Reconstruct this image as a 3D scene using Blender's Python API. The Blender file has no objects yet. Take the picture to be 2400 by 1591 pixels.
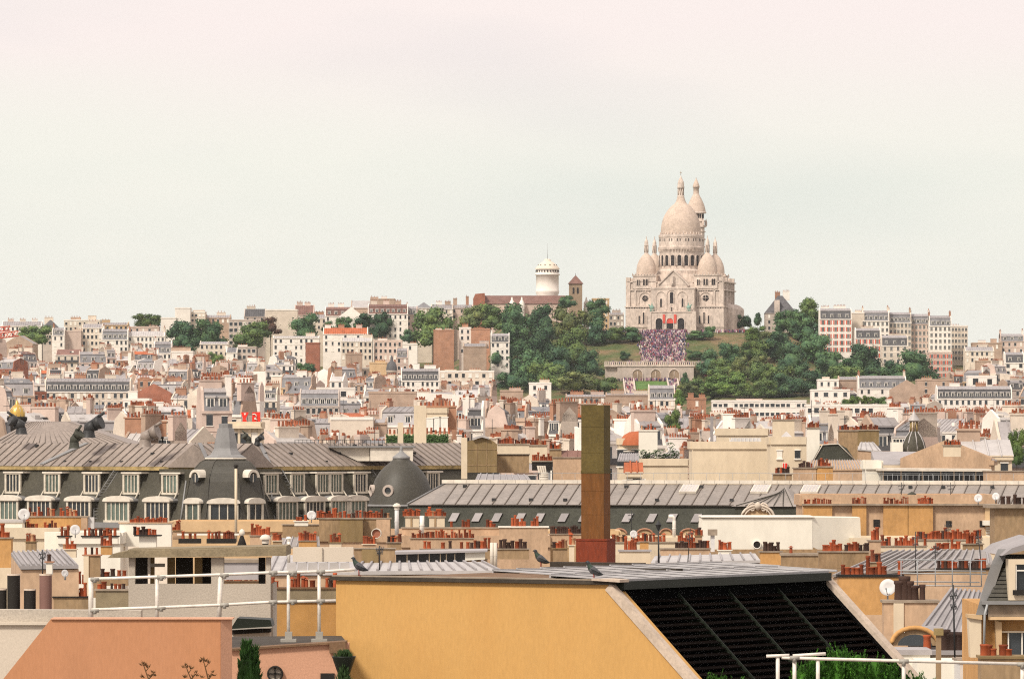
import bpy, math, random
from mathutils import Matrix, Vector
random.seed(7)
R = math.radians
sc = bpy.context.scene
COL = sc.collection
# ------------------------------------------------------------------ camera
F = 200.0 / 36.0 * 2400.0          # focal length in photo pixels
ZC = 40.0                          # camera height over the city ground
HY = 1021.0                        # photo row of the horizon
cam = bpy.data.cameras.new('camera')
cam.lens = 200.0; cam.sensor_width = 36.0; cam.sensor_fit = 'HORIZONTAL'
cam.shift_y = (HY - 795.5) / 2400.0
cam.clip_start = 1.0; cam.clip_end = 60000.0
camo = bpy.data.objects.new('camera', cam); COL.objects.link(camo)
camo.location = (0, 0, ZC); camo.rotation_euler = (R(90), 0, 0)
sc.camera = camo
# ------------------------------------------------------------------ sky, sun, exposure
SUN_EL, SUN_AZ = R(46), R(-142)    # azimuth from +Y towards +X: behind the camera, to the west
world = bpy.data.worlds.new('World'); sc.world = world; world.use_nodes = True
nt = world.node_tree; nt.nodes.clear()
def wn(t, **k):
    n = nt.nodes.new(t)
    for a, b in k.items(): setattr(n, a, b)
    return n
out = wn('ShaderNodeOutputWorld')
sky = wn('ShaderNodeTexSky'); sky.sky_type = 'NISHITA'; sky.sun_disc = False
sky.sun_elevation = SUN_EL; sky.sun_rotation = SUN_AZ % (2 * math.pi)
sky.air_density = 1.0; sky.dust_density = 3.0
bg1 = wn('ShaderNodeBackground'); bg1.inputs['Strength'].default_value = 0.05
nt.links.new(sky.outputs[0], bg1.inputs[0])
tc = wn('ShaderNodeTexCoord')
sep = wn('ShaderNodeSeparateXYZ'); nt.links.new(tc.outputs['Generated'], sep.inputs[0])
mp = wn('ShaderNodeMapping'); mp.inputs['Scale'].default_value = (9, 9, 34)
mp.inputs['Location'].default_value = (0.35, 0.0, 0.2)
nt.links.new(tc.outputs['Generated'], mp.inputs[0])
nz = wn('ShaderNodeTexNoise'); nz.inputs['Scale'].default_value = 1.0; nz.inputs['Detail'].default_value = 3.0
nz.inputs['Roughness'].default_value = 0.45
nt.links.new(mp.outputs[0], nz.inputs[0])
# colour of the cloud deck: warm white, a little rosier higher up, soft blue-grey patches where it is thicker
ele = wn('ShaderNodeValToRGB')
ele.color_ramp.elements[0].position = 0.0; ele.color_ramp.elements[0].color = (0.88, 0.87, 0.79, 1)
ele.color_ramp.elements[1].position = 0.080; ele.color_ramp.elements[1].color = (0.93, 0.832, 0.80, 1)
e2 = ele.color_ramp.elements.new(0.060); e2.color = (0.88, 0.868, 0.785, 1)
add = wn('ShaderNodeMath', operation='MULTIPLY_ADD'); add.inputs[1].default_value = 0.02
nt.links.new(nz.outputs[0], add.inputs[0]); nt.links.new(sep.outputs['Z'], add.inputs[2])
nt.links.new(add.outputs[0], ele.inputs[0])
pr = wn('ShaderNodeValToRGB')
pr.color_ramp.elements[0].position = 0.52; pr.color_ramp.elements[0].color = (1, 1, 1, 1)
pr.color_ramp.elements[1].position = 0.80; pr.color_ramp.elements[1].color = (0.87, 0.915, 0.93, 1)
nt.links.new(nz.outputs[0], pr.inputs[0])
mul = wn('ShaderNodeMixRGB', blend_type='MULTIPLY'); mul.inputs[0].default_value = 1.0
nt.links.new(ele.outputs[0], mul.inputs[1]); nt.links.new(pr.outputs[0], mul.inputs[2])
bg2 = wn('ShaderNodeBackground'); bg2.inputs['Strength'].default_value = 0.462
nt.links.new(mul.outputs[0], bg2.inputs[0])
mx = wn('ShaderNodeMixShader'); mx.inputs[0].default_value = 0.95
nt.links.new(bg1.outputs[0], mx.inputs[1]); nt.links.new(bg2.outputs[0], mx.inputs[2])
nt.links.new(mx.outputs[0], out.inputs[0])
sl = bpy.data.lights.new('sun', 'SUN'); sl.energy = 1.5; sl.angle = R(10); sl.color = (1.0, 0.93, 0.82)
so = bpy.data.objects.new('sun', sl); COL.objects.link(so)
sd = Vector((math.sin(SUN_AZ) * math.cos(SUN_EL), math.cos(SUN_AZ) * math.cos(SUN_EL), math.sin(SUN_EL)))
so.rotation_euler = sd.to_track_quat('Z', 'Y').to_euler(); so.location = (0, 0, 400)
sc.view_settings.view_transform = 'Standard'; sc.view_settings.look = 'None'
sc.view_settings.exposure = 1.25; sc.view_settings.gamma = 1.0
sc.view_settings.use_curve_mapping = False
sc.cycles.max_bounces = 6; sc.cycles.diffuse_bounces = 2; sc.cycles.glossy_bounces = 2
sc.cycles.volume_bounces = 0; sc.cycles.use_denoising = False
sc.cycles.filter_width = 1.15; sc.cycles.sample_clamp_indirect = 2.0; sc.cycles.min_light_bounces = 6
# ------------------------------------------------------------------ materials
MATS = {}
def M(name, col, rough=0.85, var=0.14, scale=0.35, fine=0.07, fscale=3.0, rnd=0.0, streak=1.0, metallic=0.0, spec=0.3, bump=0.0, col2=None):
    m = bpy.data.materials.new(name); m.use_nodes = True
    t = m.node_tree; N = t.nodes; L = t.links
    b = N['Principled BSDF']; b.inputs['Roughness'].default_value = rough
    b.inputs['Metallic'].default_value = metallic
    b.inputs['Specular IOR Level'].default_value = spec
    g = N.new('ShaderNodeNewGeometry')
    mpn = N.new('ShaderNodeMapping'); mpn.inputs['Scale'].default_value = (1, 1, streak)
    L.new(g.outputs['Position'], mpn.inputs[0])
    def noise(s, amp, det):
        n = N.new('ShaderNodeTexNoise'); n.inputs['Scale'].default_value = s; n.inputs['Detail'].default_value = det
        n.inputs['Roughness'].default_value = 0.6
        L.new(mpn.outputs[0], n.inputs[0])
        r = N.new('ShaderNodeMapRange'); r.inputs[1].default_value = 0.3; r.inputs[2].default_value = 0.7
        r.inputs[3].default_value = 1 - amp; r.inputs[4].default_value = 1 + amp
        L.new(n.outputs[0], r.inputs[0]); return r.outputs[0], n
    a, n1 = noise(scale, var, 4); c, n2 = noise(fscale, fine, 3)
    mm = N.new('ShaderNodeMath'); mm.operation = 'MULTIPLY'; L.new(a, mm.inputs[0]); L.new(c, mm.inputs[1])
    o = mm.outputs[0]
    if rnd:
        oi = N.new('ShaderNodeObjectInfo'); r = N.new('ShaderNodeMapRange')
        r.inputs[3].default_value = 1 - rnd; r.inputs[4].default_value = 1 + rnd
        L.new(oi.outputs['Random'], r.inputs[0])
        m2 = N.new('ShaderNodeMath'); m2.operation = 'MULTIPLY'; L.new(o, m2.inputs[0]); L.new(r.outputs[0], m2.inputs[1]); o = m2.outputs[0]
    vs = N.new('ShaderNodeVectorMath'); vs.operation = 'SCALE'; vs.inputs[0].default_value = col[:3]
    if col2:
        mixn = N.new('ShaderNodeMixRGB'); mixn.inputs[1].default_value = (*col, 1); mixn.inputs[2].default_value = (*col2, 1)
        rr = N.new('ShaderNodeMapRange'); rr.inputs[1].default_value = 0.42; rr.inputs[2].default_value = 0.62
        L.new(n1.outputs[0], rr.inputs[0]); L.new(rr.outputs[0], mixn.inputs[0]); L.new(mixn.outputs[0], vs.inputs[0])
    L.new(o, vs.inputs['Scale']); L.new(vs.outputs[0], b.inputs['Base Color'])
    if bump:
        bm = N.new('ShaderNodeBump'); bm.inputs['Strength'].default_value = 0.5; bm.inputs['Distance'].default_value = bump
        L.new(n2.outputs[0], bm.inputs['Height']); L.new(bm.outputs[0], b.inputs['Normal'])
    MATS[name] = m
    return m
# far city walls
M('cream', (0.66, 0.565, 0.46), rnd=0.10, var=0.12)
M('white_plaster', (0.82, 0.755, 0.675), rnd=0.06, var=0.08)
M('pink_plaster', (0.60, 0.465, 0.39), rnd=0.10, var=0.12)
M('tan_wall', (0.43, 0.31, 0.23), rnd=0.14, var=0.18)
M('grey_stone', (0.50, 0.42, 0.36), rnd=0.10, var=0.15)
M('ochre_wall', (0.56, 0.39, 0.22), rnd=0.10, var=0.14)
M('brick', (0.33, 0.13, 0.08), rnd=0.15, var=0.2)
M('orange_brick', (0.40, 0.21, 0.13), rnd=0.12, var=0.2)
M('zinc', (0.31, 0.285, 0.28), rough=0.5, rnd=0.14, var=0.16, spec=0.5)
M('pale_zinc', (0.46, 0.43, 0.41), rough=0.45, rnd=0.10, var=0.14, spec=0.5)
M('slate', (0.085, 0.083, 0.085), rough=0.6, rnd=0.15, var=0.2)
M('blue_slate', (0.19, 0.185, 0.19), rough=0.55, rnd=0.15, var=0.2)
M('brown_tile', (0.20, 0.11, 0.09), rnd=0.15, var=0.2)
M('red_tile', (0.42, 0.12, 0.05), rnd=0.12, var=0.25)
M('terracotta', (0.29, 0.066, 0.024), rnd=0.42, var=0.25, scale=1.5)
M('sooty_pot', (0.055, 0.03, 0.022), rnd=0.4, var=0.3)
M('pot_mass', (0.34, 0.11, 0.055), var=0.5, scale=0.8)
M('glass', (0.035, 0.04, 0.045), rough=0.18, var=0.3, scale=0.3, rnd=0.4, spec=0.5)
M('curtain_glass', (0.11, 0.14, 0.115), rough=0.25, var=0.35, scale=0.9, rnd=0.3, spec=0.5)
M('white_paint', (0.82, 0.77, 0.68), rough=0.5, var=0.05)
M('red_shutter', (0.62, 0.10, 0.05), rough=0.6, var=0.1)
M('dark_metal', (0.035, 0.035, 0.035), rough=0.5, var=0.2)
M('grey_metal', (0.33, 0.34, 0.34), rough=0.4, var=0.15, spec=0.5)
# hill and basilica
M('travertine', (0.60, 0.50, 0.425), var=0.20, scale=0.35, fine=0.22, fscale=1.1, streak=0.5)
M('travertine_dome', (0.56, 0.445, 0.36), var=0.13, scale=0.4, fine=0.15, fscale=1.3)
M('dark_opening', (0.03, 0.025, 0.025), var=0.2)
M('church_stone', (0.30, 0.22, 0.15), var=0.2)
M('verdigris', (0.25, 0.40, 0.33), var=0.15)
M('banner_red', (0.66, 0.10, 0.07), var=0.1)
M('grass', (0.085, 0.115, 0.035), var=0.3, scale=0.06, fine=0.25, fscale=0.8, col2=(0.17, 0.115, 0.06))
M('lawn_green', (0.09, 0.17, 0.035), var=0.25, scale=0.15, fine=0.2, fscale=1.0)
M('ground', (0.16, 0.13, 0.11), var=0.2, scale=0.02)
M('bark', (0.10, 0.07, 0.05), var=0.3)
for nm, c in (('leaf_deep', (0.052, 0.108, 0.062)), ('leaf_teal', (0.062, 0.126, 0.064)), ('leaf_mid', (0.092, 0.148, 0.056)),
              ('leaf_light', (0.095, 0.165, 0.050)), ('leaf_olive', (0.112, 0.145, 0.062)), ('leaf_brown', (0.10, 0.062, 0.050)),
              ('leaf_magenta', (0.35, 0.06, 0.10))):
    M(nm, c, rough=0.75, var=0.30, scale=0.22, fine=0.34, fscale=1.0, rnd=0.24, spec=0.12, col2=(c[0] * 1.35 + .004, c[1] * 1.2, c[2] * .9))  # second tone paints lighter highlights into the leaf colour
# ------------------------------------------------------------------ mesh building
class MB:
    def __init__(s, mx=None):
        s.v = []; s.f = []; s.mi = []; s.sm = []; s.M = mx
    def addv(s, pts):
        i0 = len(s.v)
        if s.M is not None: pts = [tuple(s.M @ Vector(p)) for p in pts]
        s.v.extend([tuple(p) for p in pts]); return i0
    def face(s, idx, mi=0, sm=False):
        s.f.append(tuple(idx)); s.mi.append(mi); s.sm.append(sm)
    def poly(s, pts, mi=0):
        i = s.addv(pts); s.face(range(i, i + len(pts)), mi)
    def box(s, x0, x1, y0, y1, z0, z1, mi=0, top=True):
        i = s.addv([(x0, y0, z0), (x1, y0, z0), (x1, y1, z0), (x0, y1, z0), (x0, y0, z1), (x1, y0, z1), (x1, y1, z1), (x0, y1, z1)])
        for q in ((0, 1, 5, 4), (1, 2, 6, 5), (2, 3, 7, 6), (3, 0, 4, 7), (4, 5, 6, 7), (3, 2, 1, 0)):
            s.face([i + k for k in q], mi)
    def hexa(s, b, t, mi=0):
        """b, t: four bottom and four top points in the same turn"""
        n = len(b); i = s.addv(list(b) + list(t))
        for k in range(n): s.face((i + k, i + (k + 1) % n, i + n + (k + 1) % n, i + n + k), mi)
        s.face([i + n + k for k in range(n)], mi); s.face([i + n - 1 - k for k in range(n)], mi)
    def prism(s, pts, ext, mi=0):
        e = Vector(ext); s.hexa(pts, [tuple(Vector(p) + e) for p in pts], mi)
    def lathe(s, prof, n=16, c=(0, 0), a0=0.0, mi=0, sm=True, arc=None, sx=1.0, sy=1.0):
        full = arc is None; span = 2 * math.pi if full else arc
        m = n if full else n + 1
        rows = []
        for r, z in prof:
            i = s.addv([(c[0] + sx * max(r, 1e-4) * math.sin(a0 + span * k / n), c[1] - sy * max(r, 1e-4) * math.cos(a0 + span * k / n), z) for k in range(m)])
            rows.append(i)
        for a, b in zip(rows, rows[1:]):
            for k in range(n):
                k2 = (k + 1) % m
                s.face((a + k, a + k2, b + k2, b + k), mi, sm)
    def tube(s, pts, r, n=6, mi=0, sm=True, r1=None):
        pts = [Vector(p) for p in pts]; rows = []
        for j, p in enumerate(pts):
            d = (pts[min(j + 1, len(pts) - 1)] - pts[max(j - 1, 0)]).normalized()
            u = d.cross(Vector((0, 0, 1)) if abs(d.z) < 0.95 else Vector((0, 1, 0))).normalized(); w = u.cross(d)
            rr = r if r1 is None else r + (r1 - r) * j / max(1, len(pts) - 1)
            rows.append(s.addv([p + u * rr * math.cos(2 * math.pi * k / n) + w * rr * math.sin(2 * math.pi * k / n) for k in range(n)]))
        for a, b in zip(rows, rows[1:]):
            for k in range(n): s.face((a + k, a + (k + 1) % n, b + (k + 1) % n, b + k), mi, sm)
        s.face([rows[0] + n - 1 - k for k in range(n)], mi); s.face([rows[-1] + k for k in range(n)], mi)
    def mesh(s, name, mats, off=(0, 0, 0)):
        me = bpy.data.meshes.new(name); ox, oy, oz = off
        me.from_pydata([(x - ox, y - oy, z - oz) for x, y, z in s.v], [], s.f)
        for m in (mats if isinstance(mats, (list, tuple)) else [mats]): me.materials.append(MATS[m] if isinstance(m, str) else m)
        me.polygons.foreach_set('material_index', s.mi); me.polygons.foreach_set('use_smooth', s.sm)
        me.update(); return me
    def build(s, name, mats, parent=None, kind=None, local=False):
        """links the mesh; world coordinates unless local; a part is stored relative to its thing"""
        off = wloc(parent) if (parent is not None and not local) else (0, 0, 0)
        o = bpy.data.objects.new(name, s.mesh(name, mats, off))
        return put(o, parent, kind)
WL = {}
def wloc(o): return WL.get(o.name, (0, 0, 0))
def put(o, parent=None, kind=None):
    COL.objects.link(o)
    if parent is not None:
        o.parent = parent; WL[o.name] = wloc(parent)
    if kind: o['kind'] = kind
    return o
def thing(name, label, cat, loc=(0, 0, 0), rz=0.0, group=None):
    o = bpy.data.objects.new(name, None); o.empty_display_size = 0.3
    COL.objects.link(o); o.location = loc; o.rotation_euler = (0, 0, rz)
    o['label'] = label; o['category'] = cat
    if group: o['group'] = group
    WL[o.name] = tuple(loc); return o
def piece(name, me, parent, loc=(0, 0, 0), rz=0.0, scale=(1, 1, 1), kind=None):
    """one more object on shared mesh data, placed in its parent's own frame"""
    o = bpy.data.objects.new(name, me); COL.objects.link(o); o.parent = parent
    o.location = loc; o.rotation_euler = (0, 0, rz); o.scale = scale
    if kind: o['kind'] = kind
    p = wloc(parent); WL[o.name] = (p[0] + loc[0], p[1] + loc[1], p[2] + loc[2])
    return o
def tag(o, label, cat, group=None, kind=None):
    o['label'] = label; o['category'] = cat
    if group: o['group'] = group
    if kind: o['kind'] = kind
    return o
def single(mb, name, mats, label, cat, loc, group=None):
    """a thing that is one mesh, its origin at its base"""
    o = bpy.data.objects.new(name, mb.mesh(name, mats, loc)); COL.objects.link(o); o.location = loc
    return tag(o, label, cat, group)
def W(x, y, d): return ((x - 1200.0) * d / F, d, ZC - (y - HY) * d / F)
def XX(x, d): return (x - 1200.0) * d / F
def ZZ(y, d): return ZC - (y - HY) * d / F
def lerp(tab, x):
    if x <= tab[0][0]: return tab[0][1]
    for (a, b), (c, d) in zip(tab, tab[1:]):
        if x <= c: return b + (d - b) * (x - a) / (c - a)
    return tab[-1][1]
# ------------------------------------------------------------------ ground and hill
BASE = [(-400, -2), (0, 0), (300, 6), (600, 12), (1000, 17), (1500, 22), (2000, 30), (2400, 42), (2600, 52), (2800, 69), (2900, 78), (3200, 80), (4200, 50), (6000, 30)]
FLANK = [(2550, 49), (2600, 52), (2700, 58), (2790, 71), (2870, 92), (3000, 95), (3300, 80), (3600, 66), (6000, 30)]
CENTRE = [(2550, 49), (2600, 51), (2700, 54), (2740, 59), (2786, 66.8), (2793, 67.0), (2795, 74.5), (2806, 76), (2868, 91.6), (2874, 92.1), (3000, 95), (3300, 80), (3600, 66), (6000, 30)]
def win(x, a, b, fa, fb): return min(1.0, max(0.0, (x - a) / fa if x < (a + b) / 2 else (b - x) / fb))
def G(X, d):
    """height of the ground"""
    z = lerp(BASE, d)
    if d > 2550:
        px = 1200 + X * F / d
        w = win(px, 1080, 1960, 110, 110); w = w * w * (3 - 2 * w)
        z += w * (lerp(FLANK, d) - z)
        c = win(px, 1385, 1690, 45, 45); c = c * c * (3 - 2 * c)
        z += c * (lerp(CENTRE, d) - z)
        z += 9 * math.exp(-((px - 1235) / 110.0) ** 2 - ((d - 2985) / 60.0) ** 2)
    return z
def ground_hit(x, y, d0=2560, d1=2960):
    d = d0
    while d < d1:
        if G(XX(x, d), d) >= ZZ(y, d): return d
        d += 2.0
    return None
def sheet(xs, ys, dz=0.0):
    mb = MB(); n = len(xs)
    mb.addv([(x, y, G(x, y) + dz) for y in ys for x in xs])
    for j in range(len(ys) - 1):
        for i in range(n - 1):
            a = j * n + i; mb.face((a, a + 1, a + n + 1, a + n), 0, True)
    return mb
gx = [-2500, -1500, -900] + [-600 + 20 * i for i in range(61)] + [900, 1500, 2500]
mb = sheet(gx, [-300, 0, 150, 300, 450, 600, 800, 1000, 1250, 1500, 1750, 2000, 2200, 2400, 2500, 2550])
mb.build('ground', 'ground', kind='structure')
hy = [2550, 2575, 2600, 2650, 2700, 2720, 2740, 2760, 2780, 2786, 2793, 2795, 2806] + [2806 + 7.75 * i for i in range(1, 9)] + [2874, 2890, 2920, 2950, 2980, 3000, 3050, 3100, 3200, 3300, 3600, 4200, 6000]
hx_ = [-2500, -1500, -900] + [-600 + 15 * i for i in range(41)] + [5 * i for i in range(1, 45)] + [220 + 15 * i for i in range(26)] + [900, 1500, 2500]
mb = sheet(hx_, hy); mb.build('hill', 'grass', kind='structure')
# the lawn in front of the retaining wall
lx = [XX(1488, 2765) + i * (XX(1566, 2765) - XX(1488, 2765)) / 12 for i in range(13)]
mb = MB(); n = 13; ly = [2722, 2735, 2745, 2755, 2765, 2775, 2784]
mb.addv([(x, y, G(x, y) + 0.25) for y in ly for x in lx])
for j in range(len(ly) - 1):
    for i in range(n - 1):
        a = j * n + i; mb.face((a, a + 1, a + n + 1, a + n), 0, True)
mb.build('lawn', 'lawn_green', kind='structure')
# haze
hm = bpy.data.materials.new('haze_air'); hm.use_nodes = True
ht = hm.node_tree; ht.nodes.clear()
ho = ht.nodes.new('ShaderNodeOutputMaterial'); hv = ht.nodes.new('ShaderNodeVolumePrincipled')
hv.inputs['Color'].default_value = (0.88, 0.90, 0.92, 1); hv.inputs['Density'].default_value = 0.000026; hv.inputs['Anisotropy'].default_value = 0.2
ht.links.new(hv.outputs[0], ho.inputs['Volume']); MATS['haze_air'] = hm
mb = MB(); mb.box(-2600, 2600, -350, 6100, -4, 179.5)
mb.build('haze', 'haze_air', kind='stuff')

# ------------------------------------------------------------------ shape helpers
def arch_pts(uc, z0, zt, hw, v, n=8):
    """outline of a round-headed opening, in the plane y = v"""
    zs = zt - hw
    p = [(uc - hw, v, z0), (uc + hw, v, z0)]
    p += [(uc + hw * math.cos(math.pi * k / n), v, zs + hw * math.sin(math.pi * k / n)) for k in range(n + 1)]
    return p
def arch(mb, uc, z0, zt, hw, v, dep, mi=0, n=8): mb.prism(arch_pts(uc, z0, zt, hw, v, n), (0, dep, 0), mi)
def arch_ring(mb, uc, z0, zt, hw, rw, v, dep, mi=0, n=10, legs=True):
    zs = zt - hw
    pin, pout = [], []
    if legs: pin.append((uc + hw, z0)); pout.append((uc + hw + rw, z0))
    for k in range(n + 1):
        a = math.pi * k / n
        pin.append((uc + hw * math.cos(a), zs + hw * math.sin(a))); pout.append((uc + (hw + rw) * math.cos(a), zs + (hw + rw) * math.sin(a)))
    if legs: pin.append((uc - hw, z0)); pout.append((uc - hw - rw, z0))
    for k in range(len(pin) - 1):
        q = [(*pin[k], 0), (*pout[k], 0), (*pout[k + 1], 0), (*pin[k + 1], 0)]
        mb.hexa([(a, v, b) for a, b, _ in q], [(a, v + dep, b) for a, b, _ in q], mi)
# ------------------------------------------------------------------ basilica
BA = R(11.0); BK = 0.05923; BO = W(1575.5, 779.0, 2880)
bas = thing('basilica', 'large pale stone domed basilica with white lanterns crowning the hilltop', 'church', BO, -BA)
def U(zx, v=0.0): return ((zx - 640) * BK - v * math.sin(BA)) / math.cos(BA)
def Zb(zy): return (1490 - zy) * BK
SH = Zb(1310)
mb = MB()
mb.box(-24, 24, 8, 46, -6, Zb(1050)); mb.box(-25.2, -10, 7, 46, -6, Zb(1268)); mb.box(10, 25.2, 7, 46, -6, Zb(1268))
mb.box(-9, 9, 6, 30, -6, Zb(1100)); mb.box(-15, 15, 46, 58, -6, Zb(1120))
for v in (14, 26, 38): mb.lathe([(4.2, -6), (4.2, Zb(1290)), (4.0, Zb(1275)), (2.2, Zb(1250)), (0, Zb(1235))], 14, (25.5, v + 8))
for s in (-1, 1):
    for v in (7.4, 19.5, 31, 42): mb.box(s * 24 - 1.1, s * 24 + 1.1, v, v + 2.4, -6, Zb(1015))
mb.build('wall', 'travertine', bas, local=True)
for zy, v, x0, x1 in ((1268, 6.6, -25.6, -11.3), (1268, 6.6, 11.3, 25.6), (1055, 7.4, -24.6, -9), (1055, 7.4, 9, 24.6), (1125, 7.5, -24.3, -11.3), (1125, 7.5, 11.3, 24.3), (1440, 6.7, -25.5, -11.4), (1440, 6.7, 11.4, 25.5)):
    mb = MB(); mb.box(x0, x1, v, v + 1.0, Zb(zy) - 0.25, Zb(zy) + 0.35); mb.build('string_course', 'travertine', bas, local=True)
for zy in (1268, 1055, 1125): mb = MB(); mb.box(24.3, 25.7, 8, 46, Zb(zy) - 0.25, Zb(zy) + 0.3); mb.build('string_course', 'travertine', bas, local=True)
# corbel tables and pilasters of the wings
cb = MB(); cb.box(-.28, .28, -.06, .1, 0, .75); cb = cb.mesh('corbel_arch', 'dark_opening')
for zy, a, b, v, st in ((1068, -23.5, -11, 7.95, 1.15), (1068, 11, 23.5, 7.95, 1.15), (1138, -23.5, -11, 7.95, 1.3), (1138, 11, 23.5, 7.95, 1.3), (1282, -24.5, -12, 6.95, 1.3), (1282, 12, 24.5, 6.95, 1.3)):
    x = a
    while x < b: piece('corbel_arch', cb, bas, (x, v, Zb(zy)), 0, (.75, 1, .8)); x += st
for x in (-23.6, -20.4, -11.8, 11.8, 20.4, 23.6):
    mb = MB(); mb.box(x - .4, x + .4, 7.5, 8.2, Zb(1262), Zb(1060)); mb.build('pilaster', 'travertine', bas, local=True)
for v in (11, 17, 23, 29, 37, 43): mb = MB(); mb.box(24, 25.1, v - .5, v + .5, -4, Zb(1060)); mb.build('buttress', 'travertine', bas, local=True)
# portico and central gable
mb = MB(); xa, xb = U(447), U(826)
mb.box(xa, xb, 0, 7.5, -6, SH); mb.box(xa + .4, xb - .4, 3, 9, SH, Zb(1112))
mb.box(xa - .3, xb + .3, -.3, 7.5, SH - .5, SH - .1); mb.box(xa, xb, 2.7, 8.7, Zb(1118), Zb(1104))
for zx in (447, 826):
    for zc in (-1,): mb.box(U(zx) - 1.0, U(zx) + 1.0, -.35, 1.4, -6, SH)
mb.prism([(U(512), 3.2, Zb(1085)), (U(768), 3.2, Zb(1085)), (U(640), 3.2, Zb(958))], (0, 26, 0))
mb.box(U(520), U(760), 3.3, 28, Zb(1112), Zb(1084.5))
for zx in (470, 500, 530, 560, 590, 620, 650, 680, 710, 740, 770, 800): mb.box(U(zx) - .12, U(zx) + .12, -.1, .15, SH, SH + .9)
mb.box(xa, xb, -.12, .17, SH + .9, SH + 1.1)
mb.build('portico', 'travertine', bas, local=True)
mb = MB()
for s in (-1, 1):
    p = [(U(640), 2.6, Zb(948)), (U(640) + s * 8.2, 2.6, Zb(1084)), (U(640) + s * 8.2, 2.6, Zb(1096)), (U(640), 2.6, Zb(962))]
    mb.prism(p if s > 0 else p[::-1], (0, 1.0, 0))
mb.box(U(637) - .9, U(637) + .9, 2.4, 3.4, Zb(1085), Zb(1010)); mb.lathe([(.5, Zb(1075)), (.6, Zb(1040)), (.35, Zb(1022)), (.4, Zb(1012)), (.05, Zb(1003))], 8, (U(637), 2.2))
mb.build('gable_moulding', 'travertine', bas, local=True)
for zx in (529, 621, 715):
    mb = MB(); arch_ring(mb, U(zx), -1, Zb(1368), U(zx + 29) - U(zx), .45, -.35, 1.0); mb.build('portal_arch', 'travertine', bas, local=True)
    mb = MB(); arch(mb, U(zx), -1, Zb(1368), U(zx + 28.5) - U(zx), -.03, .2)
    mb.build('portal', 'dark_opening', bas, local=True)
mb = MB(); arch(mb, U(621), Zb(1412), Zb(1369), U(648) - U(621), -.12, .1); mb.build('tympanum', 'banner_red', bas, local=True)
for zx in (571, 666):
    mb = MB(); mb.box(U(zx - 11), U(zx + 11), -.45, -.36, Zb(1410), Zb(1336)); mb.build('banner', 'banner_red', bas, local=True)
# round-headed windows, rose windows, slits
def opening(name, zx, y0, y1, hw, v, ring=.4):
    u = U(zx, v); h = hw * BK
    mb = MB(); arch(mb, u, Zb(y1), Zb(y0), h, v - .05, .3, 1); arch_ring(mb, u, Zb(y1), Zb(y0), h, ring, v - .3, .5, 0)
    mb.build(name, ['travertine', 'dark_opening'], bas, local=True)
opening('window', 637, 1143, 1240, 15, 3); opening('window', 547, 1200, 1272, 8, 3); opening('window', 730, 1200, 1272, 8, 3); opening('window', 637, 1276, 1306, 7, 3)
for zx in (547, 637, 728):
    mb = MB(); arch_ring(mb, U(zx, 3), SH + 1, Zb(1142 if zx != 637 else 1128), 46 * BK * .86, .35, 2.65, .6); mb.build('blind_arch', 'travertine', bas, local=True)
for zx in (363, 400, 437, 878, 915, 953): opening('slit_window', zx, 1316 if zx in (400, 915) else 1345, 1414, 6.5, 7, .25)
for zx in (403, 428, 917, 940, 986, 1004): opening('belfry_window', zx, 1030, 1084, 7.5, 7.4, .2)
for zx in (347, 362, 860, 874): opening('belfry_window', zx, 1036, 1084, 5, 7.4, .2)
for zx in (413, 929):
    u = U(zx, 8); z = Zb(1195); mb = MB()
    n = 24; pts = [(u + (1.75 if k % 2 else 1.35) * math.cos(2 * math.pi * k / n), 7.9, z + (1.75 if k % 2 else 1.35) * math.sin(2 * math.pi * k / n)) for k in range(n)]
    mb.prism(pts, (0, .3, 0), 1)
    mb.tube([(u, 7.85, z - 1.6), (u, 7.85, z + 1.6)], .1, 5, 0); mb.tube([(u - 1.6, 7.85, z), (u + 1.6, 7.85, z)], .1, 5, 0)
    mb.build('rose_window', ['travertine', 'dark_opening'], bas, local=True)
    mb = MB(); arch_ring(mb, u, z - 2.6, z + 2.9, 3.0, .5, 7.6, .6); mb.build('rose_arch', 'travertine', bas, local=True)
for v in (14, 20, 26, 34, 40):
    mb = MB(Matrix.Translation((24.1, v, 0)) @ Matrix.Rotation(R(90), 4, 'Z')); arch(mb, 0, Zb(1240), Zb(1160), .7, -.12, .2, 1); arch_ring(mb, 0, Zb(1240), Zb(1160), .7, .25, -.3, .4)
    mb.build('side_window', ['travertine', 'dark_opening'], bas, local=True)
# statues on the portico terrace
for zx, s in ((466, -1), (780, 1)):
    u = U(zx, 1.2); mb = MB(); z = SH
    mb.box(u - .9, u + .9, .6, 2.0, z, z + .9); mb.lathe([(.3, z + .9), (.75, z + 1.8), (.8, z + 2.4), (.5, z + 2.9)], 8, (u, 1.3), sx=1.5)
    for q in (-.8, .7): mb.tube([(u + q, 1.3, z + .9), (u + q * .9, 1.3, z + 2.0)], .16, 5)
    mb.tube([(u + s * .8, 1.3, z + 2.3), (u + s * 1.3, 1.3, z + 3.4), (u + s * 1.7, 1.3, z + 3.3)], .3, 6)
    mb.lathe([(.35, z + 2.6), (.42, z + 3.4), (.2, z + 3.8), (.24, z + 4.1), (.05, z + 4.4)], 7, (u - s * .1, 1.3))
    mb.build('horse_statue', 'verdigris', bas, local=True)
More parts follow.
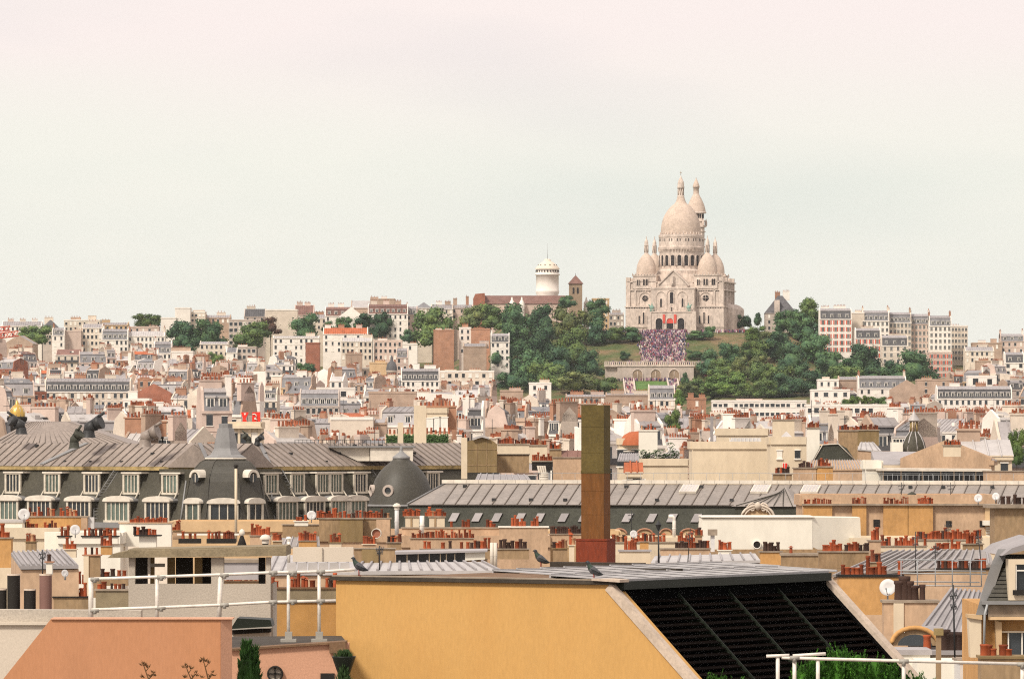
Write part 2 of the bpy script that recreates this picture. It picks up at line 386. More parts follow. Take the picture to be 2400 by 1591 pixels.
# corner domes with lanterns
def corner_dome(u, v, s=1.0, zoff=0.0):
    q = lambda zy: Zb(zy) + zoff
    mb = MB(); mb.box(u - 6.0, u + 6.0, v - 5.6, v + 6, Zb(1112), q(1004)); mb.box(u - 6.4, u + 6.4, v - 6, v + 6.4, q(1004), q(992))
    for k in range(9):
        for yy in (v - 6.1, v + 6.1): mb.box(u - 6.2 + k * 1.5, u - 5.8 + k * 1.5, yy - .2, yy + .2, q(992), q(978))
    t = mb.build('corner_tower', 'travertine', bas, local=True)
    mb = MB(); prof = [(84, 1000), (86, 960), (83, 930), (76, 900), (63, 868), (47, 842), (30, 822), (20, 812), (17, 806)]
    mb.lathe([(r * BK * s, q(y)) for r, y in prof], 28, (u, v)); mb.build('corner_dome', 'travertine_dome', bas, local=True)
    mb = MB(); prof = [(17, 808), (16, 800), (13, 798), (13, 745), (19, 742), (19, 735), (16, 728), (17, 715), (14, 700), (8, 688), (4, 680), (2, 658)]
    mb.lathe([(r * BK, q(y)) for r, y in prof], 12, (u, v))
    for k in range(8):
        a = 2 * math.pi * k / 8; mb.tube([(u + 1.0 * math.sin(a), v - 1.0 * math.cos(a), q(800)), (u + 1.0 * math.sin(a), v - 1.0 * math.cos(a), q(742))], .16, 5)
    l = mb.build('lantern', 'travertine', bas, local=True)
corner_dome(-15.5, 13); corner_dome(16.0, 13); corner_dome(-15.5, 38, .95, .6); corner_dome(16.0, 38, .95, .2)
# main drum and dome
DV = 26.0; DU = 0.15
mb = MB(); mb.box(-13, 13, 14, 38, 20, Zb(985)); mb.lathe([(r * BK, Zb(y)) for r, y in [(205, 990), (205, 955), (190, 948), (184, 940), (184, 775), (196, 770), (199, 750), (190, 746), (188, 672), (192, 664), (192, 645), (176, 640), (172, 640)]], 40, (DU, DV), sm=False)
mb.build('drum', 'travertine', bas, local=True)
mb = MB(); prof = [(172, 642), (172, 600), (168, 560), (159, 520), (144, 480), (122, 442), (101, 415), (84, 396), (70, 384), (56, 376), (44, 358), (36, 338), (30, 316), (29, 308)]
mb.lathe([(r * BK, Zb(y)) for r, y in prof], 40, (DU, DV)); mb.build('dome', 'travertine_dome', bas, local=True)
mb = MB(); mb.lathe([(r * BK, Zb(y)) for r, y in [(30, 312), (31, 302), (22, 300), (22, 246), (30, 244), (31, 228), (28, 222), (28, 200), (24, 182), (16, 164), (8, 148), (4, 136), (1.5, 130)]], 14, (DU, DV))
for k in range(8):
    a = 2 * math.pi * k / 8; p = (DU + 25 * BK * math.sin(a), DV - 25 * BK * math.cos(a)); mb.tube([(*p, Zb(300)), (*p, Zb(245))], .22, 5)
l = mb.build('lantern', 'travertine', bas, local=True)
mb = MB(); mb.tube([(DU, DV, Zb(134)), (DU, DV, Zb(92))], .12, 5); mb.box(DU - .5, DU + .5, DV - .1, DV + .1, Zb(108), Zb(104)); mb.build('cross', 'church_stone', l, local=True)
dwm = MB(); h = 17 * BK; arch(dwm, 0, 0, 92 * BK, h, -.04, .25, 1); arch_ring(dwm, 0, 0, 92 * BK, h, .35, -.3, .5, 0)
dwm.tube([(-h - .62, -.3, -.5), (-h - .62, -.3, 5.4)], .24, 6)
dwm = dwm.mesh('drum_window', ['travertine', 'dark_opening'])
for k in range(20):
    a = 2 * math.pi * (k + .5) / 20 - .06; r = 184 * BK + .02
    piece('drum_window', dwm, bas, (DU + r * math.sin(a), DV - r * math.cos(a), Zb(912)), a)
go = MB(); go.box(-.22, .22, -.06, .1, 0, 1.35); go = go.mesh('gallery_opening', 'dark_opening')
for k in range(48):
    if k % 3 == 2: continue
    a = 2 * math.pi * k / 48; r = 188.6 * BK
    piece('gallery_opening', go, bas, (DU + r * math.sin(a), DV - r * math.cos(a), Zb(701)), a)
mb = MB()
for k in range(90):
    a = 2 * math.pi * k / 90; r = 194 * BK
    mb.box(DU + r * math.sin(a) - .12, DU + r * math.sin(a) + .12, DV - r * math.cos(a) - .12, DV - r * math.cos(a) + .12, Zb(787), Zb(771))
mb.build('dentil', 'travertine', bas, kind='stuff', local=True)
mb = MB()
for k in range(14):
    a = -1.2 + 2.4 * k / 13
    mb.lathe([(.3, Zb(640)), (.34, Zb(630)), (.05, Zb(618))], 6, (DU + 180 * BK * math.sin(a), DV - 180 * BK * math.cos(a)))
mb.build('finial', 'travertine', bas, kind='stuff', local=True)
# campanile behind
CU, CV = 2.6, 60.0
mb = MB(); hw = 64 * BK
mb.box(CU - hw, CU + hw, CV - hw, CV + hw, 0, Zb(505))
for y0, y1, e in ((508, 496, 9), (556, 540, 14), (598, 590, 8), (668, 655, 8), (730, 722, 6)): mb.box(CU - hw - e * BK, CU + hw + e * BK, CV - hw - e * BK, CV + hw + e * BK, Zb(y0), Zb(y1))
mb.box(CU - hw + .3, CU + hw - .3, CV - hw + .3, CV + hw - .3, Zb(496), Zb(432)); mb.lathe([(88 * BK, Zb(436)), (90 * BK, Zb(426)), (84 * BK, Zb(420))], 24, (CU, CV))
for sx in (-1, 1):
    for sy in (-1, 1): mb.lathe([(.5, Zb(545)), (.62, Zb(520)), (.5, Zb(505)), (.08, Zb(480))], 8, (CU + sx * (hw + .7), CV + sy * (hw + .7)))
tw = mb.build('campanile', 'travertine', bas, local=True)
mb = MB(); mb.lathe([(r * BK, Zb(y)) for r, y in [(85, 424), (80, 395), (72, 365), (60, 335), (47, 308), (34, 284), (28, 272), (25, 268), (24, 214), (31, 211), (30, 198), (24, 178), (13, 152), (5, 136), (1.5, 122)]], 24, (CU, CV)); mb.build('spire', 'travertine_dome', bas, local=True)
mb = MB()
for k in range(7):
    x = CU - hw + .9 + k * (2 * hw - 1.8) / 6; arch(mb, x, Zb(478), Zb(442), .32, CV - hw + .22, .2)
for zy in (610, 640): arch(mb, CU + hw - 1.6, Zb(zy), Zb(zy - 26), .45, CV - hw - .04, .2)
for k in range(7):
    y = CV - hw + .9 + k * (2 * hw - 1.8) / 6; mb.box(CU + hw - .35, CU + hw - .22, y - .32, y + .32, Zb(478), Zb(444))
mb.build('belfry_opening', 'dark_opening', bas, kind='stuff', local=True)

# ------------------------------------------------------------------ retaining wall, stairs
WO = W(1530, 895, 2791)
rw = thing('retaining_wall', 'pale retaining wall with three round arched niches below the crowded steps', 'wall', WO)
def wx(x): return XX(x, 2791)
def wz(y): return ZZ(y, 2791)
mb = MB(); mb.box(wx(1447), wx(1626), 2791, 2795, wz(908), wz(859)); mb.box(wx(1418), wx(1447), 2792.5, 2796, wz(908), wz(859)); mb.build('wall', 'grey_stone', rw)
mb = MB(); mb.box(wx(1416), wx(1628), 2790.6, 2791.8, wz(859), wz(855)); mb.build('cornice', 'travertine', rw)
mb = MB()
for i in range(52):
    x = wx(1418) + i * (wx(1650) - wx(1418)) / 51; mb.box(x - .25, x + .25, 2791.9, 2792.2, wz(855), wz(848))
mb.box(wx(1416), wx(1652), 2791.8, 2792.3, wz(848), wz(846.5)); mb.build('balustrade', 'travertine', rw)
for x in (1494, 1537, 1580):
    mb = MB(); arch(mb, wx(x), wz(893), wz(866), 2.4, 2790.93, .3, 1); arch_ring(mb, wx(x), wz(893), wz(866), 2.4, .45, 2790.6, .5, 0)
    mb.tube([(wx(x), 2790.8, wz(893)), (wx(x), 2790.8, wz(870))], .15, 5); mb.build('niche', ['travertine', 'church_stone'], rw)
mb = MB(); n = 42
for i in range(n):
    d0 = 2805 + 63 * i / n; d1 = 2805 + 63 * (i + 1) / n; zt = G(XX(1550, d0), d1) + .25
    mb.box(XX(1502, d0), XX(1606, d0), d0, d1 + .6, zt - 1.2, zt)
mb.build('stairs', 'grey_stone', kind='structure')
for a, b in ((1464, 1488), (1568, 1592)):
    mb = MB(); n = 26
    for i in range(n):
        d0 = 2722 + 64 * i / n; d1 = 2722 + 64 * (i + 1) / n; zt = G(XX(1530, d0), d1) + .35
        mb.box(XX(a, 2755), XX(b, 2755), d0, d1 + .5, zt - 1.5, zt)
    for s in (a, b):
        for i in range(8):
            d0 = 2722 + 8 * i; d1 = d0 + 8; z0 = G(XX(1530, d0), d0); z1 = G(XX(1530, d1), d1); x = XX(s, 2755)
            mb.hexa([(x - .35, d0, z0 - 1), (x + .35, d0, z0 - 1), (x + .35, d1, z1 - 1), (x - .35, d1, z1 - 1)], [(x - .35, d0, z0 + 1.4), (x + .35, d0, z0 + 1.4), (x + .35, d1, z1 + 1.4), (x - .35, d1, z1 + 1.4)])
    mb.build('steps', 'travertine', kind='structure')
# ------------------------------------------------------------------ crowd
for nm, c in (('cloth_white', (.58, .53, .53)), ('cloth_pink', (.40, .22, .27)), ('cloth_plum', (.22, .09, .16)), ('cloth_navy', (.06, .07, .14)), ('cloth_dark', (.05, .035, .04)), ('cloth_red', (.36, .07, .08)), ('skin_tone', (.36, .22, .18))):
    M(nm, c, var=.15)
cm = ['cloth_white', 'cloth_pink', 'cloth_plum', 'cloth_navy', 'cloth_dark', 'cloth_red', 'skin_tone']
mb = MB(); rc = random.Random(3)
def person_at(X, d, z, seated):
    h = rc.uniform(.95, 1.25) if seated else rc.uniform(1.55, 1.85); r = rc.uniform(.22, .32); m = rc.choices(range(6), (1.6, 3, 6, 4, 6, 1))[0]
    a = rc.uniform(0, 3)
    mb.lathe([(r * .8, z), (r, z + h * .3), (r * 1.05, z + h * .72), (r * .35, z + h * .84)], 5, (X, d), a, m)
    mb.lathe([(.06, z + h * .82), (.15, z + h * .92), (.03, z + h * 1.02)], 5, (X, d), a, 6 if rc.random() < .6 else 4)
for i in range(1150):
    d = 2805 + 62 * rc.random() ** .9; x = max(1497, min(1612, rc.gauss(1553, 31))) if rc.random() < .45 else rc.uniform(1503, 1604); x += (d - 2836) * .22 * (x - 1550) / 50 + rc.gauss(0, 1.5); k = int((d - 2805) / 63 * 42)
    zt = G(XX(1550, d), 2805 + 63 * (k + 1) / 42) + .25; person_at(XX(x, d), d, zt, rc.random() < .75)
def strip(n, x0, x1, d0, d1, seated=.3):
    for i in range(n):
        d = rc.uniform(d0, d1); X = XX(rc.uniform(x0, x1), d); person_at(X, d, G(X, d) + .1, rc.random() < seated)
strip(120, 1416, 1640, 2796, 2803); strip(170, 1505, 1610, 2868, 2879, .1); strip(70, 1400, 1500, 2869, 2876); strip(110, 1640, 1770, 2868, 2878)
strip(60, 1450, 1605, 2783, 2789, .1)
for a, b, n in ((1465, 1487, 45), (1569, 1591, 70)):
    for i in range(n):
        d = rc.uniform(2724, 2785); x = rc.uniform(a + 1, b - 1); person_at(XX(x, 2755), d, G(XX(1530, d), d) + .6, rc.random() < .3)
mb.build('crowd', cm, kind='stuff')

# ------------------------------------------------------------------ water tower and old church
ld = 2985; LO = W(1283, 700, ld)
wt = thing('water_tower', 'cream round water tower with a domed gallery top behind the old church', 'tower', (LO[0], LO[1], G(LO[0], ld)))
pz = lambda y: ZZ(y, ld); px = lambda w: w * ld / F
mb = MB(); mb.lathe([(px(25), 90), (px(25), pz(693)), (px(27.5), pz(685)), (px(27.5), pz(681)), (px(26.5), pz(680)), (px(26.5), pz(646)), (px(29), pz(645)), (px(29), pz(642.5)), (px(26.5), pz(641)), (px(26.5), pz(632)), (px(29), pz(631))], 32, LO[:2]); mb.build('tank_wall', 'white_plaster', wt)
mb = MB(); mb.lathe([(px(29), pz(631)), (px(28.5), pz(629.5)), (px(24), pz(624)), (px(21), pz(620)), (px(15), pz(616)), (px(10), pz(613)), (px(8), pz(611)), (px(8), pz(609)), (px(5), pz(607))], 32, LO[:2]); mb.build('roof', 'cream', wt)
mb = MB()
for k in range(24):
    a = 2 * math.pi * k / 24; r = px(26.6); c = (LO[0] + r * math.sin(a), LO[1] - r * math.cos(a))
    mb.box(c[0] - .28, c[0] + .28, c[1] - .3, c[1] + .3, pz(637.5), pz(634))
    if k % 2: r = px(22); c = (LO[0] + r * math.sin(a), LO[1] - r * math.cos(a)); mb.box(c[0] - .25, c[0] + .25, c[1] - .25, c[1] + .25, pz(624), pz(620))
mb.build('window', 'dark_opening', wt, kind='stuff')
mb = MB(); mb.tube([(LO[0], LO[1], pz(608)), (LO[0], LO[1], pz(570))], .12, 5, r1=.05); mb.build('mast', 'grey_metal', wt)
ld = 2965; LO = W(1240, 725, ld)
oc = thing('old_church', 'long old church with a brown tiled roof below the water tower', 'church', (LO[0], LO[1], G(LO[0], ld)))
px_ = lambda x: XX(x, ld); pz = lambda y: ZZ(y, ld)
mb = MB(); mb.box(px_(1137), px_(1335), ld, ld + 14, 85, pz(712.5)); mb.build('wall', 'pink_plaster', oc)
mb = MB(); mb.prism([(px_(1135), ld - .5, pz(712)), (px_(1135), ld + 14.5, pz(712)), (px_(1135), ld + 7, pz(692))], (px_(1337) - px_(1135), 0, 0)); mb.build('roof', 'brown_tile', oc)
mb = MB(); mb.box(px_(1109), px_(1137), ld - 2, ld + 12, 85, pz(700)); mb.prism([(px_(1109), ld - 2, pz(700)), (px_(1137), ld - 2, pz(700)), (px_(1136), ld - 2, pz(687)), (px_(1114), ld - 2, pz(689))], (0, 12, 0)); mb.build('end_wall', 'brick', oc)
for x in (1200, 1223, 1356, 1374):
    mb = MB(); X = px_(x); mb.lathe([(1.4, 90), (1.4, pz(710)), (.9, pz(706)), (.5, pz(703)), (.45, pz(699)), (.05, pz(696))], 8, (X, ld - 3)); mb.build('pinnacle', 'white_plaster', oc)
ld = 2955; LO = W(1349, 700, ld)
bt = thing('bell_tower', 'square brown stone bell tower with a pyramid roof beside the water tower', 'tower', (LO[0], LO[1], G(LO[0], ld)))
pz = lambda y: ZZ(y, ld); X = LO[0]; h = 15.5 * ld / F
mb = MB(); mb.box(X - h, X + h, ld - h, ld + h, 88, pz(665)); mb.build('wall', 'church_stone', bt)
mb = MB(); q = h + .6; mb.hexa([(X - q, ld - q, pz(665.5)), (X + q, ld - q, pz(665.5)), (X + q, ld + q, pz(665.5)), (X - q, ld + q, pz(665.5))], [(X - .1, ld - .1, pz(645)), (X + .1, ld - .1, pz(645)), (X + .1, ld + .1, pz(645)), (X - .1, ld + .1, pz(645))]); mb.build('roof', 'brown_tile', bt)
mb = MB(); mb.tube([(X, ld, pz(646)), (X, ld, pz(640))], .1, 5); mb.build('finial', 'dark_metal', bt)
for s in (-1, 1):
    mb = MB(); arch(mb, X + s * 1.1, pz(689), pz(674), .5, ld - h - .05, .2); mb.build('window', 'dark_opening', bt)

# ------------------------------------------------------------------ trees
rt = random.Random(11)
def crown_mesh(seed, nl=17, quads=2600, kind='round'):
    r = random.Random(seed); mb = MB(); lobes = []
    for i in range(nl):
        a = r.uniform(0, 2 * math.pi); rr = r.uniform(.06, .37); z = r.uniform(.2, .82)
        if kind == 'cone': rr *= (1 - z) * 1.1; s = .26 * (1.15 - z)
        else: s = r.uniform(.11, .20) * (1.1 - abs(z - .45) * .7)
        lobes.append((rr * math.cos(a), rr * math.sin(a), z, s))
    lobes.append((0, 0, .45, .30 if kind != 'cone' else .2))
    for x, y, z, s in lobes:                       # solid cores added so crowns don't let light through
        mb.lathe([(s * .8 * math.sin(math.pi * k / 5), z - s * .8 * math.cos(math.pi * k / 5)) for k in range(6)], 8, (x, y))
    for i in range(quads):
        x, y, z, s = lobes[r.randrange(len(lobes))]
        th = r.uniform(0, 2 * math.pi); ph = math.acos(r.uniform(-.75, 1)); n = Vector((math.sin(ph) * math.cos(th), math.sin(ph) * math.sin(th), math.cos(ph)))
        c = Vector((x, y, z)) + n * s * r.uniform(.72, 1.28)
        t = (n + Vector((r.gauss(0, .5), r.gauss(0, .5), r.gauss(0, .5)))).normalized()
        u = t.cross(Vector((r.gauss(0, 1), r.gauss(0, 1), r.gauss(0, 1)))).normalized(); w = t.cross(u)
        q = r.uniform(.014, .034); 
        mb.poly([c + u * q, c + w * q * .8, c - u * q, c - w * q * .8])
    return mb
CR = {}
def crown_of(var, tone):
    if (var, tone) not in CR:
        if var not in CR: CR[var] = crown_mesh(40 + var, kind='cone' if var == 5 else 'round')
        CR[(var, tone)] = CR[var].mesh('crown', tone)
    return CR[(var, tone)]
trm = MB(); trm.tube([(0, 0, -.5), (.02, 0, .5), (0, .02, 1.0)], .045, 7, r1=.02)
for a in (0, 2.1, 4.2): trm.tube([(0, 0, .7), (.2 * math.cos(a), .2 * math.sin(a), 1.05)], .018, 5, r1=.008)
TRM = trm.mesh('trunk', 'bark')
TREES = []
def tree(x, y, w, h, tone, label, d=None, var=None, group=None, name='tree', cat='tree'):
    """crown centre and size in photo pixels"""
    yb = y + h * .5
    if d is None: d = ground_hit(x, yb + 4) or 2860
    X, _, zc = W(x, yb, d); g = min(G(X, d), zc - .3)
    cw, ch = w * d / F, h * d / F
    t = thing(name, label, cat, (X, d, g), 0, group)
    piece('trunk', TRM, t, (0, 0, 0), 0, (cw * .5, cw * .5, zc - g + ch * .35))
    v = rt.randrange(5) if var is None else var
    c = piece('crown', crown_of(v, tone), t, (0, 0, zc - g - ch * .12), rt.uniform(0, 6), (cw * 1.22, cw * 1.22, ch * 1.22))
    TREES.append(t); return t
HT = 'trees on the hillside'
D, T, Mi, Li, Ol, Br = 'leaf_deep', 'leaf_teal', 'leaf_mid', 'leaf_light', 'leaf_olive', 'leaf_brown'
for x, y, w, h, tone, d, label in (
    (84, 786, 80, 44, Mi, 2840, 'broad green tree behind the roof under the red crane'),
    (345, 752, 62, 32, Mi, 2880, 'small green treetop on the skyline beside the white stepped block'),
    (432, 790, 84, 74, D, 2800, 'dark teal tree under the white stepped block, its western half'),
    (492, 788, 84, 76, T, 2800, 'dark teal tree between the white stepped block and the flat modern slab'),
    (592, 788, 92, 66, Mi, 2805, 'green tree in front of the flat modern slab with big windows'),
    (634, 764, 54, 40, Br, 2830, 'dark reddish tree in front of the blank cream wall'),
    (716, 763, 64, 66, T, 2820, 'round teal tree between the blank cream wall and the brown roofed house'),
    (770, 766, 32, 26, T, 2830, 'little teal tree under the brown roofed white house'),
    (806, 760, 36, 34, T, 2832, 'little round teal tree under the white gable'),
    (852, 758, 52, 46, D, 2830, 'dark tree beside the tall white block with the brown roof'),
    (895, 762, 50, 62, D, 2828, 'dark tree covering the foot of the tall white brown roofed block'),
    (1015, 768, 104, 92, Mi, 2800, 'big round olive green tree above the two brick gables'),
    (955, 787, 30, 28, D, 2790, 'small dark bush beside the big round olive green tree'),
    (505, 838, 36, 30, Mi, 2700, 'small green tree squeezed between cream houses below the modern slab'),
    (716, 866, 46, 30, T, 2600, 'small teal tree in the roofs below the red brick gable'),
    (1108, 746, 70, 60, Ol, None, 'olive tree under the brick end of the old church'),
    (1150, 744, 80, 62, Mi, None, 'mid green tree under the brown church roof beside the olive one'),
    (1208, 748, 84, 82, T, None, 'dark teal tree under the church pinnacles'),
    (1275, 752, 72, 72, D, None, 'dark tree under the middle of the brown church roof'),
    (1328, 708, 42, 34, T, None, 'small dark tree in front of the square bell tower'),
    (1396, 732, 64, 62, T, None, 'dark teal tree between bell tower and basilica'),
    (1398, 775, 58, 60, D, None, 'dark teal tree beside the hedge on the basilica terrace'),
    (1340, 760, 92, 90, Ol, None, 'tall olive green tree below the square bell tower'),
    (1212, 800, 88, 84, T, None, 'teal tree in the middle of the dark wood'),
    (1275, 812, 84, 90, D, None, 'deep green tree in the middle of the dark wood'),
    (1350, 818, 90, 96, Mi, None, 'mid green tree in the wood below the tall olive one'),
    (1184, 850, 76, 90, D, None, 'dark tree at the edge of the wood beside the white walled house'),
    (1240, 862, 84, 84, T, None, 'teal tree low in the wood above the small white chimney block'),
    (1312, 858, 88, 84, D, None, 'dark tree low in the wood beside the retaining wall'),
    (1384, 852, 66, 62, D, None, 'dark rounded tree at the end of the retaining wall'),
    (1278, 880, 84, 60, Mi, None, 'lighter green tree at the foot of the wood'),
    (1345, 896, 96, 48, Ol, None, 'low spreading olive tree at the foot of the wood'),
    (1418, 902, 70, 40, Mi, None, 'low green tree beside the lower steps'),
    (1200, 890, 70, 50, D, None, 'low dark tree behind the roofs at the corner of the wood'),
    (1444, 783, 52, 32, Mi, None, 'clipped green tree on the terrace beside the basilica'),
    (1480, 783, 56, 32, T, None, 'darker clipped tree on the terrace touching the crowd'),
    (1632, 784, 48, 18, T, None, 'low clipped hedge bush at the foot of the basilica'),
    (1664, 779, 30, 28, T, None, 'small round bush at the foot of the basilica tower'),
    (1464, 832, 28, 20, T, None, 'small bush on the grass slope beside the crowded steps'),
    (1630, 830, 34, 20, T, None, 'small dark bush on the slope east of the crowded steps'),
    (1768, 781, 46, 38, Li, None, 'bright green bush beside the slate roofed manor'),
    (1745, 752, 32, 32, D, 2905, 'small dark treetop behind the terrace beside the basilica'),
    (1896, 732, 62, 64, Mi, 2885, 'bright treetop between manor and red shuttered building'),
    (1850, 755, 66, 56, T, None, 'dark teal tree covering the manor wall'),
    (1892, 776, 72, 62, T, None, 'dark teal tree below the bright treetop beside the manor'),
    (1712, 832, 66, 56, T, None, 'dark tree above the magenta shrub'),
    (1665, 850, 60, 60, D, None, 'dark tree at the eastern end of the retaining wall'),
    (1768, 826, 60, 56, Mi, None, 'green tree on the slope below the manor'),
    (1820, 812, 68, 70, D, None, 'dark blue green tree below the manor wall'),
    (1856, 842, 72, 76, D, None, 'dark tree in the park below the manor trees'),
    (1910, 814, 80, 72, T, None, 'teal tree under the red shuttered building'),
    (1972, 812, 58, 70, Li, None, 'pale green feathery tree in front of the red shuttered building'),
    (2030, 846, 82, 78, D, None, 'dark tree below the small block with the dark mansard'),
    (1946, 856, 76, 70, T, None, 'teal tree at the foot of the park'),
    (2142, 864, 112, 80, T, 2780, 'broad dark teal tree in front of the pink red shuttered block'),
    (2085, 876, 60, 60, D, 2775, 'dark tree beside the broad teal one'),
    (1735, 862, 56, 50, Ol, None, 'olive brown tree above the long bright tree'),
    (1792, 876, 74, 64, Mi, None, 'green tree in the middle of the park'),
    (1640, 905, 60, 46, Mi, None, 'green tree beside the lower steps east side'),
    (1700, 902, 96, 48, Li, None, 'long bright green tree at the foot of the park'),
    (1756, 912, 62, 36, Mi, None, 'low green tree behind the flat roof terraces'),
    (1845, 898, 76, 54, D, None, 'dark tree at the foot of the park behind white houses'),
    (1908, 896, 76, 60, D, None, 'dark tree touching the white stepped houses'),
    (2000, 884, 80, 50, Mi, 2745, 'green tree behind the white stepped houses'),
    (1578, 984, 42, 56, Mi, 1500, 'lone green tree standing among the rooftops below the steps'),
    (1592, 932, 26, 40, Li, 2000, 'narrow bright tree rising behind rooftops below the steps'),
    (2383, 1050, 38, 84, Mi, 640, 'green tree at the edge of the view behind the long zinc roof'),
    ):
    tree(x, y, w, h, tone, label, d, group=HT if d is None else 'trees among the houses')
for i, (x, y, w, h, tone) in enumerate(((1690, 862, 60, 46, Mi), (1728, 892, 60, 40, Li), (1780, 856, 56, 44, Ol), (1830, 884, 70, 56, Mi), (1940, 822, 60, 56, Ol), (1998, 868, 70, 56, T), (1965, 884, 70, 50, Mi), (2046, 884, 64, 46, D), (1612, 916, 54, 34, Ol), (1668, 916, 60, 30, Mi), (1880, 906, 70, 36, D), (1800, 908, 70, 40, Mi), (2110, 880, 60, 50, T), (1925, 780, 44, 44, D), (1795, 800, 46, 44, Ol))):
    tree(x, y, w, h, tone, ('dark', 'bright', 'deep', 'teal', 'broad', 'rounded', 'narrow', 'leaning', 'dense', 'small dark', 'upright', 'squat', 'pale', 'low', 'flat topped', 'blue green', 'tiny dark', 'lone mid')[i] + ' tree in the park on the slope below ' + ('the manor' if x < 1900 else 'the apartment row') + (', higher up' if y < 860 else ', lower down'), None, group=HT)
tree(1660, 876, 26, 14, 'leaf_magenta', 'magenta flowering shrub above the long bright tree', None, name='flowering_shrub', cat='shrub')
tree(1776, 745, 22, 30, D, 'small conifer beside the manor', 2900, var=5, name='conifer', cat='tree', group=HT)
tree(1606, 884, 20, 28, T, 'small conifer in front of the retaining wall', None, var=5, name='conifer', cat='tree', group=HT)
for i, x in enumerate((1985, 2005, 2028, 2050, 2070)):
    tree(x, 942 - (i % 2) * 5, 26, 18 + (i % 3) * 6, Mi, ('first', 'second', 'third', 'fourth', 'fifth')[i] + ' bush along the roof terrace of the long white block', 1900, name='terrace_bush', cat='bush', group='bushes on the white roof terrace')
# ------------------------------------------------------------------ chimney pots (shared meshes)
def lathe_mesh(name, prof, n, mat): m = MB(); m.lathe(prof, n); return m.mesh(name, mat)
POT = [lathe_mesh('pot_plain', [(.15, 0), (.13, .5), (.16, .55), (.16, .62), (.11, .62), (.10, .3)], 9, 'terracotta'),
       lathe_mesh('pot_tall', [(.14, 0), (.11, .7), (.14, .74), (.14, .84), (.09, .84), (.09, .5)], 9, 'terracotta'),
       lathe_mesh('pot_squat', [(.17, 0), (.17, .38), (.19, .4), (.19, .46), (.13, .46), (.13, .2)], 9, 'terracotta'),
       lathe_mesh('pot_sooty', [(.15, 0), (.13, .5), (.16, .55), (.16, .65), (.11, .65), (.1, .3)], 9, 'sooty_pot')]
m_ = MB(); m_.lathe([(.13, 0), (.12, .5), (.12, .62)], 8); m_.lathe([(.22, .66), (.05, .82), (0, .83)], 8); m_.tube([(-.1, 0, .6), (-.1, 0, .7)], .02, 4); m_.tube([(.1, 0, .6), (.1, 0, .7)], .02, 4)
POT.append(m_.mesh('pot_capped', 'terracotta'))
M('tan_pot', (0.40, 0.22, 0.12), rnd=.3, var=.25); M('brown_pot', (0.17, 0.05, 0.025), rnd=.3, var=.3)
POT.append(lathe_mesh('pot_tan', [(.16, 0), (.13, .5), (.17, .55), (.17, .62), (.11, .62), (.10, .3)], 9, 'tan_pot')); POT.append(lathe_mesh('pot_brown', [(.15, 0), (.12, .6), (.15, .64), (.15, .72), (.1, .72), (.1, .4)], 9, 'brown_pot'))
def pots_mb(mb, x0, x1, y, z, n, s, r):
    for i in range(n):
        x = x0 + (x1 - x0) * (i + .5) / n; h = s * r.uniform(.45, .85)
        mb.lathe([(s * .17, z), (s * .14, z + h * .9), (s * .19, z + h), (s * .1, z + h)], 6, (x, y))
# ------------------------------------------------------------------ windows (shared meshes, one metre by one metre)
wm = MB(); wm.box(-.5, .5, -.02, .04, 0, 1, 1); wm.box(-.62, -.5, -.07, .04, -.04, 1.06, 0); wm.box(.5, .62, -.07, .04, -.04, 1.06, 0)
wm.box(-.5, .5, -.07, .04, 1, 1.06, 0); wm.box(-.66, .66, -.14, .04, -.1, -.04, 0); wm.box(-.04, .04, -.05, .0, 0, 1, 0)
WIN = {k: wm.mesh('window', [k, 'glass']) for k in ('white_paint', 'grey_stone')}
ws = MB(); ws.v, ws.f, ws.mi, ws.sm = list(wm.v), list(wm.f), list(wm.mi), list(wm.sm)
ws.box(-1.1, -.62, -.1, .02, 0, 1, 2); ws.box(.62, 1.1, -.1, .02, 0, 1, 2)
WIN['shutter'] = ws.mesh('window', ['white_paint', 'glass', 'red_shutter'])
WR = random.Random(77)
def win_mb(mb, x, y, z, w, h, mi=1, fr=0):
    if WR.random() < .22: mi = fr
    w *= WR.uniform(.8, 1.05); h *= WR.uniform(.88, 1.04)
    mb.box(x - w / 2, x + w / 2, y - .03, y + .05, z, z + h, mi)
    mb.box(x - w * .62, x + w * .62, y - .12, y + .05, z - .14, z, fr); mb.box(x - w * .6, x + w * .6, y - .08, y + .05, z + h, z + h + .12, fr)
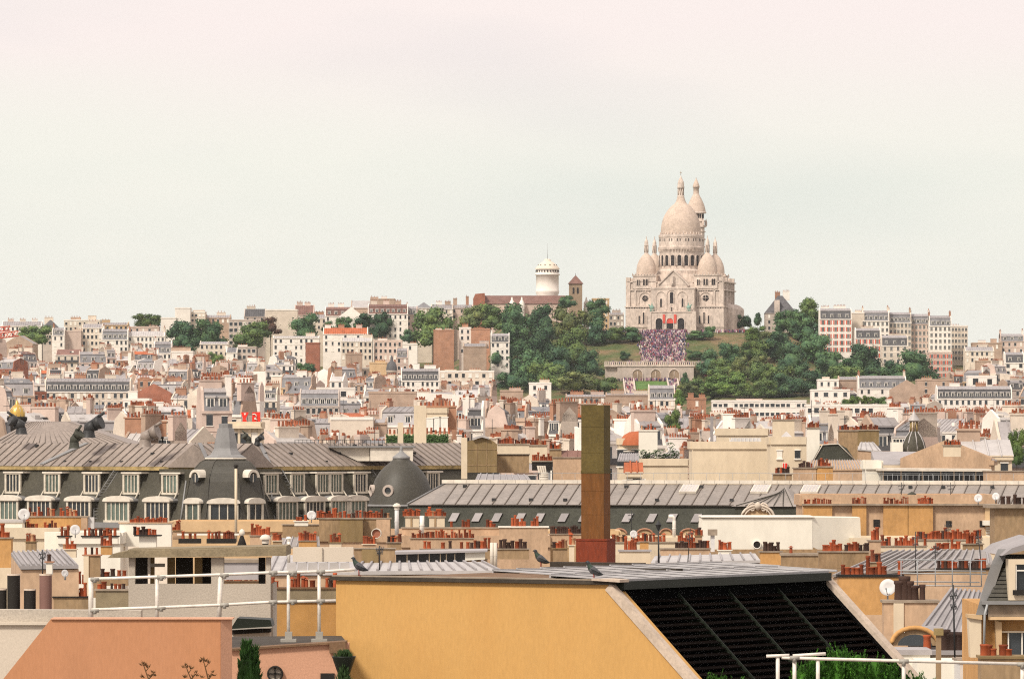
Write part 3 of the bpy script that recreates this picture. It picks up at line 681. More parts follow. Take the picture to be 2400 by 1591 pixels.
# dormer: one metre wide unit, standing on a steep slope that starts at y = 0
dm = MB(); dm.box(-.5, .5, 0.0, .9, 0, 1.0, 0); dm.box(-.6, .6, -.1, 1.0, 1.0, 1.14, 2); dm.box(-.36, .36, -.03, .02, .1, .9, 1); dm.box(-.03, .03, -.05, 0, .1, .9, 0)
DORM = dm.mesh('dormer', ['white_paint', 'glass', 'pale_zinc'])
HOUSES = []
def house(name, label, cat, group, X, Y, yaw, w, dep, g, zt, wall='cream', roof='mansard', rmat='zinc', rh=3.0, nwin=0, rows=3, fh=3.1, ww=1.05, wh=1.75,
          chim=(), indiv=False, side=0, slope='slate', frame='white_paint', party=True, pitch=1.3, dormers=None, r=random, pmat=None, seams=True):
    """yaw turns the house about its own middle; the front faces -y before the turn; zt is the height of the eaves"""
    t = thing(name, label, cat, (X, Y, g), yaw, group); H = zt - g
    mb = MB(); hw, hd = w / 2, dep / 2
    mb.box(-hw, hw, -hd, hd, 0, H, 0)
    if roof != 'flat': mb.box(-hw - .1, hw + .1, -hd - .25, -hd + .2, H - .3, H + .12, 1); mb.box(-hw, hw, -hd - .08, -hd + .2, H - fh - .2, H - fh - .02, 1)
    else:
        for s in (-1, 1):
            mb.box(-hw, hw, s * hd - .15, s * hd + .15, H, H + .7, 1); mb.box(s * hw - .15, s * hw + .15, -hd + .16, hd - .16, H, H + .68, 1)
    top = H
    rw_ = hw - (.42 if party else -.15)
    ex = []
    if roof == 'mansard':
        ins = rh * .32; mb2 = MB()
        mb2.hexa([(-rw_, -hd, H + .12), (rw_, -hd, H + .12), (rw_, hd, H), (-rw_, hd, H)], [(-rw_, -hd + ins, H + rh), (rw_, -hd + ins, H + rh), (rw_, hd - ins, H + rh), (-rw_, hd - ins, H + rh)])
        ex.append((mb2, 'mansard_slope', slope)); mb3 = MB(); top = H + rh + pitch
        mb3.box(-rw_ - .02, rw_ + .02, -hd + ins - .25, -hd + ins + .25, H + rh - .1, H + rh + .12)
        mb3.prism([(-rw_, -hd + ins - .2, H + rh + .1), (-rw_, hd - ins, H + rh + .1), (-rw_, 0, top)][::-1], (2 * rw_, 0, 0)); 
        if seams:
            nn = max(3, int(2 * rw_ / 1.3))
            for i in range(1, nn):
                x = -rw_ + 2 * rw_ * i / nn; mb3.hexa([(x - .06, -hd + ins - .2, H + rh + .05), (x + .06, -hd + ins - .2, H + rh + .05), (x + .06, 0, top - .05), (x - .06, 0, top - .05)], [(x - .06, -hd + ins - .2, H + rh + .2), (x + .06, -hd + ins - .2, H + rh + .2), (x + .06, 0, top + .1), (x - .06, 0, top + .1)])
        ex.append((mb3, 'roof', rmat)); prof = [(-hd, H), (-hd + ins - .1, H + rh + .35), (0, top + .4), (hd - ins + .1, H + rh + .35), (hd, H)]
    elif roof == 'gable':
        mb2 = MB(); top = H + rh
        mb2.prism([(-rw_, -hd - .3, H), (-rw_, hd + .3, H), (-rw_, 0, top)][::-1], (2 * rw_, 0, 0))
        if seams:
            nn = max(3, int(2 * rw_ / 1.1))
            for i in range(1, nn):
                x = -rw_ + 2 * rw_ * i / nn; mb2.hexa([(x - .06, -hd - .3, H), (x + .06, -hd - .3, H), (x + .06, 0, top), (x - .06, 0, top)], [(x - .06, -hd - .3, H + .15), (x + .06, -hd - .3, H + .15), (x + .06, 0, top + .15), (x - .06, 0, top + .15)])
        ex.append((mb2, 'roof', rmat)); prof = [(-hd, H), (-hd, H + .3), (0, top + .4), (hd, H + .3), (hd, H)]
    elif roof == 'shed':
        mb2 = MB(); top = H + rh; mb2.hexa([(-rw_, -hd - .2, H), (rw_, -hd - .2, H), (rw_, hd, H), (-rw_, hd, H)], [(-rw_, -hd - .2, H + .2), (rw_, -hd - .2, H + .2), (rw_, hd, top), (-rw_, hd, top)])
        ex.append((mb2, 'roof', rmat)); prof = [(-hd, H), (-hd, H + .4), (hd, top + .3), (hd, H)]
    elif roof == 'hip':
        mb2 = MB(); top = H + rh; e = min(hw, hd) * .95
        mb2.hexa([(-hw - .3, -hd - .3, H), (hw + .3, -hd - .3, H), (hw + .3, hd + .3, H), (-hw - .3, hd + .3, H)], [(-hw + e, -hd + e, top), (hw - e, -hd + e, top), (hw - e, hd - e, top), (-hw + e, hd - e, top)])
        ex.append((mb2, 'roof', rmat)); party = False; prof = []
    else: party = False; prof = []
    mb.build('wall', [wall, 'white_plaster' if wall in ('white_plaster', 'cream') else wall], t, local=True)
    for m_, nm, mt in ex: m_.build(nm, mt, t, local=True)
    if party:
        for s in (-1, 1):
            mb2 = MB(); x0 = s * hw - (.4 if s > 0 else 0.0)
            mb2.prism([(x0, y, z) for y, z in prof][::-1], (.4, 0, 0)); mb2.build('party_wall', pmat or wall, t, local=True)
    # windows
    if nwin:
        lst = []
        for j in range(rows):
            for i in range(nwin):
                x = -hw + w * (i + .5) / nwin; z = H - .55 - wh - j * fh
                if z > .5: lst.append((x, -hd, z))
        if indiv:
            for x, y, z in lst: piece('window', WIN[frame], t, (x, y - .02, z), 0, (ww, 1, wh))
        else:
            mb2 = MB()
            for x, y, z in lst: win_mb(mb2, x, y - .02, z, ww, wh)
            mb2.build('window', ['white_paint', 'glass'], t, kind='stuff', local=True)
        nd = dormers if dormers is not None else (max(2, nwin - 1) if roof == 'mansard' else 0)
        for i in range(nd):
            s = 1.45; piece('dormer', DORM, t, (-rw_ + 2 * rw_ * (i + .5) / nd, -hd + .28, H + .35), 0, (s, 1.2, min(rh * .7, 2.0)))
    if side:
        mb2 = MB(Matrix.Translation((hw if side > 0 else -hw, 0, 0)) @ Matrix.Rotation(R(90 if side > 0 else -90), 4, 'Z')); k = max(2, int(dep / 3.2))
        for j in range(rows):
            for i in range(k): win_mb(mb2, -hd + dep * (i + .5) / k, -.02, H - .55 - wh - j * fh, ww * .9, wh)
        mb2.build('side_window', ['white_paint', 'glass'], t, kind='stuff', local=True)
    for fx, fy, ln, ht, th, npot, along in chim:
        x, y = fx * hw, fy * hd; cz = top - abs(fy) * pitch * .5; mt = r.choice(('tan_wall', 'cream', 'cream', 'white_plaster', 'orange_brick', 'pink_plaster', wall, wall))
        x = max(-hw + th / 2, min(hw - th / 2, x)) if along == 'y' else x
        mb2 = MB(); a, b = (th / 2, ln / 2) if along == 'y' else (ln / 2, th / 2)
        mb2.box(x - a, x + a, y - b, y + b, cz - 2.2, cz + ht); mb2.box(x - a - .12, x + a + .12, y - b - .12, y + b + .12, cz + ht, cz + ht + .2)
        c = mb2.build('chimney', mt, t, local=True)
        if npot:
            mb3 = MB()
            if along == 'x': pots_mb(mb3, x - a, x + a, y, cz + ht + .2, npot, .95, r)
            else:
                for i in range(npot):
                    yy = y - b + 2 * b * (i + .5) / npot; pots_mb(mb3, x - .2, x + .2, yy, cz + ht + .2, 1, .95, r)
            mb3.build('chimney_pot', 'pot_mass', c, kind='stuff', local=True)
    HOUSES.append(t); return t
EXPL = [(492, 520, 822, 2700, 32), (696, 738, 850, 2600, 32), (1558, 1600, 956, 1500, 58), (1580, 1606, 912, 2000, 42), (1975, 2085, 930, 1900, 24), (977, 1105, 920, 1900, 30)]
def hx(label, x0, x1, yt, d, dep=12, yaw=0.0, cat='house', name='house', group=None, g=None, **k):
    """a house whose front spans x0..x1 and whose eaves stand at yt, in photo pixels, at distance d"""
    if 1200 < d < 2560: EXPL.append((x0, x1, yt, d, 30 + k.get('rh', 0) * 0))
    y = R(yaw); w = (x1 - x0) * d / F / max(.3, math.cos(y)) if abs(yaw) < 70 else (x1 - x0) * d / F
    X = XX((x0 + x1) / 2, d); gg = G(X, d) if g is None else g
    return house(name, label, cat, group, X, d + dep / 2, y, w, dep, min(gg, ZZ(yt, d) - 4), ZZ(yt, d), **k)
C1 = lambda n=5: ((-.9, .1, 4, 1.6, .7, n, 'y'),)
C2 = lambda n=5: ((-.95, .1, 4, 1.5, .7, n, 'y'), (.95, 0, 4.5, 1.7, .7, n, 'y'))
CF = lambda x=0, n=6: ((x, .2, 4.5, 1.4, .7, n, 'x'),)
# ------------------------------------------------------------------ named houses of the hill and skyline
hx('white terrace of houses with grey roofs on the skyline beyond the red crane', 4, 98, 764, 2890, wall='white_plaster', roof='gable', rmat='zinc', rh=2.4, nwin=9, rows=2, chim=((-.6, 0, 3, 1, .6, 4, 'x'), (0, 0, 3, 1, .6, 4, 'x'), (.6, 0, 3, 1, .6, 4, 'x')))
hx('steep dark roofed house at the end of the white skyline terrace', 100, 134, 768, 2886, wall='grey_stone', roof='hip', rmat='slate', rh=4, nwin=3, chim=CF(-.3, 3))
hx('tan blank gabled house under the red crane jib', 22, 72, 806, 2760, dep=14, wall='tan_wall', roof='gable', rmat='zinc', rh=4, yaw=80)
hx('cream house with several stacked storeys and small turret on the skyline', 150, 235, 752, 2870, wall='cream', roof='flat', nwin=8, rows=5, fh=2.7, wh=1.5, chim=((-.4, 0, 5, 1.8, 3, 4, 'x'), (.5, .2, 4, 2.8, 2.4, 0, 'x')))
hx('narrow white house with blue roof beside a pink blank wall', 122, 151, 786, 2790, wall='white_plaster', roof='mansard', slope='blue_slate', rh=2.6, nwin=2, rows=6, chim=C1())
hx('pink blank walled house with red brick stripe beside the narrow white one', 152, 190, 778, 2795, wall='pink_plaster', roof='flat', nwin=0, chim=CF(.5, 4))
hx('cream many windowed house under the turreted skyline house', 192, 240, 768, 2800, wall='cream', roof='gable', rmat='zinc', rh=2, nwin=5, rows=4, chim=CF())
hx('long white house with dormered blue slate mansard below the skyline', 238, 300, 796, 2760, wall='white_plaster', roof='mansard', slope='blue_slate', rh=4, nwin=6, rows=3, chim=C1())
hx('long white house with low grey roof and rows of windows below the skyline', 300, 386, 788, 2765, wall='white_plaster', roof='gable', rmat='pale_zinc', rh=2.6, nwin=9, rows=4, chim=C2(4))
hx('low ochre building on the skyline west of the small treetop', 236, 300, 762, 2885, wall='ochre_wall', roof='gable', rmat='zinc', rh=1.4, nwin=6, rows=1, chim=CF(-.7, 3))
hx('low pale house with stepped roofs on the skyline next to the small treetop', 300, 372, 768, 2870, wall='pink_plaster', roof='flat', nwin=5, rows=1, chim=CF(.6, 3))
hx('lower white blank step of the modern block on the skyline', 377, 412, 747, 2850, wall='white_plaster', roof='flat', nwin=0)
hx('tall blank white stepped block with roof garden on the skyline', 410, 446, 724, 2852, wall='white_plaster', roof='flat', nwin=0)
hx('brown and white terraced flats with planted balconies beside the blank white block', 447, 481, 733, 2856, wall='cream', roof='flat', nwin=4, rows=4, fh=2.6, wh=1.3, chim=((0, .3, 6, 1.5, 4, 0, 'x'),))
hx('low tan roofed houses on the skyline beside the terraced flats', 482, 540, 745, 2860, wall='tan_wall', roof='gable', rmat='zinc', rh=1.5, nwin=5, rows=1, chim=CF(.2, 3))
hx('flat roofed grey modern slab with wide windows behind a green tree', 536, 602, 752, 2850, wall='grey_stone', roof='flat', nwin=6, rows=4, ww=1.7, wh=1.9, indiv=False)
hx('dark gabled house rising behind the flat modern slab', 572, 622, 742, 2885, wall='grey_stone', roof='gable', rmat='slate', rh=4, nwin=3, rows=1, chim=CF(-.4, 4))
hx('big blank cream wall on the skyline with brown roof behind it', 622, 697, 728, 2855, wall='cream', roof='flat', nwin=0)
hx('brown tiled roof climbing beside the big blank cream wall', 690, 736, 738, 2870, wall='pink_plaster', roof='gable', rmat='brown_tile', rh=5, nwin=2, rows=1, chim=((-.5, 0, 3, 1.4, .7, 4, 'x'), (.3, 0, 3, 1.2, .7, 4, 'x')))
hx('pale low houses between blank cream wall and brown roofed house', 730, 765, 746, 2865, wall='cream', roof='gable', rmat='zinc', rh=2, nwin=3, rows=2, chim=CF(0, 3))
hx('white house with brown roof and five dormers on the skyline', 762, 828, 741, 2850, wall='white_plaster', roof='mansard', slope='brown_tile', rmat='brown_tile', rh=3.4, nwin=5, rows=4, chim=((-.6, .2, 3, 1.6, .8, 4, 'x'), (.1, .2, 3, 1.6, .8, 4, 'x')))
hx('white triangular gable end next to the brown roofed house', 808, 838, 742, 2840, dep=12, wall='white_plaster', roof='gable', rmat='brown_tile', rh=4.5, yaw=90)
hx('big tan blank block with chimneys highest on the western skyline', 868, 925, 703, 2880, dep=16, wall='tan_wall', roof='flat', nwin=0, chim=((-.7, 0, 4, 1.5, 1, 3, 'x'), (.1, 0, 3, 1.5, 1, 3, 'x')))
hx('sloping tan gable leaning against the big tan block', 822, 870, 722, 2878, wall='tan_wall', roof='shed', rmat='pale_zinc', rh=4)
hx('tall white block with brown dormered roof above the trees', 862, 956, 736, 2830, dep=14, wall='white_plaster', roof='mansard', slope='brown_tile', rmat='brown_tile', rh=3.6, nwin=8, rows=6, chim=((-.7, .2, 3, 1.8, .8, 4, 'x'), (-.1, .2, 3, 1.8, .8, 4, 'x'), (.5, .2, 3, 1.8, .8, 4, 'x')))
hx('pinkish narrow house beside the tall white brown roofed block', 952, 978, 738, 2838, wall='pink_plaster', roof='mansard', slope='blue_slate', rh=3, nwin=2, rows=5, chim=C1(4))
hx('house with bluish hipped roof above the big round olive tree', 974, 1012, 722, 2890, wall='cream', roof='hip', rmat='blue_slate', rh=3, nwin=4, rows=2)
hx('long grey roofed house with chimneys beside the bluish hipped roof', 1010, 1062, 724, 2892, wall='cream', roof='gable', rmat='zinc', rh=2.4, nwin=5, rows=2, chim=((-.3, 0, 3, 1.4, .8, 4, 'x'), (.5, 0, 3, 1.4, .8, 4, 'x')))
hx('tan house with tall chimney walls next to the old church brick end', 1056, 1108, 722, 2895, wall='pink_plaster', roof='gable', rmat='zinc', rh=1.8, nwin=3, rows=2, chim=((-.6, 0, 2, 3, 1, 3, 'x'), (.5, 0, 1.5, 4, 1, 2, 'x')))
hx('curved tan apartment building between bell tower and basilica', 1388, 1428, 702, 2960, dep=16, wall='ochre_wall', roof='flat', nwin=3, rows=5, side=1)
hx('low pale house with windows touching the basilica flank', 1428, 1462, 738, 2940, wall='grey_stone', roof='gable', rmat='zinc', rh=1.2, nwin=4, rows=2, chim=CF(0, 3))
hx('long white house with red tiled roof and tall windows below the trees', 757, 862, 783, 2770, wall='white_plaster', roof='gable', rmat='red_tile', rh=3.2, nwin=7, rows=3, chim=((-.8, 0, 3, 1.2, .8, 4, 'x'), (-.2, 0, 3, 1.2, .8, 4, 'x'), (.6, 0, 3, 1.2, .8, 4, 'x')))
hx('white house with flat roof and two rows of windows above the red brick gable', 640, 748, 792, 2745, wall='white_plaster', roof='gable', rmat='pale_zinc', rh=1, nwin=9, rows=4, chim=CF(.6, 4))
hx('plain dark red brick gable wall among cream houses', 716, 749, 806, 2680, dep=10, wall='brick', roof='flat', nwin=0)
hx('brown brick gable house, the western one of the pair below the olive tree', 1016, 1064, 776, 2760, dep=12, wall='orange_brick', roof='flat', chim=((-.5, -.5, 3, 1.4, 1, 4, 'x'), (.4, -.5, 3, 1.2, 1, 4, 'x')))
hx('brown brick gable house, the eastern one of the pair beside the wood', 1104, 1148, 773, 2755, dep=12, wall='orange_brick', roof='flat', chim=((-.4, -.5, 3, 1.2, 1, 4, 'x'),))
hx('white tower like house between the two brown brick gables', 1076, 1104, 770, 2765, wall='white_plaster', roof='flat', nwin=2, rows=4, chim=((0, 0, 3, 2, 2, 4, 'x'),))
hx('tan blank house under the pair of brown brick gables', 1086, 1140, 812, 2725, wall='tan_wall', roof='gable', rmat='zinc', rh=1.5, nwin=0, chim=CF(.8, 4))
hx('white house with grey mansard touching the wood', 1150, 1194, 802, 2745, wall='white_plaster', roof='mansard', rh=3, nwin=4, rows=4, chim=C1(4))
hx('bright white square house with one window east of the round dome turret', 944, 978, 808, 2700, wall='white_plaster', roof='flat', nwin=1, rows=1, chim=((.4, .3, 3, 1.2, 1, 3, 'x'),))
hx('cream houses with small windows under the long red roofed white house', 800, 872, 800, 2715, wall='cream', roof='gable', rmat='pale_zinc', rh=1.8, nwin=7, rows=3, chim=CF(.7, 4))
hx('pinkish house with white window bays east of the cream row', 876, 942, 800, 2718, wall='pink_plaster', roof='flat', nwin=6, rows=3, frame='white_paint', chim=CF(-.4, 5))
hx('white house with five slate dormers and a tall blank side wall', 360, 402, 828, 2620, wall='white_plaster', roof='mansard', slope='blue_slate', rh=4.2, nwin=4, rows=4, chim=C1(5))
hx('tall blank cream wall standing in front of the slate dormered white house', 402, 452, 826, 2600, wall='white_plaster', roof='flat', nwin=0, chim=((-.2, .2, 9, 2.4, 1, 10, 'x'),))
hx('orange brick sided house next to the tall blank cream wall', 452, 488, 834, 2625, wall='orange_brick', roof='flat', nwin=0, chim=CF(0, 4))
hx('tall tan blank wall with a white edge below the grey mansard houses', 283, 342, 826, 2625, wall='tan_wall', roof='flat', nwin=0, chim=((.2, 0, 6, 1, 1, 6, 'x'),))
hx('white flat roofed house with one wide dark window', 220, 283, 828, 2650, wall='white_plaster', roof='flat', nwin=2, rows=1, ww=4.0, wh=2.4)
hx('cream house with dark low windows between trees above the red wall', 468, 535, 806, 2700, wall='cream', roof='gable', rmat='zinc', rh=1.2, nwin=6, rows=2)
hx('white house front with arched door beside the small squeezed tree', 530, 556, 826, 2690, wall='white_plaster', roof='gable', rmat='blue_slate', rh=2.4, nwin=2, rows=3)
hx('pale balconied house beside the white arched one', 556, 600, 815, 2695, wall='grey_stone', roof='flat', nwin=4, rows=3, ww=1.5, chim=CF(-.5, 4))
hx('twin tan chimney walls rising above the roofs', 810, 848, 832, 2560, dep=8, wall='tan_wall', roof='flat', nwin=0, chim=((-.4, 0, 3, 1, 1, 5, 'x'), (.5, 0, 3, .6, 1, 5, 'x')))
hx('cream blank wall house beside the small dark dome turret', 866, 906, 852, 2540, wall='ochre_wall', roof='flat', nwin=0, chim=CF(.2, 6))
hx('pinkish block with white side beside the small dark dome turret', 928, 956, 838, 2545, wall='pink_plaster', roof='mansard', slope='blue_slate', rh=3, nwin=2, rows=3, chim=C1(4))
hx('wide cream house with slate band of dormers in front of the wood', 1030, 1158, 872, 2440, wall='cream', roof='flat', nwin=8, rows=2, ww=1.5, chim=((-.6, .2, 5, 1.2, 1, 7, 'x'), (.3, .2, 5, 1.2, 1, 7, 'x')))
hx('dark slate mansard house below the wide cream one', 940, 1030, 892, 2420, wall='white_plaster', roof='mansard', slope='slate', rh=4, nwin=8, rows=2, chim=((-.2, -.2, 2.5, 2, 1, 0, 'x'), (.5, 0, 5, 1.2, 1, 7, 'x')))
hx('long cream mansion with balcony and dark attic bays', 105, 306, 918, 2050, wall='cream', roof='mansard', slope='slate', rh=3.6, nwin=14, rows=3, chim=((-.8, .2, 4, 1.4, .8, 6, 'x'), (-.2, .2, 4, 1.4, .8, 6, 'x'), (.5, .2, 4, 1.4, .8, 6, 'x')))
hx('white house with square stair tower beside the dark red wall', 288, 350, 938, 1900, wall='white_plaster', roof='flat', nwin=4, rows=2, chim=((-.3, -.3, 3, 3.2, 3, 0, 'x'),))
hx('dark red rendered gable wall behind the white stair tower house', 338, 379, 922, 1960, dep=12, wall='brick', roof='gable', rmat='zinc', rh=3, yaw=90, party=True)
hx('wide tan blank roof wall in front of the pale vaulted roof', 864, 976, 922, 1960, wall='tan_wall', roof='flat', nwin=0)
hx('white banded house with large windows beside the wide tan wall', 742, 832, 912, 2010, wall='white_plaster', roof='flat', nwin=5, rows=1, ww=2.2, wh=2.0)
hx('dark blue attic strip with a row of skylights', 702, 795, 952, 1800, wall='grey_stone', roof='mansard', slope='blue_slate', rh=4.0, nwin=7, rows=1)
hx('blank cream block with a flat wall below the white banded house', 775, 874, 984, 1300, dep=14, wall='cream', roof='flat', nwin=0)
hx('tan side wing with sloping cream base beside the blank cream block', 874, 906, 992, 1310, dep=10, wall='tan_wall', roof='shed', rmat='zinc', rh=1)
hx('small white chimney topped block in front of the wood', 1240, 1292, 900, 2250, wall='white_plaster', roof='flat', nwin=2, rows=2, chim=((.4, 0, 4, 1.6, 2, 4, 'x'),))
hx('brown brick blank block below the corner of the wood', 1172, 1226, 918, 2150, wall='tan_wall', roof='flat', nwin=0, chim=CF(.3, 5))
hx('long tan blank houses under the lower steps', 1420, 1530, 926, 2120, wall='tan_wall', roof='gable', rmat='zinc', rh=.8, nwin=0, chim=((-.5, -.4, 5, 1, .9, 8, 'x'), (.5, -.4, 5, 1, .9, 8, 'x')))
hx('grey glass roofed house under the lower steps', 1520, 1582, 936, 2100, wall='cream', roof='mansard', slope='blue_slate', rh=4, nwin=5, rows=2)
hx('brown brick stacked house beside the narrow bright tree', 1612, 1655, 936, 2050, wall='orange_brick', roof='flat', nwin=1, rows=1, chim=((-.6, .3, 2, 2.4, 2, 0, 'x'), (.6, 0, 2.2, 1.5, 1, 3, 'x')))
hx('long white modern block with strips of dark windows', 1670, 1890, 942, 2000, wall='white_plaster', roof='flat', nwin=18, rows=2, ww=1.4, wh=1.2, chim=((-.2, .3, 9, 1.2, 4, 0, 'x'),))
hx('long white block with planted roof terrace', 1890, 2112, 952, 1850, wall='white_plaster', roof='flat', nwin=14, rows=2, ww=1.5, wh=1.6)
hx('white stepped houses with tan gable in front of the park', 1918, 1966, 892, 2380, wall='white_plaster', roof='flat', nwin=3, rows=2, chim=((-.2, 0, 3, 1.5, 2, 0, 'x'),))
hx('tan gable end house joined to the white stepped houses', 1966, 2010, 890, 2385, wall='tan_wall', roof='gable', rmat='zinc', rh=1.4, yaw=0, nwin=0)
hx('low white terraces below the white stepped houses', 1902, 1992, 916, 2300, wall='white_plaster', roof='flat', nwin=4, rows=1, ww=1.8)
hx('house with bluish glass mansard next to the tan gable end', 2012, 2124, 910, 2360, wall='white_plaster', roof='mansard', slope='blue_slate', rh=4, nwin=7, rows=2, chim=C2(5))
hx('tan gable house with shed roof east of the bluish glass mansard', 2110, 2146, 915, 2320, dep=14, wall='tan_wall', roof='gable', rmat='zinc', rh=4, yaw=84)
hx('tall tan blank block at the eastern foot of the hill', 2150, 2232, 892, 2450, wall='tan_wall', roof='flat', nwin=2, rows=2, chim=CF(-.4, 5))
hx('white block with two stacked dark windows at the eastern foot of the hill', 2270, 2336, 884, 2440, wall='white_plaster', roof='flat', nwin=2, rows=3, ww=2.4, wh=2.6, chim=CF(.2, 5))
hx('long dark slate mansard with bright dormers at the eastern edge', 2196, 2372, 934, 2200, wall='white_plaster', roof='mansard', slope='slate', rh=3.6, nwin=13, rows=2, chim=((-.5, 0, 4, 1, .8, 6, 'x'), (.2, 0, 4, 1, .8, 6, 'x')))
hx('tan stepped houses on the eastern skyline', 2280, 2348, 806, 2860, wall='tan_wall', roof='flat', nwin=3, rows=1, chim=((-.3, 0, 4, 1.5, 1, 4, 'x'), (.5, 0, 3, 2.5, 2, 0, 'x')))
hx('grey roofed house at the eastern end of the skyline', 2345, 2400, 800, 2870, wall='pink_plaster', roof='mansard', slope='blue_slate', rh=2.6, nwin=4, rows=2, chim=C2(4))
hx('pale long houses under the eastern skyline', 2262, 2330, 822, 2800, wall='cream', roof='gable', rmat='zinc', rh=2, nwin=6, rows=2, chim=CF(.3, 5))
hx('tan tall wall house at the eastern edge above the slate mansard', 2290, 2362, 848, 2640, wall='tan_wall', roof='flat', nwin=0, chim=CF(-.5, 5))
hx('house with three dark attic windows at the eastern edge', 2355, 2400, 850, 2600, wall='white_plaster', roof='mansard', slope='slate', rh=3.6, nwin=3, rows=2, ww=1.6)
hx('low tan houses behind the top of the rusty flue', 1326, 1432, 930, 2180, wall='tan_wall', roof='gable', rmat='zinc', rh=1, nwin=8, rows=2, chim=((-.5, 0, 5, .8, .8, 8, 'x'), (.4, 0, 5, .8, .8, 8, 'x')))
# apartment houses on the eastern shoulder of the hill
AP = 'apartment houses along the eastern shoulder of the hill'
hx('red shuttered apartment house with dark slate mansard and white dormers', 1921, 1996, 748, 2835, wall='white_plaster', roof='mansard', slope='slate', rh=4.2, nwin=5, rows=5, fh=3.4, wh=2.1, frame='shutter', indiv=True, group=AP, chim=((-.6, .3, 4, 1, .8, 6, 'x'), (.3, .3, 6, 1.4, .8, 8, 'x')), side=1, cat='apartment house')
hx('pale apartment house with blank flank behind the red shuttered one', 1994, 2026, 735, 2850, wall='cream', roof='flat', group=AP, cat='apartment house', nwin=0, chim=((.3, 0, 4, 1.4, 1, 4, 'x'),))
hx('white apartment house with grey mansard, next after the blank flank', 2022, 2084, 752, 2850, wall='white_plaster', roof='mansard', slope='blue_slate', rh=4, nwin=6, rows=6, indiv=True, group=AP, chim=C2(6), cat='apartment house')
hx('cream apartment house with dormered roof in the middle of the hill row', 2084, 2136, 756, 2856, wall='cream', roof='mansard', slope='blue_slate', rh=4, nwin=6, rows=7, indiv=True, group=AP, chim=C2(6), cat='apartment house')
hx('pinkish apartment house between the cream and the brightest white ones', 2134, 2180, 760, 2860, wall='pink_plaster', roof='mansard', slope='blue_slate', rh=4, nwin=5, rows=7, indiv=True, group=AP, chim=C2(6), cat='apartment house')
hx('brightest white tall apartment house near the end of the hill row', 2178, 2230, 764, 2850, wall='white_plaster', roof='mansard', slope='blue_slate', rh=4, nwin=5, rows=7, indiv=True, group=AP, chim=C2(6), cat='apartment house')
hx('last apartment house of the hill row, darker cream with flat top', 2229, 2268, 766, 2872, wall='cream', roof='flat', nwin=5, rows=8, fh=2.9, wh=1.5, indiv=True, group=AP, chim=((-.4, 0, 4, .8, 1, 5, 'x'),), cat='apartment house')
hx('small red shuttered block with dark mansard standing lower on the hill', 2005, 2064, 793, 2800, wall='white_plaster', roof='mansard', slope='slate', rh=3.8, nwin=4, rows=3, fh=3.4, wh=2.1, frame='shutter', indiv=True, group=AP, chim=((0, .3, 6, .8, .8, 6, 'x'),), cat='apartment house')
hx('small cream block with black slate mansard and balconies lower on the hill', 2066, 2128, 810, 2795, wall='cream', roof='mansard', slope='slate', rh=3.8, nwin=4, rows=3, indiv=True, group=AP, chim=((.1, .3, 6, .8, .8, 6, 'x'),), cat='apartment house')
hx('pink flat roofed block with red shutters behind the broad teal tree', 2178, 2232, 828, 2790, wall='pink_plaster', roof='flat', nwin=4, rows=4, frame='shutter', indiv=True, group=AP, cat='apartment house')
# manor
M('manor_slate', (0.10, 0.095, 0.10), rough=.6, var=.25, scale=.6)
mh = hx('stone manor with steep slate roof and tall chimneys beside the basilica', 1794, 1866, 734, 2885, dep=14, wall='grey_stone', roof='hip', rmat='manor_slate', rh=9.0, nwin=4, rows=3, cat='house', name='manor', chim=((.40, .2, 3.4, 2.4, 1.8, 5, 'x'), (-.16, .3, 2.6, 2.0, 1.6, 3, 'x')))
mb = MB(); mb.box(-3.2, -.6, -7.4, -3, 9, 16.4); mb.build('dormer', 'travertine', mh, local=True)
# pale vaulted roof
vt = thing('vaulted_roof', 'pale curved vault roof of a large hall among the houses', 'roof', (XX(1040, 1900), 1900, G(0, 1900)))
mb = MB(); x0, x1 = XX(977, 1900), XX(1105, 1900)
p = [(x0, 1900, 20), (x1, 1900, 20), (x1, 1900, ZZ(950, 1900)), (XX(1096, 1900), 1900, ZZ(938, 1900)), (XX(1080, 1900), 1900, ZZ(928, 1900)), (XX(1062, 1900), 1900, ZZ(923.5, 1900)), (x0, 1900, ZZ(920, 1900))]
mb.prism(p, (0, 20, 0)); mb.build('vault', 'white_plaster', vt)
# small dome turret in the middle of the western roofs
td = 2530; tX = XX(918, td); tt = thing('turret', 'small dark ribbed dome turret with lantern among the western roofs', 'turret', (tX, td, G(tX, td)))
mb = MB(); mb.lathe([(2.3, 45), (2.3, ZZ(872, td)), (2.6, ZZ(871, td)), (2.6, ZZ(868, td))], 14, (tX, td)); mb.build('drum', 'cream', tt)
mb = MB(); mb.lathe([(2.5, ZZ(868, td)), (2.4, ZZ(860, td)), (1.9, ZZ(852, td)), (1.0, ZZ(847, td)), (.6, ZZ(845, td)), (.6, ZZ(838, td)), (.1, ZZ(832, td))], 14, (tX, td)); mb.build('dome', 'slate', tt)
for k in range(-2, 3):
    a = k * .5; mb = MB(); mb.box(tX + 2.3 * math.sin(a) - .3, tX + 2.3 * math.sin(a) + .3, td - 2.33 * math.cos(a) - .1, td - 2.3 * math.cos(a) + .1, ZZ(884, td), ZZ(874, td)); mb.build('window', 'dark_opening', tt)
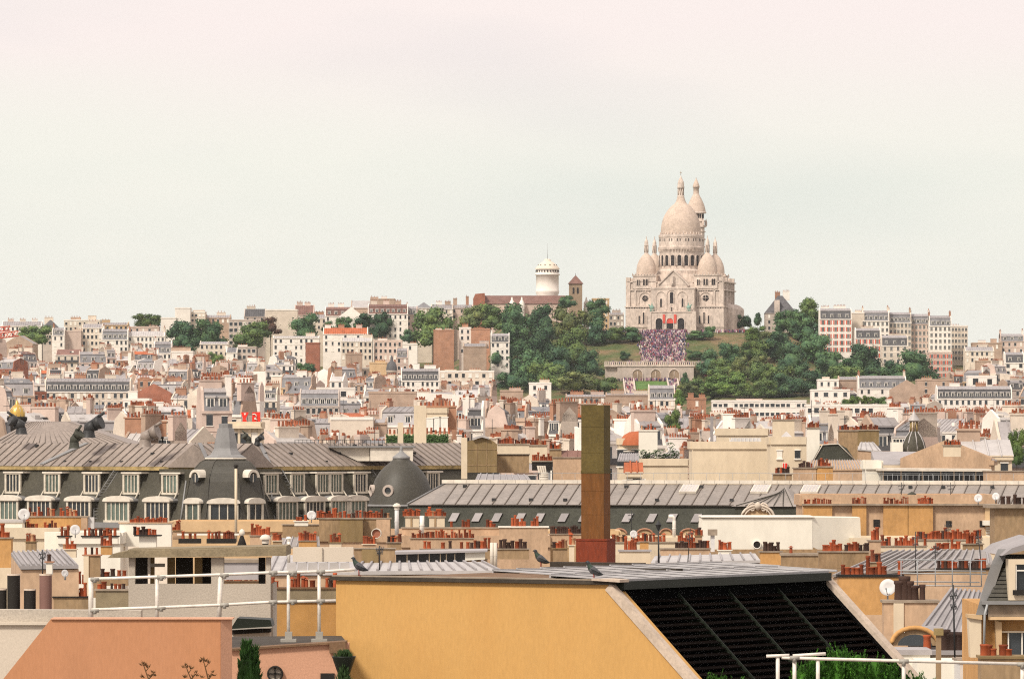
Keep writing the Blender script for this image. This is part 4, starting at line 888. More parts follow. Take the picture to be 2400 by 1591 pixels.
# crane, its jib reaching into the view
cd = 2300; ct = thing('crane', 'red lattice crane jib reaching in over the western houses', 'crane', (XX(-60, cd), cd, G(XX(-60, cd), cd)))
def lattice(mb, a, b, w, n):
    a, b = Vector(a), Vector(b); dz = Vector((0, 0, w)); dy = Vector((0, w * .7, 0))
    for o in (Vector((0, 0, 0)), dz * .9, dy): mb.tube([a + o, b + o], .22, 4)
    for i in range(n):
        p = a + (b - a) * i / n; q = a + (b - a) * (i + 1) / n; mb.tube([p, q + dz * .9], .13, 4); mb.tube([p + dz * .9, q + dz * .9 * (i % 2)], .13, 4); mb.tube([q, p + dy], .1, 4)
mb = MB(); X = XX(-60, cd); mb.box(X - 1.1, X + 1.1, cd, cd + 2.2, G(X, cd), ZZ(770, cd)); mb.build('mast', 'banner_red', ct)
mb = MB(); lattice(mb, W(-60, 800, cd), W(43, 787, cd), 2.2, 14); lattice(mb, W(-60, 782, cd), W(24, 774, cd), 1.8, 10); mb.build('jib', 'red_shutter', ct)
# ------------------------------------------------------------------ the rest of the rooftops, row behind row
LAND = [('the red crane', 20, 785), ('the gold domed turret', 40, 965), ('the long cream mansion', 205, 930), ('the dark red gable wall', 358, 930), ('the tall blank cream wall', 425, 845),
        ('the red brick gable', 732, 822), ('the red rooftop sign', 585, 982), ('the blank cream block', 825, 1005), ('the wide tan roof wall', 920, 930), ('the pale vaulted roof', 1040, 938),
        ('the small dome turret', 918, 858), ('the pair of brick gables', 1085, 795), ('the white block before the wood', 1266, 905), ('the rusty flue', 1396, 960), ('the lone green tree', 1578, 985),
        ('the red half dome roof', 1480, 1030), ('the long white window block', 1780, 955), ('the planted roof terrace', 2000, 945), ('the ribbed cupola', 2140, 1020), ('the eastern slate mansard', 2285, 940),
        ('the eastern blank block', 2190, 900), ('the green tree on the edge', 2380, 1040), ('the tall cream flue tower', 982, 1000), ('the dark blue attic strip', 748, 960), ('the roof wind cowls', 220, 1000),
        ('the brown brick stacked house', 1632, 945), ('the white stair tower house', 318, 945), ('the squeezed small tree', 505, 840), ('the dark panelled roof hut', 1130, 1060)]
LIM = [(0, 776), (380, 800), (640, 822), (760, 836), (900, 838), (1010, 846), (1100, 852), (1150, 880), (1165, 912), (1430, 916), (1470, 930), (1590, 934), (1650, 942), (1900, 942), (1905, 905), (2110, 900), (2160, 872), (2250, 842), (2400, 838)]
rb = random.Random(21)
WALLW = {'cream': 'cream', 'white_plaster': 'white', 'pink_plaster': 'pinkish', 'tan_wall': 'tan', 'grey_stone': 'greyish', 'ochre_wall': 'ochre', 'brick': 'dark red brick', 'orange_brick': 'brown brick'}
USED = {}; bulk = []; PLACED = []
def bulk_spot(px, yt):
    ds = sorted(LAND, key=lambda l: ((l[1] - px) / 1.6) ** 2 + ((l[2] - yt) * 1.3) ** 2)
    return ds[0][0], ds[1][0]
cand = []
rows = [600, 660, 720, 790, 870, 950, 1030, 1110, 1200, 1290, 1380, 1470, 1560, 1650, 1740, 1830, 1920, 2010, 2100, 2180, 2260, 2340, 2410, 2470, 2530, 2580, 2630, 2680]
for ri, d0 in enumerate(rows):
    x = -40 + rb.uniform(0, 60)
    while x < 2440:
        d = d0 + rb.uniform(-.045, .045) * d0; wm_ = rb.choice((6, 7, 9, 11, 13, 17)) * (.56 if d0 < 1100 else .72); wp = wm_ * F / d
        X = XX(x + wp / 2, d); top = G(X, d) + rb.choice((15, 17, 18, 19, 20, 21, 22, 24, 27)) + rb.uniform(-1, 1)
        yt = HY - (top - ZC) * F / d; mrg = 4.6 * F / d
        for e0, e1, ey, ed, ev in EXPL:           # leave the named houses and trees behind it in view
            if d < ed + 15 and x + wp > e0 + 3 and x < e1 - 3: yt = max(yt, ey + ev + mrg)
        if ZC - (yt - HY) * d / F < G(X, d) + 4: x += wp; continue
        top = ZC - (yt - HY) * d / F
        lim = max(lerp(LIM, x + 4), lerp(LIM, x + wp - 4), lerp(LIM, x + wp / 2))
        if yt - 54 * 1500 / d > lim - 4 and yt < 1170 and not (d < 730 and x + wp > 880): cand.append((d, x + wp / 2, wm_, top, yt, ri))
        x += wp * rb.uniform(.96, 1.1)
KEEP = 250
cand.sort(key=lambda c: c[0])
# how much of each shows past the nearer ones, column by column: the largest are built one by one
sky_ = [1045 if x < 1000 else 1132 for x in range(0, 2400, 4)]; vis = []
for ci, (d, pxc, wm_, top, yt, ri) in enumerate(cand):
    h = 3.5 * F / d; c0, c1 = int(max(0, (pxc - wm_ * F / d / 2) / 4)), int(min(599, (pxc + wm_ * F / d / 2) / 4)); v = 0
    for c in range(c0, c1 + 1): v += max(0, sky_[c] - (yt - h)); sky_[c] = min(sky_[c], yt - h)
    vis.append(v)
chosen = set(sorted(range(len(cand)), key=lambda i: -vis[i])[:KEEP])
cand = [c + (i in chosen,) for i, c in enumerate(cand) if vis[i] > 0 or i in chosen]
print('bulk candidates', len(cand))
for d, pxc, wm_, top, yt, ri, own in cand:
    wall = rb.choices(list(WALLW), (30, 26, 13, 12, 9, 5, 2, 2))[0]; yaw = rb.choice((-30, -22, -16, -10, -4, 6, 12, 18, 24, 34, 45, -48, 62, 76)); dep = rb.uniform(9, 13) * (.55 if d < 1250 else .85)
    style = rb.choices(('mansard', 'gable', 'shed', 'flat'), (36, 32, 12, 20))[0]; rmat = rb.choices(('zinc', 'pale_zinc', 'blue_slate', 'brown_tile', 'red_tile'), (46, 28, 14, 7, 5))[0]
    slope = rb.choice(('slate', 'blue_slate', 'zinc', 'blue_slate', 'zinc')); rh = {'mansard': rb.uniform(2.6, 4.0), 'gable': rb.uniform(1.8, 3.4), 'shed': rb.uniform(1, 2.2), 'flat': 0}[style]
    nc = rb.choices((1, 2, 3, 4), (4, 5, 3, 1))[0]; ch = []
    for k in range(nc):
        if rb.random() < .55: ch.append((rb.choice((-1, 1)) if k < 2 else rb.uniform(-.5, .5), rb.uniform(-.5, .3), rb.uniform(2.5, 6), rb.uniform(.5, 1.7), rb.uniform(.6, 1.0), rb.randint(4, 9), 'y'))
        else: ch.append((rb.uniform(-.8, .8), rb.uniform(-.7, .2), rb.uniform(2, 4.5), rb.uniform(.5, 1.6), rb.uniform(.6, 1.2), rb.randint(4, 9), 'x'))
    kw = dict(wall=wall, roof=style, rmat=rmat, rh=rh, slope=slope, nwin=max(2, int(wm_ / 2.6)), rows=3, chim=ch, r=rb, pmat=rb.choice((None, None, 'tan_wall', 'cream', 'pink_plaster')), seams=d < 1900)
    X = XX(pxc, d); g = G(X, d) - .5
    if own:
        a, b = bulk_spot(pxc, yt); rd = {'mansard': 'mansard', 'gable': 'pitched roof', 'shed': 'sloping roof', 'flat': 'flat roof'}[style]
        rn = {'zinc': 'grey', 'pale_zinc': 'pale', 'blue_slate': 'bluish', 'brown_tile': 'brown', 'red_tile': 'red'}[rmat] if style != 'flat' else ''
        base = f"{WALLW[wall]} house with {(rn + ' ') if rn else ''}{rd} nearest {a[4:]} towards {b[4:]}"
        if len(base.split()) > 15: base = f"{WALLW[wall]} {rd}ed house nearest {a[4:]} towards {b[4:]}"
        n = USED.get(base, 0); USED[base] = n + 1
        if n: base = base.replace(' nearest ', ' ' + ('second', 'third', 'fourth', 'fifth', 'sixth')[min(n - 1, 4)] + ' nearest ')
        hh = house('house', base, 'house', 'houses in the sea of rooftops', X, d, R(yaw), wm_, dep, g, top, **kw)
        if rb.random() < .6:
            m_ = MB(); ax, ay, az = rb.uniform(-.4, .4) * wm_, rb.uniform(-.2, .2) * dep, top - g + rh; m_.tube([(ax, ay, az - 1), (ax, ay, az + rb.uniform(2.5, 4.5))], .05, 4); m_.tube([(ax - .7, ay, az + 2.2), (ax + .7, ay, az + 2.3)], .035, 4); m_.build('aerial', 'dark_metal', hh, local=True)
        if style in ('mansard', 'gable') and rb.random() < .6:
            for q in range(rb.randint(1, 3)):
                fx_ = rb.uniform(-.38, .38) * wm_; yy = -dep * .5 + (1.9 if style == 'mansard' else dep * .2); zz_ = top - g + (rh + .45 if style == 'mansard' else rh * .55)
                m_ = MB(); m_.box(fx_ - .45, fx_ + .45, yy - .3, yy + .6, zz_ - .3, zz_ + rb.uniform(.1, .6)); m_.build('roof_light', rb.choice(('white_plaster', 'slate', 'pale_zinc')), hh, local=True)
        if wall in ('cream', 'white_plaster', 'grey_stone', 'pink_plaster') and rb.random() < .6:
            m_ = MB(); m_.box(-wm_ / 2, wm_ / 2, -dep / 2 - .7, -dep / 2 - .05, top - g - 3.25, top - g - 3.1); m_.box(-wm_ / 2, wm_ / 2, -dep / 2 - .72, -dep / 2 - .66, top - g - 3.1, top - g - 2.3); m_.build('balcony', 'slate', hh, local=True)
    else: bulk.append((X, d, R(yaw), wm_, dep, g, top, kw))
print('individual houses', len(HOUSES), 'mass', len(bulk))
# what remains of that kind: one mass
mm = ['cream', 'white_plaster', 'pink_plaster', 'tan_wall', 'grey_stone', 'ochre_wall', 'brick', 'orange_brick', 'zinc', 'pale_zinc', 'blue_slate', 'slate', 'brown_tile', 'red_tile', 'glass', 'pot_mass']
ix = {n: i for i, n in enumerate(mm)}
mb = MB()
for X, d, yaw, w, dep, g, zt, k in bulk:
    mb.M = Matrix.Translation((X, d, g)) @ Matrix.Rotation(yaw, 4, 'Z'); H = zt - g; hw, hd = w / 2, dep / 2; rh = k['rh'] or .5
    mb.box(-hw, hw, -hd, hd, 0, H, ix[k['wall']]); top = H + rh
    if k['roof'] == 'mansard':
        ins = rh * .32; mb.hexa([(-hw + .4, -hd, H), (hw - .4, -hd, H), (hw - .4, hd, H), (-hw + .4, hd, H)], [(-hw + .4, -hd + ins, H + rh), (hw - .4, -hd + ins, H + rh), (hw - .4, hd - ins, H + rh), (-hw + .4, hd - ins, H + rh)], ix[k['slope']])
        mb.prism([(-hw + .4, -hd + ins - .2, H + rh), (-hw + .4, hd - ins, H + rh), (-hw + .4, 0, H + rh + 1.3)][::-1], (2 * hw - .8, 0, 0), ix[k['rmat']]); top = H + rh + 1.3
        for s in (-1, 1): mb.prism([(s * hw - (.4 if s > 0 else 0), y, z) for y, z in ((-hd, H), (-hd + ins, H + rh + .3), (0, top + .3), (hd - ins, H + rh + .3), (hd, H))][::-1], (.4, 0, 0), ix[k['pmat'] or k['wall']])
        nd = k['nwin']
        for i in range(nd): x = -hw + w * (i + .5) / nd; mb.box(x - .6, x + .6, -hd + .1, -hd + 1.2, H + .4, H + rh * .75, ix['white_plaster']); mb.box(x - .42, x + .42, -hd + .06, -hd + .3, H + .6, H + rh * .7, ix['glass'])
    else:
        mb.prism([(-hw, -hd - .2, H), (-hw, hd + .2, H), (-hw, 0, top)][::-1], (2 * hw, 0, 0), ix[k['rmat']])
    n = k['nwin']
    for j in range(3):
        for i in range(n): x = -hw + w * (i + .5) / n; mb.box(x - .5, x + .5, -hd - .05, -hd + .1, H - 2.3 - j * 3.1, H - .55 - j * 3.1, ix['glass'])
    for fx, fy, ln, ht, th, npot, al in k['chim']:
        a, b = (th / 2, ln / 2) if al == 'y' else (ln / 2, th / 2); x, y = fx * (hw - a), fy * hd
        mb.box(x - a, x + a, y - b, y + b, top - 2, top + ht, ix[rb.choice(('tan_wall', 'cream', 'white_plaster', 'cream', 'grey_stone', 'orange_brick', 'pink_plaster'))])
        for i in range(min(npot, 6)):
            f = (i + .5) / min(npot, 6) * 2 - 1; px_, py_ = (x + a * f, y) if al == 'x' else (x, y + b * f)
            mb.lathe([(.17, top + ht), (.14, top + ht + .8 * rb.uniform(.5, .9))], 5, (px_, py_), 0, ix['pot_mass'])
mb.M = None
o = mb.build('distant_houses', mm, kind='stuff'); o['label'] = 'small houses packed between the nearer ones across the city'
# ------------------------------------------------------------------ the domed palace with two rows of dormers
M('palace_zinc', (0.27, 0.22, 0.185), rough=.5, var=.16, scale=.5, fine=.14, fscale=4, rnd=.07, spec=.4)
M('long_zinc', (0.255, 0.222, 0.195), rough=.45, var=.14, scale=.5, fine=.12, fscale=4, rnd=.08, spec=.45)
M('seam_dark', (0.155, 0.128, 0.108), var=.2)
M('palace_slate', (0.062, 0.056, 0.040), rough=.7, var=.22, scale=.5, fine=.22, fscale=5)
M('green_slate', (0.055, 0.056, 0.042), rough=.7, var=.2, scale=.6, fine=.22, fscale=6)
M('dome_slate', (0.055, 0.050, 0.038), rough=.55, var=.18, scale=.5, fine=.2, fscale=6, spec=.45)
M('mossy_cornice', (0.34, 0.25, 0.11), var=.35, scale=1.5)
M('dormer_cream', (0.58, 0.52, 0.42), rough=.5, var=.14, scale=1.5)
M('lead', (0.215, 0.21, 0.205), rough=.45, var=.15, spec=.5)
M('gold', (0.62, 0.40, 0.10), rough=.35, var=.2, metallic=.5)
M('hood_white', (0.66, 0.595, 0.50), rough=.6, var=.14, scale=1.2)
PO = W(530, 1225, 480)
pal = thing('mansard_palace', 'long slate mansard palace with a square corner dome and two rows of white dormers', 'building', (PO[0], PO[1], 6.0))
def frame_(px, d, ang): return Matrix.Translation((XX(px, d), d, 0)) @ Matrix.Rotation(R(ang), 4, 'Z')
def lx_(Mx, px, c, z=0):
    """local x of the point of the plane y = c that is seen in photo column px"""
    o = Mx @ Vector((0, c, 0)); a = Mx.to_3x3() @ Vector((1, 0, 0)); k = (px - 1200) / F
    return (k * o.y - o.x) / (a.x - k * a.y)
dcX, dcY = XX(529, 481.5), 481.5
LWM = Matrix.Translation((dcX - 1.6 * math.sin(R(37)), dcY - 1.6 * math.cos(R(37)), 0)) @ Matrix.Rotation(R(-37), 4, 'Z')
RWM = Matrix.Translation((dcX + 1.6 * math.sin(R(53)), dcY - 1.6 * math.cos(R(53)), 0)) @ Matrix.Rotation(R(53), 4, 'Z')
zE = ZZ(1226, 478); zM = ZZ(1100, 479); zC = ZZ(1093, 479); zR = ZZ(1041, 482)
RUN = 2.2
def on_slope(z): return (z - zE) / (zM - zE) * RUN
def wing(Mx, xa, xb, sheets, sgn):
    mb = MB(Mx); mb.box(xa, xb, .1, 9.0, 6, zE - .5); mb.build('wall', 'cream', pal)
    mb = MB(Mx); mb.box(xa, xb, -.35, .5, zE - .5, zE - .05); mb.build('gutter', 'lead', pal)
    mb = MB(Mx); mb.prism([(xa, -.1, zE - .1), (xa, 9, zE - .1), (xa, 9, zM), (xa, RUN, zM)][::-1], (xb - xa, 0, 0)); mb.build('mansard_slope', 'palace_slate', pal)
    mb = MB(Mx); mb.box(xa, xb, RUN - .32, RUN + .3, zM - .12, zM + .2); mb.build('roof_cornice', 'mossy_cornice', pal)
    mb = MB(Mx); mb.prism([(xa, RUN - .3, zC - .1), (xa, RUN + 6, zC - .1), (xa, RUN + 3, zR)][::-1], (xb - xa, 0, 0)); mb.build('roof', 'palace_zinc', pal)
    # standing seam sheets, one by one
    L = math.hypot(3.35, zR - zC + .1); w = (xb - xa) / sheets
    sm = MB(); sm.box(-w / 2 + .035, w / 2 - .035, 0, L, 0, .02); sm.box(w / 2 - .03, w / 2 + .03, 0, L, 0, .09, 1); sm = sm.mesh('zinc_sheet', ['palace_zinc', 'seam_dark'])
    for i in range(sheets):
        o = bpy.data.objects.new('zinc_sheet', sm); COL.objects.link(o); o.parent = pal
        m = Mx @ Matrix.Translation((xa + w * (i + .5), RUN - .34, zC - .05)) @ Matrix.Rotation(math.atan2(zR - zC + .1, 3.35), 4, 'X')
        m = Matrix.Translation(-Vector(wloc(pal))) @ m; o.matrix_basis = m
wing(LWM, -30, 0, 33, -1); wing(RWM, 0, 38, 42, 1)
def place(o, Mx, v): o.matrix_basis = Matrix.Translation(-Vector(wloc(pal))) @ Mx @ Matrix.Translation(v)
def dormer_parts(wd, ht, back, arched, mull):
    """dormer body with its white front, pane and mullions as sub-parts; front at y = 0, bottom at z = 0"""
    body = MB(); h = wd / 2
    body.hexa([(-h, .12, 0), (h, .12, 0), (h, .5, 0), (-h, .5, 0)], [(-h, .12, ht), (h, .12, ht), (h, back, ht), (-h, back, ht)], 0)
    if arched:
        n = 8; pts = [(-h * 1.12, ht - .05)] + [(h * 1.12 * -math.cos(math.pi * k / n), ht + .08 + .36 * math.sin(math.pi * k / n)) for k in range(n + 1)] + [(h * 1.12, ht - .05)]
        body.prism([(x, -.18, z) for x, z in pts], (0, .5, 0), 1)
        pts2 = [(x * .98, z - .02) for x, z in pts]; body.prism([(x, .33, z) for x, z in pts2], (0, back - .2, 0), 2)
    else: body.box(-h * 1.12, h * 1.12 + .25, -.14, back + .2, ht, ht + .13, 1)
    fr = MB()
    for s in (-1, 1): fr.box(s * (h - .1) - .1, s * (h - .1) + .1, -.05, .12, -.1, ht)
    fr.box(-h + .2, h - .2, -.05, .12, ht - .12, ht); fr.box(-h - .12, h + .12, -.12, .12, -.28, -.1)
    for i in range(mull): x = -h + .2 + (2 * h - .4) * (i + 1) / (mull + 1); fr.box(x - .05, x + .05, 0, .06, -.1, ht - .12)
    if not arched:
        for s in (-1, 1): fr.tube([(s * h, -.05, 0), (s * h, -.62, -.72)], .07, 4)
        fr.box(-h - .1, h + .1, -.72, -.55, -.82, -.70)
    pn = MB(); n = mull + 1; pn.box(-h + .2, h - .2, .07, .1, -.1, ht - .12)
    return (body.mesh('dormer', ['palace_slate', 'hood_white', 'lead']), fr.mesh('window_frame', 'dormer_cream'), pn.mesh('pane', 'curtain_glass'), pn.mesh('pane', 'glass'))
DM_ = dormer_parts(2.5, 1.55, 1.2, True, 2)
DU_, DL_, DS_ = dormer_parts(1.85, 1.5, 1.1, False, 3), dormer_parts(2.75, 1.55, 1.3, True, 4), dormer_parts(1.75, 1.55, 1.2, True, 1)
rd = random.Random(5)
def add_dormer(Mx, ms, v):
    b = bpy.data.objects.new('dormer', ms[0]); COL.objects.link(b); b.parent = pal; place(b, Mx, v)
    for nm, me in (('window_frame', ms[1]), ('pane', rd.choice(ms[2:]))):
        c = bpy.data.objects.new(nm, me); COL.objects.link(c); c.parent = b
for Mx, up, lo in ((LWM, (-60, 30, 122, 215, 307, 398), (-74, 15, 92, 184, 275, 368)), (RWM, (636, 698, 757, 788, 845, 1015), (674, 738, 798, 836))):
    z = ZZ(1153, 479)
    for p in up: add_dormer(Mx, DU_, (lx_(Mx, p, on_slope(z) - .1), on_slope(z) - .1, z))
    for p in lo: add_dormer(Mx, DL_, (lx_(Mx, p, -.15), -.15, ZZ(1219, 479)))
# ladders, hip ribs, small vents on the slopes
def ladder(pts, w=.42):
    mb = MB(); pts = [Vector(p) for p in pts]
    for a, b in zip(pts, pts[1:]):
        n = max(3, int((b - a).length / .3))
        for s in (-1, 1): mb.tube([a + Vector((s * w / 2, 0, 0)), b + Vector((s * w / 2, 0, 0))], .035, 4)
        for i in range(n): p = a + (b - a) * i / n; mb.tube([p - Vector((w / 2, 0, 0)), p + Vector((w / 2, 0, 0))], .025, 4)
    mb.build('ladder', 'lead', pal)
def pS(Mx, px, z, off=.12):
    y = on_slope(z) - off; return Mx @ Vector((lx_(Mx, px, y), y, z))
ladder([pS(LWM, 275, zM), pS(LWM, 226, ZZ(1178, 478)), pS(LWM, 226, zE)])
ladder([pS(RWM, 655, zM), pS(RWM, 690, ZZ(1168, 480)), pS(RWM, 706, ZZ(1180, 480)), pS(RWM, 706, zE)])
ladder([pS(RWM, 865, zM), pS(RWM, 882, ZZ(1125, 490))])
for Mx, a in ((LWM, (-.3, 6.2)), (LWM, (-15.5, 6.0)), (RWM, (4.0, 5.8)), (RWM, (12, 5.5))):
    mb = MB(Mx); x = a[0]; mb.hexa([(x - 5.9, RUN - .2, zC + .12), (x - 5.4, RUN - .2, zC + .12), (x - 3.0, RUN + 2.9, zR + .06), (x - 3.5, RUN + 2.9, zR + .06)], [(x - 5.9, RUN - .2, zC + .2), (x - 5.4, RUN - .2, zC + .2), (x - 3.0, RUN + 2.9, zR + .14), (x - 3.5, RUN + 2.9, zR + .14)]); mb.build('roof_walkway', 'lead', pal)
for Mx, n, x0, x1 in ((LWM, 9, -25, -1), (RWM, 8, 3, 30)):
    for i in range(n):
        x = x0 + (x1 - x0) * (i + .5) / n + rd.uniform(-.6, .6); f = rd.choice((.12, .5, .86)); mb = MB(Mx)
        mb.box(x - .12, x + .12, RUN + 2.8 * f - .1, RUN + 2.8 * f + .2, zC + (zR - zC) * f, zC + (zR - zC) * f + .22); mb.build('roof_vent', 'dark_metal', pal)
for Mx, px, z0 in ((LWM, 440, zE), (RWM, 628, zE)):
    mb = MB(Mx); mb.tube([(lx_(Mx, px + (-17 if px < 500 else 17) * (1 - f), on_slope(zE + (zM - zE) * f) - .05), on_slope(zE + (zM - zE) * f) - .05, zE + (zM - zE) * f) for f in (0, .35, .7, 1)], .09, 6); mb.build('hip_rib', 'lead', pal)
# square corner dome: eight sided with a broad front
dc = W(529, 1225, 481.5); DXc, DYc = dc[0], 481.5; kd = 481.5 / F
zz = lambda y: ZZ(y, 481.5)
prof = [(114, 1300), (112, 1226), (107, 1205), (102, 1185), (97, 1160), (90, 1128), (83, 1108), (74, 1094), (63, 1083), (49, 1077)]
mb = MB(); mb.lathe([(r * kd, zz(y)) for r, y in prof], 8, (DXc, DYc), math.pi / 8, sm=False); dome = mb.build('corner_dome', 'dome_slate', pal)
for k in range(8):
    a = math.pi / 8 + k * math.pi / 4
    if math.cos(a) < -.2: continue
    mb = MB(); mb.tube([(DXc + r * kd * math.sin(a), DYc - r * kd * math.cos(a), zz(y)) for r, y in prof[1:]], .06, 5); mb.build('dome_rib', 'dome_slate', dome)
mb = MB(); mb.lathe([(r * kd, zz(y)) for r, y in [(49, 1077), (50, 1075), (50, 1071), (38, 1065), (31, 1055), (29, 1050), (27, 1035), (20, 1004), (17, 1003), (17, 993), (0.5, 992)]], 8, (DXc, DYc), math.pi / 8, sm=False); mb.build('lantern', 'lead', pal)
mb = MB(); mb.lathe([(51 * kd, zz(1076)), (52 * kd, zz(1074)), (51 * kd, zz(1072))], 8, (DXc, DYc), math.pi / 8, sm=False); mb.build('lantern_sill', 'hood_white', pal)
AP_ = math.cos(math.pi / 8)
for a, ms, sc_ in ((-45, DS_, 1), (0, DM_, .95), (45, DS_, 1)):
    Mx = Matrix.Translation((DXc, DYc, 0)) @ Matrix.Rotation(R(a), 4, 'Z'); add_dormer(Mx, ms, (0, -105 * kd * AP_ - .25, zz(1220)))
for a in (-45, 45):
    Mx = Matrix.Translation((DXc, DYc, 0)) @ Matrix.Rotation(R(a), 4, 'Z'); y = -86 * kd * AP_ - .55; z = zz(1131)
    mb = MB(Mx); n = 14; c = [(.42 * math.cos(2 * math.pi * k / n), y, z + .42 + .36 * math.sin(2 * math.pi * k / n)) for k in range(n)]
    mb.prism(c, (0, .1, 0), 1); arch_ring(mb, 0, z + .2, z + .92, .46, .22, y - .12, 1.2, 0, legs=False); mb.box(-.04, .04, y - .05, y, z + .08, z + .78, 0)
    mb.prism([(x * .96, y + .1, zz_) for x, _, zz_ in c], (0, 1.2, 0), 2); mb.build('oval_dormer', ['hood_white', 'glass', 'dome_slate'], dome)
# rear roof of the palace and its wind cowls
mb = MB(); zz5 = lambda y: ZZ(y, 505); x5 = lambda x: XX(x, 505)
mb.hexa([(x5(-60), 503, zz5(1060)), (x5(370), 500, zz5(1060)), (x5(380), 520, zz5(1060)), (x5(-60), 520, zz5(1060))], [(x5(60), 510, zz5(987)), (x5(150), 509, zz5(987)), (x5(160), 511, zz5(987)), (x5(60), 512, zz5(987))]); mb.build('rear_roof', 'palace_zinc', pal)
for i in range(22):
    f = i / 21; mb = MB(); a = Vector((x5(-40 + 400 * f), 502.8 - 2.6 * f, zz5(1058))); b = Vector((x5(64 + 88 * f), 509.9 - .9 * f, zz5(987.5))); mb.tube([a, b], .035, 4); mb.build('roof_seam', 'seam_dark', pal)
def cowl(x, y, s, d, ang, tone, label=None):
    """hooded wind cowl: bent duct with a flared mouth"""
    b = Vector(W(x, y, d)); mb = MB(); u = s * d / F; dr = Vector((math.cos(ang), -.35, math.sin(ang) * .4 + .25))
    mb.lathe([(u * .55, b.z - u * .55), (u * .46, b.z - u * .35), (u * .42, b.z)], 10, (b.x, b.y))
    mb.tube([b + Vector((0, 0, -u * .2)), b + Vector((0, 0, u * .2)), b + dr * u * .5 + Vector((0, 0, u * .2))], u * .40, 10, r1=u * .46)
    p = b + dr * u * .5 + Vector((0, 0, u * .25)); mb.tube([p, p + dr * u * .5], u * .43, 10, r1=u * .55)
    mb.tube([p + dr * u * .1 + Vector((0, 0, u * .4)), p + dr * u * .75 + Vector((0, 0, u * .55))], u * .12, 5)
    o = mb.build('wind_cowl', tone, pal)
    if label: o['label'] = label
cowl(174, 1036, 26, 490, 1.0, 'green_slate'); cowl(208, 1008, 32, 492, .35, 'dark_metal'); cowl(340, 1030, 32, 486, .3, 'palace_zinc'); cowl(50, 1002, 28, 498, 2.7, 'dark_metal'); cowl(583, 1032, 16, 490, 2.4, 'green_slate'); cowl(603, 1034, 15, 490, .6, 'dark_metal')
# pale bare walls joined to the palace roof
mb = MB(); mb.M = None; x4 = lambda x: XX(x, 497); z4 = lambda y: ZZ(y, 497)
wb = thing('roof_terrace', 'low white walls of a roof terrace beside the small bell dome', 'wall', (x4(870), 497, z4(1090)))
mb.prism([(x4(772), 497, z4(1049)), (x4(866), 497, z4(1049)), (x4(866), 497, z4(1080)), (x4(838), 497, z4(1080))][::-1], (0, .4, 0)); mb.build('wall', 'hood_white', wb)
mb = MB(); mb.box(x4(868), x4(968), 496.6, 497, z4(1080), z4(1049)); mb.build('wall', 'hood_white', wb)
mb = MB(); mb.box(x4(770), x4(970), 496.4, 505, z4(1049), z4(1045)); mb.build('coping', 'lead', wb)
mb = MB()
for i in range(24): x = x4(690) + i * (x4(905) - x4(690)) / 23; mb.box(x - .02, x + .02, 498, 498.04, z4(1047), z4(1030))
mb.box(x4(690), x4(905), 498, 498.04, z4(1031), z4(1030)); mb.build('railing', 'dark_metal', wb)
# bell dome in front of the right wing
bd = W(940.5, 1183, 448); kb = 448 / F; zb = lambda y: ZZ(y, 448)
bel = thing('bell_dome', 'small dark slate bell dome with a round window beside the long zinc roof', 'dome', (bd[0], 448, 8))
mb = MB(); mb.lathe([(76 * kb, 8), (76 * kb, zb(1186))], 40, (bd[0], 448)); mb.build('drum', 'green_slate', bel)
mb = MB(); mb.lathe([(r * kb, zb(y)) for r, y in [(77, 1187), (79, 1186), (79, 1182), (76, 1181)]], 40, (bd[0], 448)); mb.build('ring_ledge', 'lead', bel)
mb = MB(); mb.lathe([(r * kb, zb(y)) for r, y in [(77, 1183), (75, 1172), (73, 1157), (68, 1140), (61, 1122), (52, 1107), (40, 1094), (27, 1083), (20, 1077), (19, 1070)]], 48, (bd[0], 448)); mb.build('dome', 'dome_slate', bel)
mb = MB(); mb.lathe([(r * kb, zb(y)) for r, y in [(19, 1076), (20.5, 1075), (20.5, 1070), (15, 1067), (8, 1061), (4, 1057), (3, 1054), (4, 1051), (2, 1048), (.6, 1044)]], 20, (bd[0], 448)); mb.build('finial_cap', 'lead', bel)
for a in (-.42, -1.28):
    Mx = Matrix.Translation((bd[0], 448, 0)) @ Matrix.Rotation(a, 4, 'Z'); y = -70 * kb; mb = MB(Mx); n = 16; z = zb(1149)
    for r0, r1, yy, mi in ((.28, .46, y - .15, 0),):
        for k in range(n):
            p = [(r * math.cos(2 * math.pi * (k + q) / n), yy, z + r * math.sin(2 * math.pi * (k + q) / n)) for r, q in ((r0, 0), (r1, 0), (r1, 1), (r0, 1))]; mb.prism(p, (0, .5, 0), mi)
    mb.prism([(.29 * math.cos(2 * math.pi * k / n), y - .05, z + .29 * math.sin(2 * math.pi * k / n)) for k in range(n)], (0, .3, 0), 1); mb.build('round_window', ['grey_stone', 'glass'], bel)
